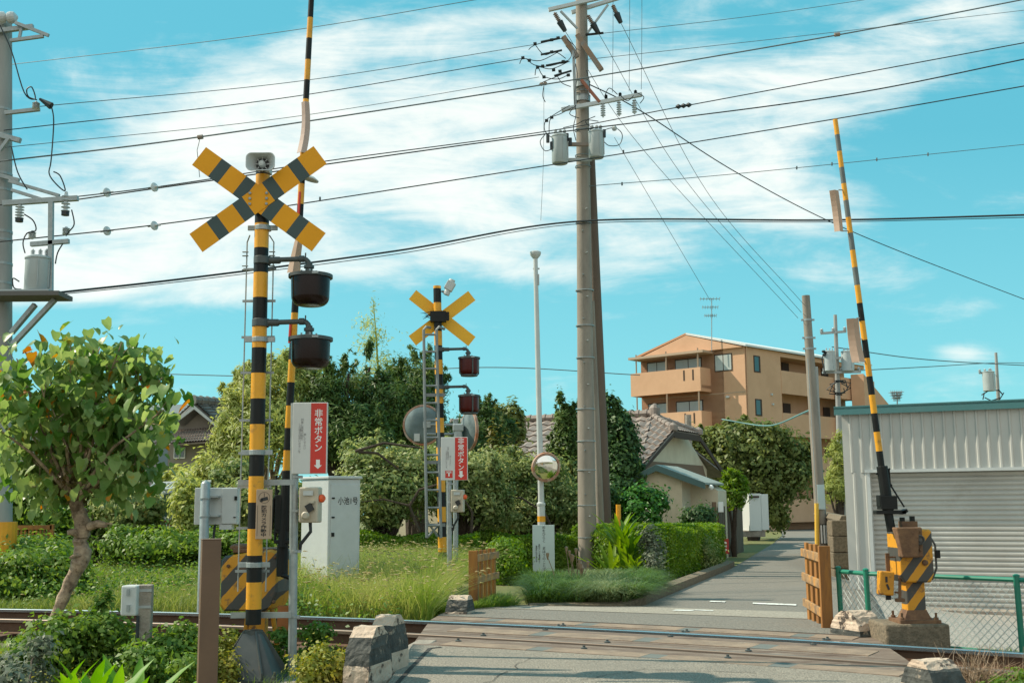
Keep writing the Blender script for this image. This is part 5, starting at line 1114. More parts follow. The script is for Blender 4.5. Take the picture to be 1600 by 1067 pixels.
wire([(912, 56, 22.4), (1180, 25, 24), (1420, -10, 26)], 'topmost thin wire rising right from the centre pole', .008, CABLEG)
for i, (a, m_, c) in enumerate((((883, 49, 22.2), (1000, 228, 24), (1247, 497, 28)), ((935, 52, 22.2), (1070, 280, 24.5), (1252, 488, 28)), ((970, 36, 22.2), (1105, 300, 25), (1258, 478, 28)))):
    wire([a, m_, c], ['left', 'middle', 'right'][i]+'most of the three thin diagonals from the pole top to the bare concrete pole', .007, CABLEG)
wire([(960, 215, 22.3), (1010, 300, 23), (1110, 470, 26)], 'faint diagonal wire starting beside the right transformer', .006, CABLEG)
for (u, v1, lb) in ((957, 145, 'left'), (983, 143, 'middle'), (1002, 140, 'right')): wire([(u+1, -30, 22.3), (u, v1, 22.3)], lb+'most of three vertical drop wires onto the lower crossarm', .006, CABLEG, name='drop_wire', cat='drop wire')
wire([(850, 135, 22.2), (849, 250, 22.2), (845, 345, 22.2)], 'thin wire hanging from the rusty clamp left of centre pole', .005, CABLEG, name='drop_wire', cat='drop wire')
wire([(200, 583, 60), (480, 588, 60), (760, 574, 60), (1000, 586, 60)], 'faraway line low in the sky behind both crossing signals', .03, CABLEG)
wire([(1300, 542, 45), (1450, 562, 50), (1640, 573, 55)], 'faraway line sagging right above the barn roof, upper end at left', .025, CABLEG)
wire([(1320, 580, 45), (1450, 573, 50), (1557, 567, 60), (1640, 568, 60)], 'faraway line rising right toward the distant transformer pole', .022, CABLEG)
wire([(1128, 655, 45), (1200, 665, 42), (1268, 640, 28)], 'teal sleeved cable sagging in front of the orange apartments', .03, mat('teal_sleeve', (.10, .25, .25), .6), name='service_cable', cat='cable')
# distant poles
def far_pole(u, vt, vb, Y, label, arms, tr):
    q0, q1 = P(u+2, vb, Y), P(u, vt, Y); t = thing('utility_pole', label, 'utility pole', (q0.x, Y, zt(q0.x, Y))); b = MB(); b.tube([(q0.x, Y, zt(q0.x, Y)), q1], [.16, .07], POLEG, 12); b.build('pole', t)
    for (u0, v0, u1, v1) in arms: b = MB(); beam(b, u0, v0, u1, v1, Y-.2, Y-.2, .09); b.build('crossarm', t)
    for (uu, vv, r, h) in tr: transformer(t, P(uu, vv, Y-.3), r, h)
    b = MB()
    for (u0, v0, u1, v1) in arms:
        for s_ in (0.05, .5, .95): insulator(b, P(u0+(u1-u0)*s_, v0+(v1-v0)*s_, Y-.2), .2, .08)
    b.build('insulators', t); return t
t = far_pole(1305, 492, 640, 45, 'distant pole with two transformers between apartments and barn', [(1282, 521, 1322, 518), (1285, 582, 1345, 581), (1300, 560, 1335, 557)], [(1297, 580, .22, .8), (1325, 580, .24, .8)])
b = MB(); q = P(1312, 605, 44.6)
for k in range(9): a = k*.7; b.tube([q+Vector((.3*math.cos(a), 0, .25*math.sin(a))), q+Vector((.5*math.cos(a+1), .1, .3*math.sin(a+1.3))), q+Vector((.2*math.cos(a+2.5), .1, .3*math.sin(a+2)))], .025, CABLE, 4)
b.tube([P(1290, 548, 44.7), P(1284, 560, 44.7), P(1290, 585, 44.7)], .03, CABLE, 5)
for uv in ((1287, 551), (1290, 553), (1288, 556)): b.lathe(P(*uv, 44.6), [(.05, 0), (.09, .05), (.05, .1)], BLKI, 8)
b.build('cable_tangle', t)
t = far_pole(1556, 551, 640, 58, 'farthest transformer pole peeking over the barn roof at right', [(1530, 583, 1548, 581)], [(1546, 611, .3, 1.0)])
b = MB(); q = P(1552, 617, 57.6)
for k in range(7): a = k*.9; b.tube([q+Vector((.5*math.cos(a), 0, .3*math.sin(a))), q+Vector((.6*math.cos(a+1), .1, .3*math.sin(a+1.3)))], .03, CABLE, 4)
b.build('cable_tangle', t)
def antenna(u, v0, v1, Y, label, w, base=None):
    p, q = P(u, v1, Y), P(u, v0, Y); t = thing('tv_antenna', label, 'antenna', p); b = MB(); b.tube([p, q], .03, GALV, 6); b.build('mast', t)
    b = MB(); 
    for k in range(3 if w > 12 else 1):
        z = q.z-.05-(q.z-p.z)*.16*k; hw = w/2/FPX*Y*(1-.2*k); b.tube([(p.x-hw, Y, z), (p.x+hw, Y, z)], .022, GALV, 5)
        for s_ in np.linspace(-1, 1, 7): b.tube([(p.x+hw*s_, Y-.3, z+.03), (p.x+hw*s_, Y+.3, z+.03)], .014, GALV, 4); b.tube([(p.x+hw*s_, Y, z-.12), (p.x+hw*s_, Y, z+.12)], .014, GALV, 4)
    b.build('elements', t)
# ------------------------------------------------------------ apartment block
AC = P(1165, 600, 72); AC.z = 0; AL = Vector((-.744, .668, 0)); AR = Vector((.717, .697, 0)); AN = Vector((-.668, -.744, 0)); AM = Vector((.697, -.717, 0))
zA = zbase(AC.x, AC.y)-.3; LW, RW = 8.2, 15.5
def al(w, z, out=0): return AC+AL*w+AN*out+Vector((0, 0, z))
def ar(w, z, out=0): return AC+AR*w+AM*out+Vector((0, 0, z))
ap = thing('apartment_building', 'orange rendered apartment block with balconies and white roof edge behind the trees', 'apartment building', (AC.x, AC.y, zA))
ze = P(1165, 541, 72).z; wr_ = 4.3; zr = ze+1.15
lvl = [ze-2.85*k-2.35 for k in range(4)]   # floor levels top to bottom
b = MB(); r0 = 4.2; inn = 1.6
# solid body (gable prism); right side recessed beyond r0
def prism(b, pts2, f0, f1, m): b.poly([f0(*p) for p in pts2], m, f1)
b.poly([al(0, zA), al(LW, zA), al(LW, ze), al(wr_, zr), al(0, ze)], ORNG, AR*r0)
b.poly([al(inn, zA), al(LW, zA), al(LW, ze), al(wr_, zr), al(inn, ze+.30)], ORNG, AR*RW) ; b.build('wall', ap)
for i in range(len(b.v)): pass
for k, zl in enumerate(lvl):   # corridor slabs, parapets, ceilings on the right face
    b = MB(); c0, c1 = r0, RW
    q = [ar(c0, zl-.22), ar(c1, zl-.22), ar(c1, zl-.22)+AL*inn, ar(c0, zl-.22)+AL*inn]; b.poly(q, ORNG, (0, 0, .2)); b.build('floor_slab', ap)
    if k == 0:
        b = MB(); q = [ar(c0, ze-.32), ar(c1, ze-.32), ar(c1, ze-.32)+AL*inn, ar(c0, ze-.32)+AL*inn]; b.poly(q, ORNG, (0, 0, .3)); b.build('soffit', ap)
    b = MB(); c0p = c0; b.poly([ar(c0p, zl-.45, .02), ar(11.0 if k < 3 else RW, zl-.45, .02), ar(11.0 if k < 3 else RW, zl+1.1, .02), ar(c0p, zl+1.1, .02)], ORNG, -AM*.16)
    if k < 3: b.poly([ar(11.0, zl-.45, .6), ar(RW+.3, zl-.45, .6), ar(RW+.3, zl+1.1, .6), ar(11.0, zl+1.1, .6)], ORNG, -AM*.5)
    b.build('parapet', ap)
    for (w0, w1, d0, d1) in ((5.0, 5.6, .1, 1.3), (6.9, 7.8, -.0, 2.0), (10.2, 10.8, .1, 1.3), (12.2, 13.1, 0, 2.0)):
        b = MB(); p = [ar(w0, zl+max(d0, .02)+.6 if d1 < 1.5 else zl+.02)+AL*(inn-.03), ar(w1, 0)+AL*(inn-.03)]; z0_, z1_ = (zl+1.0, zl+1.9) if d1 < 1.5 else (zl, zl+2.0)
        b.poly([ar(w0, z0_)+AL*(inn-.03), ar(w1, z0_)+AL*(inn-.03), ar(w1, z1_)+AL*(inn-.03), ar(w0, z1_)+AL*(inn-.03)], FRAME, -AL*.04); b.build('corridor_door' if d1 > 1.5 else 'corridor_window', ap)
    for w0 in ((1.0,) if k < 4 else ()):
        b = MB(); b.poly([ar(w0, zl+.75, .03), ar(w0+.75, zl+.75, .03), ar(w0+.75, zl+1.85, .03), ar(w0, zl+1.85, .03)], FRAME, -AM*.1); wf = b.build('side_window', ap)
        b = MB(); b.poly([ar(w0+.08, zl+.83, .034), ar(w0+.55, zl+.83, .034), ar(w0+.55, zl+1.77, .034), ar(w0+.08, zl+1.77, .034)], DGLASS); b.build('pane', wf)
def awin(w0, w1, z0, z1, out=.03):
    b = MB(); b.poly([al(w0, z0, out), al(w1, z0, out), al(w1, z1, out), al(w0, z1, out)], FRAME, -AN*.1); wf = b.build('window', ap)
    b = MB(); m_ = (w0+w1)/2
    for a0, a1 in ((w0+.07, m_-.03), (m_+.03, w1-.07)): b.poly([al(a0, z0+.07, out+.004), al(a1, z0+.07, out+.004), al(a1, z1-.07, out+.004), al(a0, z1-.07, out+.004)], GLASS)
    b.build('pane', wf)
BW0, BW1, BO = 2.6, LW, 1.25
for k in range(3):
    zl = lvl[k]; awin(.92, 2.26, zl+.85, zl+2.0) if k == 0 else None
    awin(3.24, 5.36, zl+.35, zl+1.95); awin(6.03, 7.66, zl+.35, zl+1.95)
    b = MB(); b.poly([al(BW0, zl-.45, BO), al(BW1, zl-.45, BO), al(BW1, zl+1.12, BO), al(BW0, zl+1.12, BO)], ORNG, -AN*.14)
    for w in (BW0, BW1-.14): b.poly([al(w, zl-.45, 0), al(w, zl-.45, BO-.14), al(w, zl+1.12, BO-.14), al(w, zl+1.12, 0)], ORNG, AL*.14)
    b.poly([al(BW0, zl-.24, 0), al(BW1, zl-.24, 0), al(BW1, zl-.24, BO-.14), al(BW0, zl-.24, BO-.14)], ORNG, (0, 0, .2)); bal = b.build('balcony', ap)
    b = MB()
    for w in (3.1, 3.8): b.poly([al(w, zl+.3, BO+.01), al(w+.12, zl+.3, BO+.01), al(w+.12, zl+1.0, BO+.01), al(w, zl+1.0, BO+.01)], FRAME)
    b.build('drain_slot', bal)
    for w in (BW0+.2, 5.3, 7.75):
        b = MB(); q = al(w, 0, BO-.07); b.box((q.x, q.y, zl+1.75), (.09, .09, 1.3), CREAM); b.build('balcony_post', ap)
b = MB()   # canopy over the top balcony and the roof sheets with pale edge
b.poly([al(BW0-.3, ze-.28, BO+.1), al(LW+.1, ze-.28, BO+.1), al(LW+.1, ze-.12, BO+.1), al(BW0-.3, ze-.12, BO+.1)], CREAM, -AN*(BO+.2)); b.build('canopy', ap)
RE = mat('roof_edge_white', (.66, .66, .64), .6); b = MB(); th = Vector((0, 0, .13)); e = .22
A1, A2, A3 = al(-e, ze-.02, e), al(wr_, zr+.04, e), al(LW+e, ze-.02, e)
b.poly([A1, A2, A2+AR*(RW+1), A1+AR*(RW+1)], RE, th); b.poly([A2, A3, A3+AR*(RW+1), A2+AR*(RW+1)], mat('roof_orange', (.5, .25, .13), .8), th); b.build('roof', ap)
b = MB(); b.poly([al(0, ze-.05, .005), al(LW, ze-.05, .005), al(wr_, zr, .005)], ORNG, AN*.21); b.build('gable', ap)
b = MB(); q = ar(.12, 0, .08); b.tube([(q.x, q.y, zA), (q.x, q.y, ze)], .05, mat('downpipe', (.50, .30, .18), .6), 8); b.build('downpipe', ap)
b = MB(); tri = [ar(11.2, ze-.6, 1.9), ar(RW+2.2, ze-4.2, 1.9), ar(RW+2.2, ze-4.5, 1.9), ar(11.2, ze-1.2, 1.9)]; b.poly([ar(12.2, ze-1.0, .7), ar(RW+3.0, ze-4.6, .7), ar(RW+3.0, ze-4.8, .7), ar(12.2, ze-4.8, .7)], ORNG, AR*.2+AM*.9); b.build('stair_wall', ap)
for (w, z) in ((2.9, lvl[0]-.6), (3.0, lvl[1]+1.6)): b = MB(); q = ar(w, z, .05); b.box(q, (.16, .12, .12), LGREY, rz=math.atan2(AR.y, AR.x)); b.build('wall_vent', ap)
b = MB(); q = al(1.3, lvl[0]-.9, .1); b.lathe(q, [(.05, -.06), (.14, 0), (.12, .1)], LGREY, 10); b.build('wall_lamp', ap)
b = MB(); b.box(al(4.6, lvl[0]-1.35, .02), (9.2, .03, .06), CREAM, rz=math.atan2(AL.y, AL.x)) if False else b.poly([al(0, lvl[0]-.62, .004), al(LW, lvl[0]-.62, .004), al(LW, lvl[0]-.57, .004), al(0, lvl[0]-.57, .004)], CREAM, AN*.01); b.build('string_course', ap)
antenna(1112, 466, 548, 73, 'tall tv antenna above the left end of the apartment roof', 30)
antenna(1402, 612, 640, 50, 'faraway tv antenna over the barn roof left of the last pole', 17)
# ------------------------------------------------------------ tiled houses
def tiles(b, A, B, C, D, nc, nr, m, amp=.035, step=.03):
    # A,B ridge ends; D,C eave ends (A-D and B-C are the slopes)
    A, B, C, D = map(Vector, (A, B, C, D)); nrm = (B-A).cross(D-A); 
    if nrm.length < 1e-6: nrm = (C-B).cross(D-B)
    nrm.normalize(); nrm = nrm if nrm.z > 0 else -nrm
    per = 4; V = []; nx_ = nc*per
    for j in range(nr):
        for e in (0, 1):
            v = (j+e)/nr; L_, R__ = A.lerp(D, v), B.lerp(C, v)
            for i in range(nx_+1): u = i/nx_; p = L_.lerp(R__, u)+nrm*(amp*(.5+.5*math.cos(2*math.pi*(i % per)/per))+(step if e else 0)); V.append(p)
    F_ = []
    for k in range(2*nr-1):
        for i in range(nx_): F_.append((k*(nx_+1)+i, k*(nx_+1)+i+1, (k+1)*(nx_+1)+i+1, (k+1)*(nx_+1)+i))
    b.add(V, F_, m); b.poly([A-nrm*.06, B-nrm*.06, C-nrm*.06, D-nrm*.06] if (A-B).length > 1e-4 else [A-nrm*.06, C-nrm*.06, D-nrm*.06], m, nrm*.05)
def ridge(b, p, q, r, m, n=None):
    p, q = Vector(p), Vector(q); b.tube([p, q], r, m, 8); L_ = (q-p).length; k = int(L_/.3)
    for i in range(k+1): c = p.lerp(q, i/max(k, 1)); d = (q-p).normalized()*.04; b.tube([c-d, c+d], r*1.2, m, 8)
# right house
Q0 = P(986, 728, 36); Q0.z = 0; hb = Vector((.45, .89, 0)).normalized(); ha = Vector((-.89, .45, 0)).normalized(); WH = 8.4; LH = 9
zr_ = 4.25; zeh = 2.45; zg = zt(Q0.x, 36)
hs = thing('tiled_house', 'cream house with half hipped brown tile roof right of the dense tree', 'house', (Q0.x, 36, zg))
def hp(a, w, z): return Q0+ha*a+hb*w+Vector((0, 0, z))
b = MB(); wmid = WH/2; wt = .62
b.poly([hp(0, .3, zg-.3), hp(0, WH-.3, zg-.3), hp(0, WH-.3, zeh), hp(0, wmid+1.6, zeh+(zr_-zeh)*wt), hp(0, wmid-1.6, zeh+(zr_-zeh)*wt), hp(0, .3, zeh)], WALLC, ha*.25)
b.poly([hp(.25, .4, zg-.3), hp(LH, .4, zg-.3), hp(LH, .4, zeh), hp(.25, .4, zeh)], WALLC, hb*(WH-.8)); b.build('wall', hs)
b = MB(); b.poly([hp(-.02, .5, zeh-.35), hp(-.02, WH-.5, zeh-.35), hp(-.02, WH-.9, zeh+.12), hp(-.02, .9, zeh+.12)], WALLB, -ha*.02); b.build('board_band', hs)
b = MB(); ov = .7; f_ = .34; ztr = zr_-(zr_-zeh)*f_
wa, wb = wmid*(1-f_)*0+wmid-f_*wmid, wmid+f_*wmid
tiles(b, hp(.75, wmid, zr_), hp(LH, wmid, zr_), hp(LH, -ov, zeh-.25), hp(-.55, -ov, zeh-.25), 22, 9, TILE, .06, .05)
tiles(b, hp(-.55, wa, ztr), hp(.75, wmid, zr_), hp(.85, -ov, zeh-.25), hp(-.55, -ov, zeh-.25), 5, 9, TILE, .06, .05)
tiles(b, hp(.75, wmid, zr_), hp(.75, wmid+.01, zr_), hp(-.55, wb+.1, ztr), hp(-.55, wa-.1, ztr), 12, 5, TILE)
tiles(b, hp(.75, wmid, zr_), hp(LH, wmid, zr_), hp(LH, WH+ov, zeh-.25), hp(-.55, WH+ov, zeh-.25), 30, 12, TILE)
ridge(b, hp(.65, wmid, zr_+.12), hp(LH, wmid, zr_+.12), .13, TILE); ridge(b, hp(.75, wmid, zr_+.05), hp(-.55, wa, ztr+.08), .10, TILE); ridge(b, hp(.75, wmid, zr_+.05), hp(-.55, wb, ztr+.08), .10, TILE)
b.lathe(hp(.65, wmid, zr_+.05), [(.2, 0), (.2, .25), (.12, .36), (.02, .42)], TILE, 10); b.lathe(hp(-.5, wa, ztr), [(.16, 0), (.16, .18), (.02, .28)], TILE, 8); b.lathe(hp(-.5, wb, ztr), [(.16, 0), (.16, .18), (.02, .28)], TILE, 8)
b.build('roof', hs, recalc=False)
b = MB(); b.poly([hp(-.56, wb, ztr-.05), hp(-.56, WH+ov, zeh-.30), hp(-.56, WH+ov, zeh-.48), hp(-.56, wb, ztr-.22)], FRAME, ha*.06); b.poly([hp(-.56, wa, ztr-.05), hp(-.56, -ov, zeh-.30), hp(-.56, -ov, zeh-.42), hp(-.56, wa, ztr-.18)], FRAME, ha*.06); b.poly([hp(-.56, wa, ztr-.04), hp(-.56, wb, ztr-.04), hp(-.56, wb, ztr-.25), hp(-.56, wa, ztr-.25)], FRAME, ha*.06); b.build('bargeboard', hs)
b = MB(); q = P(1075, 640, 43); b.tube([(q.x, 43, 2), P(1075, 648, 43)], .12, CONC, 10); tag(b.build('chimney_pipe'), 'grey concrete pipe standing against the lowest orange balcony', 'pipe')
# shed in front
S0 = P(985, 760, 30); S0.z = 0; sa = Vector((.99, -.12, 0)).normalized(); sr = Vector((.40, .92, 0)).normalized(); zg = zt(S0.x, 30)
sw = 1.35; zsr = P(1036, 730, 30).z; zse = P(985, 752, 30).z; LS = 1.9
sh = thing('garden_shed', 'small cream shed with pale green sheet roof beside the round shrub', 'shed', (S0.x, 30, zg))
def spt(w, l, z): return S0+sa*w+sr*l+Vector((0, 0, z))
b = MB(); b.poly([spt(0, 0, zg-.3), spt(sw, 0, zg-.3), spt(sw, 0, zse+.02), spt(sw*.56, 0, zsr-.06), spt(0, 0, zse-.02)], WALLC, sr*LS); 
n = 12
for i in range(n): w = sw*(i+.5)/n; b.box(spt(w, -.012, (zg+zse)/2), (.03, .02, zse-zg), WALLC, rz=math.atan2(sa.y, sa.x))
b.build('wall', sh)
b = MB(); lean = .40; b.poly([spt(sw, .9, zg-.3), spt(2.08, .9, zg-.3), spt(2.08, .9, zse-.25), spt(sw, .9, zse+.15)], WALLC, sr*(LS-.9)); b.build('lean_to', sh)
b = MB(); cr = spt(sw*.56, -.25, zsr+.02)
b.poly([cr, spt(-.35, -.25, zse-.16), spt(-.35, LS, zse-.16), spt(sw*.56, LS, zsr+.02)], ROOFG, (0, 0, .05)); b.poly([cr, spt(2.02, -.25, zse-.10), spt(2.02, LS, zse-.10), spt(sw*.56, LS, zsr+.02)], ROOFG, (0, 0, .05)); b.build('roof', sh)
b = MB(); b.poly([spt(-.35, -.26, zse-.28), spt(sw*.56, -.26, zsr-.10), spt(sw*.56, -.26, zsr+.06), spt(-.35, -.26, zse-.12)], mat('barge_teal', (.06, .12, .115), .6), sr*.03); b.poly([spt(sw*.56, -.26, zsr-.10), spt(2.02, -.26, zse-.22), spt(2.02, -.26, zse-.06), spt(sw*.56, -.26, zsr+.06)], MATS['barge_teal'], sr*.03); b.build('bargeboard', sh)
b = MB(); b.lathe(P(1111, 762, 29.8), [(.02, .08), (.06, .05), (.07, 0), (.04, -.05)], WHT, 12); b.build('lamp', sh, smooth=True)
# gate pillar / timber fence / white storage cabinet / red planter / letterbox
Yg = 31.; t = thing('timber_fence', 'dark weathered vertical timber fence beside the road bend', 'fence', P(1135, 850, Yg))
b = MB(); fa, fb = P(1123, 800, 30), P(1158, 800, 36)
for i in range(16): p = fa.lerp(fb, i/15); zg = zt(p.x, p.y); h = P(1140, 792, p.y).z+.05*math.sin(i*2.3); b.box((p.x, p.y, (zg+h)/2), (.34, .05, h-zg), WOODF, rz=math.atan2((fb-fa).y, (fb-fa).x))
b.build('boards', t)
b = MB(); p = P(1116, 800, 29.5); b.box((p.x, 29.5, (P(1116, 784, 29.5).z-.4)/2), (.10, .10, P(1116, 784, 29.5).z+.4), WALLB); tag(b.build('gate_post'), 'brown wooden gate post left of the dark timber fence', 'post')
b = MB(); b.box(P(1126, 792, 29.4), (.13, .1, .26), WHT); tag(b.build('letterbox', bevel=.01), 'small white letterbox on the dark timber fence', 'letterbox')
t = thing('red_box', 'small red sign box with white marks at the foot of the timber fence', 'sign box', P(1133, 860, 29)); b = MB(); q = P(1133, 853, 29); b.box(q, (.17, .12, .38), mat('red_plastic', (.45, .03, .03), .5)); bx = b.build('body', t, bevel=.01)
b = MB()
for k in (-1, 0, 1): b.box(q+Vector((.0, -.063, k*.09)), (.06, .004, .045), WHT, rot=Matrix.Rotation(.5*k, 3, 'Y'))
b.build('marks', bx)
Yv = 44.; t = thing('storage_cabinet', 'white upright storage cabinet on a pale slab by the far road bend', 'cabinet', P(1181, 834, Yv)); a, c = P(1166, 771, Yv), P(1188, 829, Yv); b = MB(); WC = mat('cabinet_white', (.60, .62, .60), .5)
b.box(((a.x+c.x)/2, Yv+.4, (a.z+c.z)/2), (c.x-a.x, .8, a.z-c.z), WC, rz=R_(12)); b.box(((a.x+c.x)/2+.42, Yv+.5, (a.z+c.z)/2), (.3, .7, a.z-c.z-.05), WC, rz=R_(12)); b.build('body', t, bevel=.01)
b = MB(); b.box(P(1178, 776, Yv-.08), (.4, .04, .08), FRAME); b.build('vent', t); b = MB(); b.box(((a.x+c.x)/2, Yv+.4, c.z-.12), (.9, .7, .22), CONC); b.build('foot', t)
# left-mid tiled house (hip roof)
Yh = 46.; t = thing('tiled_house', 'house showing only a pinkish tile hip roof behind the mirror pole', 'house', (P(830, 720, Yh).x, Yh, zt(1, Yh))); b = MB()
r0_, r1_ = P(818, 666, Yh+3), P(905, 666, Yh+3); e0, e1 = P(738, 724, Yh-1.5), P(930, 730, Yh-1.5)
bl, br = P(735, 724, Yh+8), P(930, 724, Yh+8); bl.z = e0.z; e1.z = e0.z; br.z = e0.z
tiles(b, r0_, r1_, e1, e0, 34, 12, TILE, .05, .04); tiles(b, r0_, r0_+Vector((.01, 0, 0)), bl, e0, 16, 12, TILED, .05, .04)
ridge(b, r0_+Vector((0, 0, .15)), r1_+Vector((0, 0, .15)), .17, TILE); ridge(b, r0_+Vector((0, 0, .1)), e0+Vector((0, 0, .1)), .12, TILE); b.lathe(r0_+Vector((-.1, 0, 0)), [(.25, 0), (.28, .3), (.15, .5), (.02, .6)], TILED, 10); b.build('roof', t, recalc=False)
b = MB(); b.poly([e0+Vector((.8, .8, -.05)), e1+Vector((-.8, .8, -.05)), br+Vector((-.8, -.5, -.05)), bl+Vector((.8, -.5, -.05))], WALLG, (0, 0, -(e0.z+1))); b.build('wall', t)
# far left house
Yh = 42.; sc_ = FPX/Yh; o0 = P(308, 640, Yh); t = thing('tiled_house', 'grey two storey house with dark tile roof behind the bamboo at left', 'house', (o0.x, Yh, zt(o0.x, Yh)))
def fh(u, v, dy=0): return P(u, v, Yh+dy)
b = MB(); b.poly([fh(276, 770), fh(345, 770), fh(345, 668), fh(306, 638), fh(276, 660)], WALLG, (0, 6, 0)); b.poly([fh(262, 780, -.8), fh(338, 780, -.8), fh(338, 694, -.8), fh(262, 694, -.8)], WALLG, (0, 1, 0)); b.build('wall', t)
b = MB(); rg = fh(303, 629, -.5); tiles(b, rg, rg+Vector((3.2, 4.5, 0)), fh(348, 668, -.5)+Vector((3.2, 4.5, -.3)), fh(346, 668, -.5), 12, 8, TILED, .05, .04); tiles(b, rg, rg+Vector((3.2, 4.5, 0)), fh(266, 662, -.5)+Vector((3.2, 4.5, 0)), fh(266, 662, -.5), 12, 8, TILED, .05, .04)
ridge(b, rg+Vector((0, 0, .1)), rg+Vector((3.2, 4.5, .1)), .16, TILED)
tiles(b, fh(274, 672, 0), fh(352, 668, 0), fh(350, 688, -1.6), fh(262, 694, -1.6), 20, 5, TILE, .05, .04); b.build('roof', t, recalc=False)
b = MB(); b.poly([fh(264, 664, -.55), fh(303, 633, -.55), fh(346, 670, -.55), fh(346, 674, -.55), fh(303, 639, -.55), fh(264, 669, -.55)], LGREY, (0, .1, 0)); b.build('bargeboard', t)
b = MB(); a, c = fh(272, 699, -.86), fh(289, 716, -.86); b.box(((a.x+c.x)/2, Yh-.86, (a.z+c.z)/2), (c.x-a.x, .06, a.z-c.z), WHT); wf = b.build('window', t)
b = MB(); 
for s_ in (-1, 1): b.box(((a.x+c.x)/2+s_*.1, Yh-.9, (a.z+c.z)/2), (.15, .02, .32), DGLASS)
b.build('pane', wf)
# grey block behind the left tree
Yh = 55.; a, c = P(25, 630, Yh), P(290, 720, Yh); t = thing('flat_building', 'plain grey flat roofed building behind the leafy tree at left', 'building', ((a.x+c.x)/2, Yh, -.6)); b = MB(); b.box(((a.x+P(250, 640, Yh).x)/2, Yh+3, (P(100, 652, Yh).z-.6)/2), (P(250, 640, Yh).x-a.x, 6, P(100, 652, Yh).z+.6), mat('mauve_wall', (.30, .27, .27), .9)); b.build('wall', t)
b = MB(); b.box(((P(225, 640, Yh+6).x+P(300, 640, Yh+6).x)/2, Yh+8, (P(250, 632, Yh+6).z-.6)/2), (P(300, 640, Yh+6).x-P(225, 640, Yh+6).x, 4, P(250, 632, Yh+6).z+.6), mat('pale_wall', (.42, .45, .44), .9)); b.build('rear_wing', t)
b = MB(); b.box(((a.x+P(250, 640, Yh).x)/2, Yh+3, P(100, 652, Yh).z+.08), (P(250, 640, Yh).x-a.x+.3, 6.3, .16), LGREY); b.build('roof_edge', t)
# white car with greenhouse frame / fence at left distance
Yc = 27.; q0 = P(238, 815, Yc); t = thing('parked_car', 'white parked car half hidden by plants and brown pillar at left', 'car', (q0.x+.6, Yc, zt(q0.x, Yc))); zc = zt(q0.x, Yc)
xx0, xx1 = P(226, 800, Yc).x, P(306, 800, Yc).x; hgt = P(260, 762, Yc).z-zc; CW = mat('car_white', (.55, .58, .58), .25)
pr = [(0, .25), (0, .55), (.12, .62), (.22, .95), (.75, .97), (.9, .62), (1, .55), (1, .25)]; b = MB(); Lc = xx1-xx0
b.rings([[Vector((xx0+Lc*x, Yc+dy, zc+z*hgt)) for x, z in [(0, .2), (0, .52), (.1, .6), (.9, .6), (1, .5), (1, .2)]] for dy in (0, 1.5)], CW); b.rings([[Vector((xx0+Lc*x, Yc+dy, zc+z*hgt)) for x, z in [(.12, .6), (.28, .97), (.75, 1), (.9, .6)]] for dy in (.15, 1.35)], CW); b.build('body', t, bevel=.05)
b = MB(); b.poly([Vector((xx0+Lc*x, Yc+.13, zc+z*hgt)) for x, z in [(.2, .64), (.31, .92), (.5, .94), (.5, .64)]], DGLASS, (0, .02, 0)); b.poly([Vector((xx0+Lc*x, Yc+.13, zc+z*hgt)) for x, z in [(.53, .64), (.53, .94), (.72, .95), (.82, .64)]], DGLASS, (0, .02, 0)); b.build('window', t)
for x in (.2, .8):
    b = MB(); b.lathe((xx0+Lc*x, Yc+.05, zc+.3), [(.15, -.02), (.3, 0), (.3, .18), (.15, .2)], INK, 20, ax=(0, 1, 0)); b.build('wheel', t)
t = thing('carport', 'thin metal carport frame with slatted top over the white car', 'carport', P(250, 830, 25.5)); b = MB()
for u in (238, 306): b.tube([(P(u, 800, 25.5).x, 25.5, zc), P(u, 766, 25.5)], .035, LGREY, 8)
b.tube([P(226, 766, 25.5), P(318, 761, 25.5)], .035, LGREY, 8); b.tube([P(240, 755, 29), P(330, 752, 29)], .035, LGREY, 8)
b.build('frame', t); b = MB()
for i in range(14): u = 228+i*6.6; b.tube([P(u, 766-.05*i, 25.5), P(u+14, 755, 29)], .018, LGREY, 5)
b.build('slats', t)
Yf = 24.5; t = thing('brown_railing', 'brown pillar and low slatted railing in front of the white car', 'railing', P(235, 830, Yf)); b = MB(); a = P(235, 794, Yf); b.box((a.x, Yf, (a.z-.3)/2), (.2, .2, a.z+.3), CREAM); b.build('pillar', t, bevel=.01)
b = MB(); a, c = P(240, 815, Yf), P(290, 815, Yf); b.box(((a.x+c.x)/2, Yf, a.z), (c.x-a.x, .06, .06), WOODO)
for i in range(12): x = a.x+(c.x-a.x)*i/11; b.box((x, Yf, (a.z-.3)/2), (.03, .03, a.z+.3), WOODO)
b.build('slats', t)
Yf = 19.5; t = thing('rusty_railing', 'rusty orange slatted railing panel left behind the tree trunk', 'railing', P(45, 870, Yf)); a, c = P(10, 824, Yf), P(82, 820, Yf); b = MB(); zlo = P(40, 872, Yf).z
b.box(((a.x+c.x)/2, Yf, a.z), (c.x-a.x, .06, .07), WOODO); b.box(((a.x+c.x)/2, Yf, zlo+.02), (c.x-a.x, .04, .26), WOODO); b.box((c.x, Yf, (a.z+zlo)/2-.1), (.06, .06, a.z-zlo+.3), WOODO)
for i in range(12): x = a.x+(c.x-a.x)*i/12; b.box((x, Yf, (a.z+zlo)/2), (.028, .028, a.z-zlo), WOODO)
b.build('panel', t)
b = MB(); q = P(966, 800, 22.6); b.tube([(q.x, 22.6, zt(q.x, 22.6)), P(966, 788, 22.6)], .05, YEL, 10); tag(b.build('marker_post'), 'short yellow marker post in the hedge beside the round shrub', 'post')
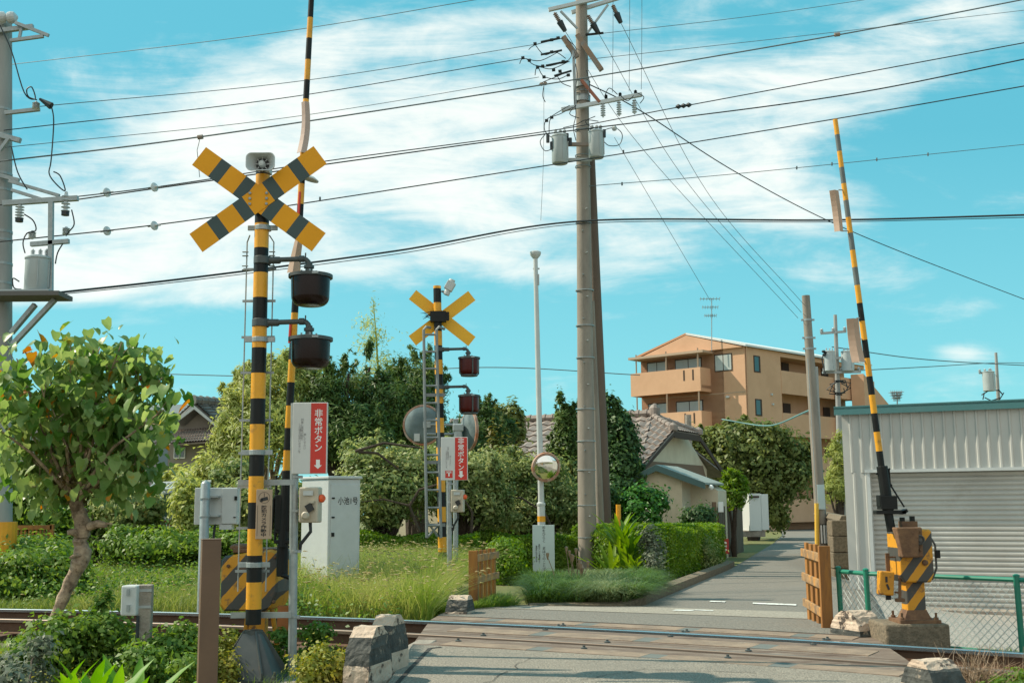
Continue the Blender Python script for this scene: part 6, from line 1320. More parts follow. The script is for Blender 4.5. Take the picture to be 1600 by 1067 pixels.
# kerb along the far road
b = MB(); kp = []
for y in np.arange(14.95, 26, .5): x = road_l(y); kp.append(Vector((x-.09, y, zroad(x, y))))
kp = [Vector((.2, 14.75, zroad(.3, 14.9)-.09)), Vector((1.4, 14.98, zroad(1.5, 15)-.08))]+kp[1:]
rs = []
for i, p in enumerate(kp):
    d = (kp[min(i+1, len(kp)-1)]-kp[max(i-1, 0)]).normalized(); n = Vector((-d.y, d.x, 0)).normalized(); rs.append([p+n*.09+Vector((0, 0, -.15)), p-n*.07+Vector((0, 0, -.15)), p-n*.07+Vector((0, 0, .11)), p+n*.09+Vector((0, 0, .13))])
b.rings(rs, CONCD); tag(b.build('far_kerb'), 'brown mossy kerb curving along the hedge bed', 'kerb', None, 'structure')
#VEG
exec_veg = True
def rot_from(nv, tv):
    return None
def leaves(C, Nn, size, aspect=.5, jit=.3, fold=.25, T=None, rs=RS):
    # C (n,3) centres, Nn (n,3) normals, size (n,) -> V,F : each leaf a folded rhombus (two triangles as one 4-gon pair)
    n = len(C); Nn = Nn/np.linalg.norm(Nn, axis=1, keepdims=True)
    if T is None: T = rs.normal(size=(n, 3))
    T = T-Nn*(T*Nn).sum(1, keepdims=True); T /= np.linalg.norm(T, axis=1, keepdims=True)+1e-9; B = np.cross(Nn, T)
    s = size[:, None]
    v0 = C-T*s*.5; v1 = C+B*s*.5*aspect+Nn*s*fold*.3; v2 = C+T*s*.5-Nn*s*.1; v3 = C-B*s*.5*aspect+Nn*s*fold*.3
    V = np.stack([v0, v1, v2, v3], 1).reshape(-1, 3); idx = np.arange(n)*4
    return V, np.stack([idx, idx+1, idx+2, idx+3], 1)
def crown_pts(blobs, n, clump=.22, ncl=60, rs=RS, inner=.35, flat=1):
    vol = np.array([b_[3]*b_[4]*b_[5] for b_ in blobs])**.667; vol /= vol.sum(); P_, N_2 = [], []
    for b_, w in zip(blobs, vol):
        m_ = max(1, int(n*w)); kc = max(4, int(ncl*w*1.0)+3)
        d = rs.normal(size=(kc, 3)); d /= np.linalg.norm(d, axis=1, keepdims=True); rad = 1.06-inner*rs.rand(kc)**1.3+.10*rs.rand(kc)**3; cc = d*rad[:, None]
        k = rs.randint(0, kc, m_); off = rs.normal(size=(m_, 3))*clump*(.6+.8*rs.rand(kc))[k][:, None]; off[:, 2] *= flat; p = cc[k]+off
        P_.append(p*np.array(b_[3:6])+np.array(b_[:3])); nn = off/clump*.8+d[k]*.6+rs.normal(size=(m_, 3))*.75; nn[:, 2] += .7; N_2.append(nn)
    return np.concatenate(P_), np.concatenate(N_2)
def foliage(name, par, blobs, n, size, m, clump=.22, ncl=60, aspect=.5, inner=.4, seed=1, flat=1):
    rs = np.random.RandomState(seed); C, Nn = crown_pts(blobs, n, clump*1.25, ncl, rs, inner, flat); V, F = leaves(C, Nn, size*(.6+.8*rs.rand(len(C))), aspect, rs=rs); return npmesh(name, V, F, m, par)
def pb(u, v, ru, rv, Y, ry=None):   # blob from a picture-like size at depth Y
    c = P(u, v, Y); k = Y/FPX; return (c.x, c.y, c.z, ru*k, (ry if ry is not None else ru*k), rv*k)
def limbs(base, r, tips, m, par, name='trunk', wob=.1, seed=3, mid=None):
    rs = np.random.RandomState(seed); b = MB(); base = Vector(base)
    for tpp in tips:
        tpp = Vector(tpp); n = 7; pts = []; 
        for i in range(n+1):
            t_ = i/n; p = base.lerp(tpp, t_); p.z = base.z+(tpp.z-base.z)*t_**.85; p.x = base.x+(tpp.x-base.x)*t_**1.5; p.y = base.y+(tpp.y-base.y)*t_**1.5
            if 0 < i < n: p += Vector(rs.normal(0, wob, 3))*(tpp-base).length*.12
            pts.append(p)
        b.tube(pts, [r*(1-.85*i/n)+.004 for i in range(n+1)], m, 7)
    return b.build(name, par, smooth=True)
def tree(name, label, blobs, n, size, m, tr=.12, group=None, bark=BARKD, clump=.22, ncl=60, aspect=.5, inner=.4, seed=1, cat='tree', flat=1, ntips=None):
    if cat in ('bush', 'weeds', 'shrub'):
        low = []
        for b_ in blobs:
            zg_ = zt(b_[0], b_[1]); bot = b_[2]-b_[5]
            if bot > zg_-.05: hh = (bot-zg_)/2+b_[5]*.35; low.append((b_[0], b_[1], bot+b_[5]*.35-hh, b_[3]*.85, b_[4]*.85, hh))
        blobs = list(blobs)+low; n = int(n*1.3); ncl = int(ncl*1.3)
    else:
        rz_ = np.random.RandomState(seed+500); ex = []
        for b_ in blobs:
            for k in range(7):
                a = rz_.rand()*math.pi; f_ = .95+.22*rz_.rand(); r_ = b_[3]*(.10+.13*rz_.rand()); ex.append((b_[0]+b_[3]*f_*math.cos(a), b_[1]+b_[4]*.3*rz_.normal(), b_[2]+b_[5]*f_*math.sin(a), r_, r_, r_*(1.0+1.2*rz_.rand())))
        blobs = list(blobs); nb_ = len(blobs)
        bl_all = blobs+ex
    gx = sum(b_[0] for b_ in blobs)/len(blobs); gy = sum(b_[1] for b_ in blobs)/len(blobs); z0 = zt(gx, gy); t = thing(name, label, cat, (gx, gy, z0), group)
    limbs((gx, gy, z0-.1), tr, [(b_[0], b_[1], b_[2]+b_[5]*(.3 if b_[3] > .28 else -.5)) for b_ in blobs]+[(b_[0]+b_[3]*.5*s, b_[1], b_[2]+b_[5]*.2*s) for b_ in blobs if b_[3] > .28 for s in (-1, 1)], bark, t, 'trunk' if cat == 'tree' else 'stems', seed=seed)
    foliage('crown' if cat == 'tree' else 'foliage', t, blobs if cat in ('bush', 'weeds', 'shrub') else bl_all, int(n*1.1), size, m, clump, ncl, aspect, inner, seed, flat); return t
# --- background pines
tree('pine_tree', 'dark broad pine behind the red near sign', [pb(545, 572, 11, 24, 31), pb(578, 562, 10, 24, 32), pb(512, 582, 10, 22, 31), pb(600, 590, 9, 22, 32), pb(490, 610, 12, 22, 31), pb(520, 650, 50, 52, 31), pb(560, 615, 40, 38, 32), pb(505, 610, 35, 35, 31), pb(600, 640, 40, 50, 32), pb(560, 690, 60, 40, 31)], 26000, .17, LF_PINE, .2, 'pines behind the orchard', aspect=.22, ncl=130, clump=.17, seed=11, inner=.6)
tree('pine_tree', 'dark tall pine left behind the far crossing signal', [pb(642, 566, 10, 22, 33), pb(668, 562, 9, 22, 33), pb(622, 580, 9, 22, 33), pb(692, 592, 8, 20, 34), pb(650, 615, 40, 50, 33), pb(630, 650, 40, 50, 33), pb(675, 600, 24, 32, 34), pb(612, 598, 22, 22, 34), pb(655, 690, 50, 40, 33)], 24000, .17, LF_PINE, .2, 'pines behind the orchard', aspect=.22, ncl=120, clump=.17, seed=12, inner=.6)
tree('pine_tree', 'dark pine right of the far signal lamps', [pb(745, 668, 30, 32, 35), pb(775, 690, 28, 35, 35), pb(760, 640, 14, 20, 35), pb(725, 705, 35, 30, 34)], 14000, .17, LF_PINE, .16, 'pines behind the orchard', aspect=.22, ncl=80, clump=.17, seed=13, inner=.6)
tree('broadleaf_tree', 'thin crowned olive tree just right of the dark pine', [pb(800, 660, 14, 22, 38), pb(780, 655, 10, 16, 38), pb(812, 675, 10, 12, 38)], 1500, .2, LF_TREE, .1, None, seed=14, clump=.3)
# bamboo
bt = tree('bamboo_grove', 'pale green feathery bamboo grove left of the striped pole', [pb(384, 640, 34, 42, 30), pb(430, 610, 40, 40, 31), pb(374, 695, 32, 40, 30), pb(420, 680, 55, 50, 30), pb(470, 640, 30, 50, 31), pb(395, 600, 25, 25, 31), pb(450, 580, 22, 22, 32), pb(352, 612, 9, 12, 31), pb(400, 575, 14, 16, 31), pb(425, 568, 10, 14, 31), pb(480, 580, 30, 28, 33)], 38000, .19, LF_BAMB, .05, None, bark=BARK, aspect=.2, clump=.2, ncl=170, seed=15, inner=.6, flat=.8)
t = thing('bamboo', 'tall single bamboo plume rising above the pines', 'bamboo', (P(590, 700, 34).x, 34, -.3)); b = MB(); b.tube([(P(590, 700, 34).x, 34, -.3), P(592, 600, 34), P(588, 530, 34), P(583, 468, 34)], [.05, .04, .03, .008], LF_BAMB, 6); b.build('stem', t)
foliage('crown', t, [pb(584, 480, 5, 12, 34), pb(582, 505, 14, 9, 34), pb(592, 525, 17, 9, 34), pb(580, 540, 15, 8, 34), pb(595, 560, 16, 9, 34), pb(590, 580, 20, 12, 34)], 1500, .13, LF_BAMB, aspect=.2, clump=.5, ncl=40, seed=16)
# conifer + dense tree by centre pole
tree('conifer_tree', 'bushy dark conifer left of the central utility pole', [pb(888, 705, 22, 40, 33), pb(884, 665, 15, 26, 33), pb(876, 640, 8, 22, 33), pb(900, 650, 8, 22, 33), pb(870, 690, 12, 18, 33), pb(896, 735, 24, 26, 33)], 12000, .14, LF_PINE, .14, None, aspect=.3, ncl=80, clump=.2, seed=17)
tree('dense_tree', 'dense rounded dark green tree right of the central pole', [pb(965, 695, 26, 38, 30), pb(957, 650, 13, 28, 30), pb(970, 735, 27, 26, 30), pb(940, 700, 16, 45, 30), pb(978, 668, 11, 18, 30), pb(948, 632, 6, 14, 30), pb(988, 715, 10, 18, 30)], 20000, .12, LF_DARK, .14, None, aspect=.55, ncl=110, seed=18)
tree('dense_tree', 'low dark undergrowth tree below the dense rounded tree', [pb(930, 790, 30, 30, 27), pb(900, 800, 35, 30, 27), pb(965, 780, 20, 25, 28)], 9000, .11, LF_DARK, .06, None, aspect=.5, ncl=60, seed=19)
# big tree in front of apartments
tree('spreading_tree', 'wide spreading olive green tree in front of the orange apartments', [pb(1120, 695, 38, 28, 50), pb(1165, 705, 45, 30, 50), pb(1215, 712, 45, 30, 50), pb(1140, 735, 40, 30, 50), pb(1200, 745, 55, 32, 50), pb(1180, 680, 40, 16, 50), pb(1240, 730, 26, 25, 50), pb(1215, 790, 14, 30, 49), pb(1100, 690, 20, 20, 50), pb(1145, 775, 25, 30, 50), pb(1185, 790, 30, 35, 53)], 36000, .22, LF_TREE, .25, None, aspect=.5, ncl=260, clump=.2, seed=20, inner=.5)
tree('shrub', 'glossy round green shrub standing before the shed', [pb(1006, 798, 33, 31, 27), pb(982, 802, 12, 20, 27)], 9000, .10, LF_SHRUB, .08, None, aspect=.6, ncl=70, seed=21, cat='shrub', clump=.16)
tree('shrub', 'dark shrub against the cream lean-to wall of the shed', [pb(1090, 814, 22, 22, 28), pb(1100, 802, 12, 14, 28)], 5000, .09, LF_DARK, .06, None, ncl=40, seed=22, cat='shrub')
tree('palm_shrub', 'bright yellow green shrub over the dark timber fence', [pb(1145, 768, 17, 20, 32), pb(1143, 750, 14, 12, 32)], 2600, .16, LF_HEDGE, .06, None, aspect=.25, ncl=24, seed=23, cat='plant')
tree('garden_pine', 'bright green garden pine squeezed between pole and barn', [pb(1308, 725, 18, 22, 34), pb(1305, 765, 20, 16, 34), pb(1318, 700, 14, 20, 34), pb(1310, 745, 14, 12, 34)], 7000, .14, LF_BAMB, .08, None, aspect=.2, ncl=40, clump=.2, seed=24)
tree('white_blossom_shrub', 'airy pale leaved shrub at the road end of the hedge', [pb(1090, 862, 24, 18, 24.5), pb(1070, 850, 16, 14, 24.5), pb(1108, 868, 14, 14, 24.5)], 3200, .06, LF_ORCH, .03, None, ncl=50, clump=.3, seed=25, cat='shrub')
tree('white_blossom_shrub', 'pale speckled shrub spilling over the middle of the hedge', [pb(1018, 855, 14, 22, 20.6), pb(1010, 835, 10, 14, 20.6), pb(1025, 880, 12, 14, 20.3)], 3000, .055, PALELF, .03, None, ncl=50, clump=.3, seed=26, cat='shrub')
# orchard
orch = [('orchard tree right of the relay cabinet', [pb(600, 770, 55, 35, 22), pb(640, 745, 40, 30, 22.5), pb(575, 735, 30, 20, 22), pb(590, 715, 40, 22, 23), pb(600, 800, 40, 22, 22)], 31),
        ('orchard tree behind the far emergency sign', [pb(700, 760, 50, 40, 23), pb(740, 745, 40, 28, 23), pb(690, 720, 40, 22, 24), pb(750, 790, 40, 30, 23)], 32),
        ('orchard tree around the convex mirror pole', [pb(820, 770, 50, 40, 25), pb(790, 735, 40, 25, 25), pb(860, 760, 40, 40, 25.5), pb(880, 800, 40, 30, 25), pb(800, 805, 50, 22, 24.5)], 33)]
for lb, bl_, sd in orch:
    tree('orchard_tree', 'grey green '+lb, bl_, 20000, .10, LF_ORCH, .10, 'low orchard trees', ncl=150, clump=.22, aspect=.45, seed=sd, inner=.6)
t = thing('bare_branches', 'dark crooked bare branches reaching through the orchard leaves', 'branches', P(640, 880, 21.5))
for pts, Y in (([(555, 705), (600, 692), (660, 700)], 21.5), ([(560, 706), (590, 708), (625, 735)], 21.5), ([(655, 830), (640, 790), (600, 780), (565, 784)], 21), ([(870, 840), (850, 800), (815, 778), (785, 775)], 23.0), ([(735, 850), (738, 800), (725, 780), (700, 772)], 22), ([(640, 790), (655, 765), (690, 755)], 21)):
    b = MB(); b.tube([P(u, v, Y) for u, v in pts], [.032, .026, .018, .01][:len(pts)], BARKD, 7); b.build('branch', t, smooth=True)
tree('autumn_shrub', 'yellowing olive shrub in front of the pinkish tile roof', [pb(785, 712, 26, 12, 30), pb(805, 722, 28, 12, 30), pb(768, 698, 12, 9, 30)], 5000, .13, leafmat('leaf_rusty', (.18, .15, .03), (.09, .12, .03)), .06, None, ncl=40, seed=34, cat='shrub')
# left background bushes
tree('bush', 'wide green bush behind the rusty railing at far left', [pb(60, 790, 70, 45, 24), pb(20, 760, 60, 50, 24), pb(120, 770, 40, 40, 24), pb(110, 810, 50, 30, 23)], 14000, .13, LF_WEED, .08, None, ncl=110, seed=41, cat='bush', inner=.6)
tree('bush', 'brownish green bush behind the leaning trunk', [pb(190, 800, 45, 30, 23), pb(230, 790, 28, 25, 23), pb(170, 770, 40, 30, 24)], 9000, .12, LF_ORCH, .06, None, ncl=70, seed=42, cat='bush', inner=.6)
tree('bush', 'pale green bush just left of the control box', [pb(300, 790, 26, 26, 22), pb(290, 760, 20, 16, 23)], 5000, .10, LF_BAMB, .05, None, ncl=50, seed=43, cat='bush')
tree('bush', 'light bush between grey house and bamboo', [pb(306, 752, 34, 20, 32), pb(272, 750, 16, 16, 33), pb(335, 735, 22, 30, 31)], 8000, .16, LF_BAMB, .06, None, ncl=60, seed=44, cat='bush')
tree('bush', 'low dark leafed bush under the bamboo right of control box', [pb(400, 780, 45, 28, 24), pb(450, 790, 40, 30, 24), pb(360, 740, 30, 20, 27)], 9000, .13, LF_ORCH, .05, None, ncl=70, seed=45, cat='bush')
tree('bush', 'dark coarse weeds bank in front of the brown railing', [pb(250, 850, 55, 20, 21), pb(190, 850, 30, 22, 21), pb(320, 850, 40, 18, 21), pb(380, 850, 40, 18, 21)], 12000, .10, LF_WEED, .03, None, ncl=120, seed=46, cat='bush', inner=.7)
tree('bush', 'leafy weeds bank at far left beyond the rails', [pb(30, 890, 60, 26, 16), pb(100, 890, 40, 30, 16.5), pb(60, 865, 60, 22, 18)], 14000, .08, LF_WEED, .03, None, ncl=120, seed=47, cat='bush', inner=.7)
# distant tree line (reads as one mass)
foliage('distant_woods', None, [pb(u, 775, 60, 26+8*math.sin(u), 85, 4) for u in range(-60, 1700, 70)], 26000, .5, LF_TREE, ncl=700, seed=48); tag(bpy.data.objects['distant_woods'], 'low dark wooded fringe along the horizon behind all houses', 'woods', None, 'stuff')
# hedges
def hedge(label, pts, w, h, n, size, m, seed, name='hedge'):
    rs = np.random.RandomState(seed); t = thing(name, label, 'hedge', (pts[0][0], pts[0][1], zt(*pts[0]))); C = []; Nn = []
    seg = [Vector((*p, 0)) for p in pts]; Ls = [(seg[i+1]-seg[i]).length for i in range(len(seg)-1)]
    for i, L_ in enumerate(Ls):
        d = (seg[i+1]-seg[i]).normalized(); nv = Vector((-d.y, d.x, 0)); k = int(n*L_/sum(Ls)); s = rs.rand(k)*L_; face = rs.rand(k)
        for q in range(k):
            g = h*(1+.05*math.sin(s[q]*5)+.04*math.sin(s[q]*2.2+1))
            if face[q] > .94 or (face[q] > .90 and i):
                s[q] = L_+rs.normal(0, .02) if rs.rand() < .5 else rs.normal(0, .02); a, z, nn = (rs.rand()-.5)*w, rs.rand()**.8*g, (d if s[q] > L_/2 else -d)
            elif face[q] < .34: a, z, nn = (rs.rand()-.5)*w, g+rs.normal(0, .02), Vector((0, 0, 1))
            elif face[q] < .85: a, z, nn = -w/2+rs.normal(0, .035), rs.rand()**.8*g, -nv
            else: a, z, nn = w/2+rs.normal(0, .03), rs.rand()*g, nv
            p = seg[i]+d*s[q]+nv*a; C.append((p.x, p.y, zt(p.x, p.y)+z)); v = nn*.9+Vector(rs.normal(0, .5, 3)); Nn.append(v[:])
    V, F = leaves(np.array(C), np.array(Nn), size*(.6+.8*rs.rand(len(C))), .55, rs=rs); npmesh('foliage', V, F, m, t)
    b = MB()
    for i in range(len(seg)-1):
        a, c = seg[i], seg[i+1]; mm = (a+c)/2; z = zt(mm.x, mm.y); d = (c-a).normalized(); b.box((mm.x, mm.y, z+h*.36), ((c-a).length-.5, w*.4, h*.68), LF_HEDGE, rz=math.atan2(d.y, d.x))
    b.build('core', t)
hy = lambda u, Y: (P(u, 850, Y).x, Y)
hedge('clipped bright green hedge left of the central pole, behind the signboard', [hy(735, 23.2), hy(925, 23.2)], .8, .80, 20000, .055, LF_HEDGE, 51)
hedge('clipped bright green hedge right of the central pole along the kerb', [hy(925, 23.3), (road_l(21)-1.05, 21.5), (road_l(27)-.8, 27)], .9, .92, 34000, .055, LF_HEDGE, 52)
hedge('rough grassy hedge strip behind tall grass in mid field', [hy(540, 21.6), hy(745, 21.8)], .9, .84, 20000, .06, LF_HEDGE, 53)
tree('shrub', 'leafy green shrub between the overgrown gate and the signboard', [pb(795, 880, 28, 26, 20.5), pb(790, 855, 20, 14, 21)], 6500, .06, LF_HEDGE, .03, None, ncl=60, seed=54, cat='shrub')
# ornamental grasses
def tuft(C0, n, h, spread, rs, w=.008, droop=.6, lean=None):
    seg = 4; a = rs.rand(n)*2*math.pi; r = spread*np.sqrt(rs.rand(n)); base = np.stack([C0[0]+r*.35*np.cos(a), C0[1]+r*.35*np.sin(a), np.full(n, C0[2])], 1); d = np.stack([np.cos(a), np.sin(a)], 1)
    hh = h*(.55+.6*rs.rand(n)); out = spread*(.5+.9*rs.rand(n)); V = np.zeros((n, (seg+1)*2, 3)); wv = np.stack([-d[:, 1], d[:, 0], np.zeros(n)], 1)
    for k in range(seg+1):
        t_ = k/seg; c = base.copy(); c[:, :2] += d*(out*t_**1.7)[:, None]; c[:, 2] += hh*(t_*(1+droop)-droop*1.4*t_**2.4*1.0) if droop else hh*t_; ww = w*(1-t_**2*.95)
        V[:, 2*k] = c-wv*ww; V[:, 2*k+1] = c+wv*ww
    F = []; b0 = np.arange(n)*(seg+1)*2
    for k in range(seg): F.append(np.stack([b0+2*k, b0+2*k+1, b0+2*k+3, b0+2*k+2], 1))
    return V.reshape(-1, 3), np.concatenate(F)
def tufts(items, rs):
    Vs, Fs, o = [], [], 0
    for it in items:
        V, F = tuft(*it[0:4], rs, **it[4]); Vs.append(V); Fs.append(F+o); o += len(V)
    return np.concatenate(Vs), np.concatenate(Fs)
GRASSD = leafmat('clump_dark', (.05, .11, .02), (.13, .22, .04), sc=1.2, tr=.3); GRASSP = leafmat('clump_pale', (.10, .16, .05), (.27, .31, .15), sc=2, tr=.3)
rs = np.random.RandomState(61)
for lb, us, m_ in (('drooping green grass clump under the signboard by the kerb', (835, 905), GRASSD), ('pale drooping grass clump at the kerb corner below the central pole', (905, 975), GRASSP), ('dark lush grass clump where the kerb turns along the road', (975, 1018), GRASSD)):
    it = []
    for k in range(44 if us[0] < 975 else 34):
        u = us[0]+(us[1]-us[0])*rs.rand(); Y = (15.15+4.2*rs.rand()**1.5) if u < 975 else 15.3+4.2*rs.rand(); p = P(u, 900, Y); x = min(p.x, road_l(Y)-.25) if Y > 14.95 else p.x
        it.append(((x, Y, zt(x, Y)+.10*rs.rand()), 170, .29, .38, dict(w=.005, droop=.8)))
    V, F = tufts(it, rs); tag(npmesh('grass_clump', V, F, m_), lb, 'grass clump', 'grass clumps by the kerb')
it = []
for k in range(40): u = 735+75*rs.rand(); Y = 13.5+1.6*rs.rand(); p = P(u, 900, Y); x = min(p.x, road_l(Y)-.1); it.append(((x, Y, zt(x, Y)), 90, .24, .22, dict(w=.006, droop=.35)))
V, F = tufts(it, rs); tag(npmesh('grass_clump', V, F, GRASSG), 'fresh green grass wedge at the foot of the overgrown wooden gate', 'grass clump', 'grass clumps by the kerb')
# tropical plant & stalks
def bladeplant(name, label, bases, n, L_, w, m, seed, rise=1.0):
    rs = np.random.RandomState(seed); b = MB(); p0 = bases[0]; t = thing(name, label, 'plant', p0)
    for bs_ in bases:
        for k in range(n):
            a = rs.rand()*2*math.pi; el = .5+.9*rs.rand(); l = L_*(.6+.6*rs.rand()); d = Vector((math.cos(a), math.sin(a), 0)); side = Vector((-d.y, d.x, 0)); c = Vector(bs_); prev = []
            vs = []; seg = 6
            for i in range(seg+1):
                t_ = i/seg; e = el*(1-.75*t_**1.6*(1.2-rise*.6)); 
                if i: c = c+(d*math.cos(e)+Vector((0, 0, 1))*math.sin(e))*l/seg
                ww = w*math.sin(math.pi*min(1, .12+.88*t_))**.7*(1 if t_ < .99 else .1); up_ = Vector((0, 0, ww*.45)); vs += [c-side*ww+up_, c, c+side*ww+up_]
            b.add(vs, [f for i in range(seg) for f in ((i*3, i*3+1, i*3+4, i*3+3), (i*3+1, i*3+2, i*3+5, i*3+4))], m)
    b.build('leaves', t, recalc=False, smooth=True); return t
p = P(968, 880, 21.0); bladeplant('ginger_plant', 'tall upright broad bladed plant in front of the hedge by the yellow marker', [(p.x-.15, 21, zt(p.x, 21)), (p.x+.1, 20.9, zt(p.x, 21)), (p.x, 21, .35), (p.x+.3, 20.7, zt(p.x, 21)), (p.x+.15, 20.9, .2)], 22, .78, .045, LF_HEDGE, 71)
rs = np.random.RandomState(72); b = MB()
for k in range(12):
    u = 868+55*rs.rand(); p = P(u, 905, 17.5); h = .35+.35*rs.rand(); tx = rs.normal(0, .08); b.tube([(p.x, 17.5, zt(p.x, 17.5)), (p.x+tx*.5, 17.5, zt(p.x, 17.5)+h*.6), (p.x+tx, 17.5, zt(p.x, 17.5)+h)], .006, DRYM, 5); b.lathe((p.x+tx, 17.5, zt(p.x, 17.5)+h), [(.005, -.05), (.02, 0), (.028, .05), (.01, .06)], DRYM, 7)
tag(b.build('dry_flower_stalks'), 'dry reddish flower stalks standing at the foot of the central pole', 'dry stalks')
# --- leafy tree at left
YT = 10.2; tb = P(172, 975, YT); zg = -.17; t = thing('broadleaf_tree', 'leafy young tree with leaning pale trunk and large lobed leaves at left', 'tree', (tb.x, YT, zg))
b = MB(); tk = [Vector((tb.x+.03, YT, zg)), P(175, 965, YT), P(195, 925, YT).lerp(P(105, 925, YT), 0), P(130, 865, YT)]
tk = [(tb.x+.05, YT, zg, .12), (P(172, 975, YT).x, YT, P(172, 975, YT).z, .085), (P(105, 925, YT).x+.03, YT, P(105, 925, YT).z, .075)]
path = [(178, 1030, .10), (170, 985, .07), (128, 915, .075), (133, 880, .085), (127, 845, .10), (118, 815, .085), (122, 785, .09), (125, 765, .07)]
path = [(150, 1010, .11), (100, 935, .075), (118, 890, .080), (134, 868, .095), (127, 840, .085), (132, 818, .095), (122, 790, .085), (118, 765, .075)]
path = [(178, 1030, .10), (166, 965, .06), (108, 940, .07)]
path = [(75, 1020, .09), (88, 958, .048), (110, 910, .055), (130, 868, .075), (125, 845, .064), (131, 822, .076), (120, 795, .064), (120, 768, .06)]
rs = np.random.RandomState(80); pts = []; rr = []
for i in range(len(path)-1):
    for k in range(4):
        f_ = k/4; a, c = path[i], path[i+1]; pts.append(P(a[0]+(c[0]-a[0])*f_, a[1]+(c[1]-a[1])*f_, YT)+Vector((0, rs.normal(0, .01), 0))); rr.append((a[2]+(c[2]-a[2])*f_)*(1+.12*math.sin(i*4+k*2.1)))
b.tube(pts, rr, BARK, 14)
for (u0, v0, u1, v1, r) in ((140, 822, 166, 820, .04), (122, 835, 105, 832, .035), (128, 868, 108, 872, .02), (150, 822, 175, 818, .012)): b.tube([P(u0, v0, YT-.05), P((u0+u1)/2, (v0+v1)/2-3, YT-.1), P(u1, v1, YT-.12)], [r, r*.9, r*.6], BARK, 8)
b.build('trunk', t, smooth=True)
tips = []; b = MB(); rs = np.random.RandomState(81)
crown = [(u, v) for u, v in [(20, 560), (60, 548), (110, 540), (150, 535), (195, 535), (235, 560), (262, 590), (265, 640), (255, 690), (235, 720), (215, 755), (30, 590), (5, 620), (10, 680), (20, 730), (45, 760), (60, 600), (100, 580), (140, 575), (180, 580), (215, 610), (230, 660), (80, 640), (120, 620), (165, 630), (200, 680), (60, 690), (100, 680), (150, 680), (180, 730), (80, 730), (-20, 600), (-25, 660), (130, 720), (250, 560), (150, 640), (190, 620)]]
hubP = P(120, 770, YT)
crown = [(120+(u-120)*.94, v) for u, v in crown]
for (u, v) in crown:
    Y = YT+rs.normal(0, .40); tp_ = P(u, v, Y); mid = hubP.lerp(tp_, .5)+Vector((rs.normal(0, .06), rs.normal(0, .06), .05)); b.tube([hubP+Vector((rs.normal(0, .03), rs.normal(0, .03), -.05)), mid, tp_], [.022, .013, .005], BARK, 6); tips.append((mid, tp_))
    for q_ in range(3): e_ = mid.lerp(tp_, .4+.5*rs.rand()); b.tube([e_, e_+Vector(rs.normal(0, .12, 3))+Vector((0, 0, .12))], [.005, .002], BARK, 4)
b.build('branches', t, smooth=True)
# lobed leaves: petiole + 7-point palmate shape
LV, LFc = [], []; o_ = 0; mi = []
shape = [(0, 0), (.36, -.10), (.50, .22), (.42, .42), (.28, .74), (0, 1.0), (-.28, .74), (-.42, .42), (-.5, .22), (-.36, -.10)]
for (mid, tp_) in tips:
    n = 62
    for k in range(n):
        f_ = 1-abs(rs.normal(0, .35)); c = mid.lerp(tp_, max(.0, f_))+Vector(np.clip(rs.normal(0, .14, 3), -.24, .24)); s_ = .115*(.45+.75*rs.rand())
        yaw = rs.rand()*2*math.pi; droop = R_(20+60*rs.rand()); d = Vector((math.cos(yaw)*math.cos(droop), math.sin(yaw)*math.cos(droop), -math.sin(droop))); side = Vector((-math.sin(yaw), math.cos(yaw), rs.normal(0, .35))).normalized(); nn = d.cross(side)
        vs = [c+side*(x*s_)+d*(y*s_)+nn*(.12*s_*abs(x)*2)+nn*(-.15*s_*y*y) for x, y in shape]; vs.append(c+d*(.4*s_)); LV += [v[:] for v in vs]; cn = o_+10
        for i in range(10): LFc.append((o_+i, o_+(i+1) % 10, cn))
        mi += [1 if rs.rand() < .035 else 0]*10
        o_ += 11
LF_AUT = leafmat('leaf_autumn', (.45, .27, .02), (.42, .13, .02), sc=5)
npmesh('crown', np.array(LV), np.array(LFc), None, t, matidx=np.array(mi), mats=[LF_BROAD, LF_AUT])
foliage('dry_leaf_cluster', t, [pb(120, 745, 25, 25, YT), pb(112, 770, 14, 22, YT), pb(150, 745, 16, 14, YT)], 700, .06, leafmat('leaf_dry', (.18, .10, .04), (.10, .13, .03), sc=6), clump=.35, ncl=30, seed=82)
# --- near ground plants (left)
tree('shrub', 'green ivy like weeds around the foot of the leaning tree', [pb(80, 1000, 40, 26, 9.4), pb(120, 985, 30, 26, 9.4), pb(170, 990, 28, 30, 9.5), pb(160, 960, 14, 28, 9.8), pb(40, 1030, 30, 20, 9.0)], 5200, .055, LF_WEED, .02, None, ncl=90, clump=.3, seed=83, cat='weeds', aspect=.6, inner=.7)
tree('shrub', 'scrubby green weeds right of the cable box post', [pb(270, 1010, 40, 20, 8.6), pb(230, 1030, 30, 20, 8.2), pb(300, 990, 26, 18, 8.8), pb(290, 1035, 20, 12, 8)], 4200, .045, LF_WEED, .015, None, ncl=80, clump=.3, seed=84, cat='weeds', aspect=.6, inner=.7)
tree('shrub', 'small yellow green bush right of the signal base', [pb(510, 1030, 28, 22, 8.7), pb(490, 1045, 30, 20, 8.5), pb(535, 1045, 20, 18, 8.6)], 2800, .036, LF_YEL, .01, None, ncl=80, clump=.28, seed=85, cat='shrub', aspect=.65, inner=.7)
tree('shrub', 'small yellow green bush between brown post and signal base', [pb(355, 1015, 18, 26, 9.0), pb(350, 1045, 20, 22, 8.7), pb(372, 995, 10, 12, 9.2)], 1900, .036, LF_YEL, .01, None, ncl=60, clump=.28, seed=86, cat='shrub', aspect=.65, inner=.7)
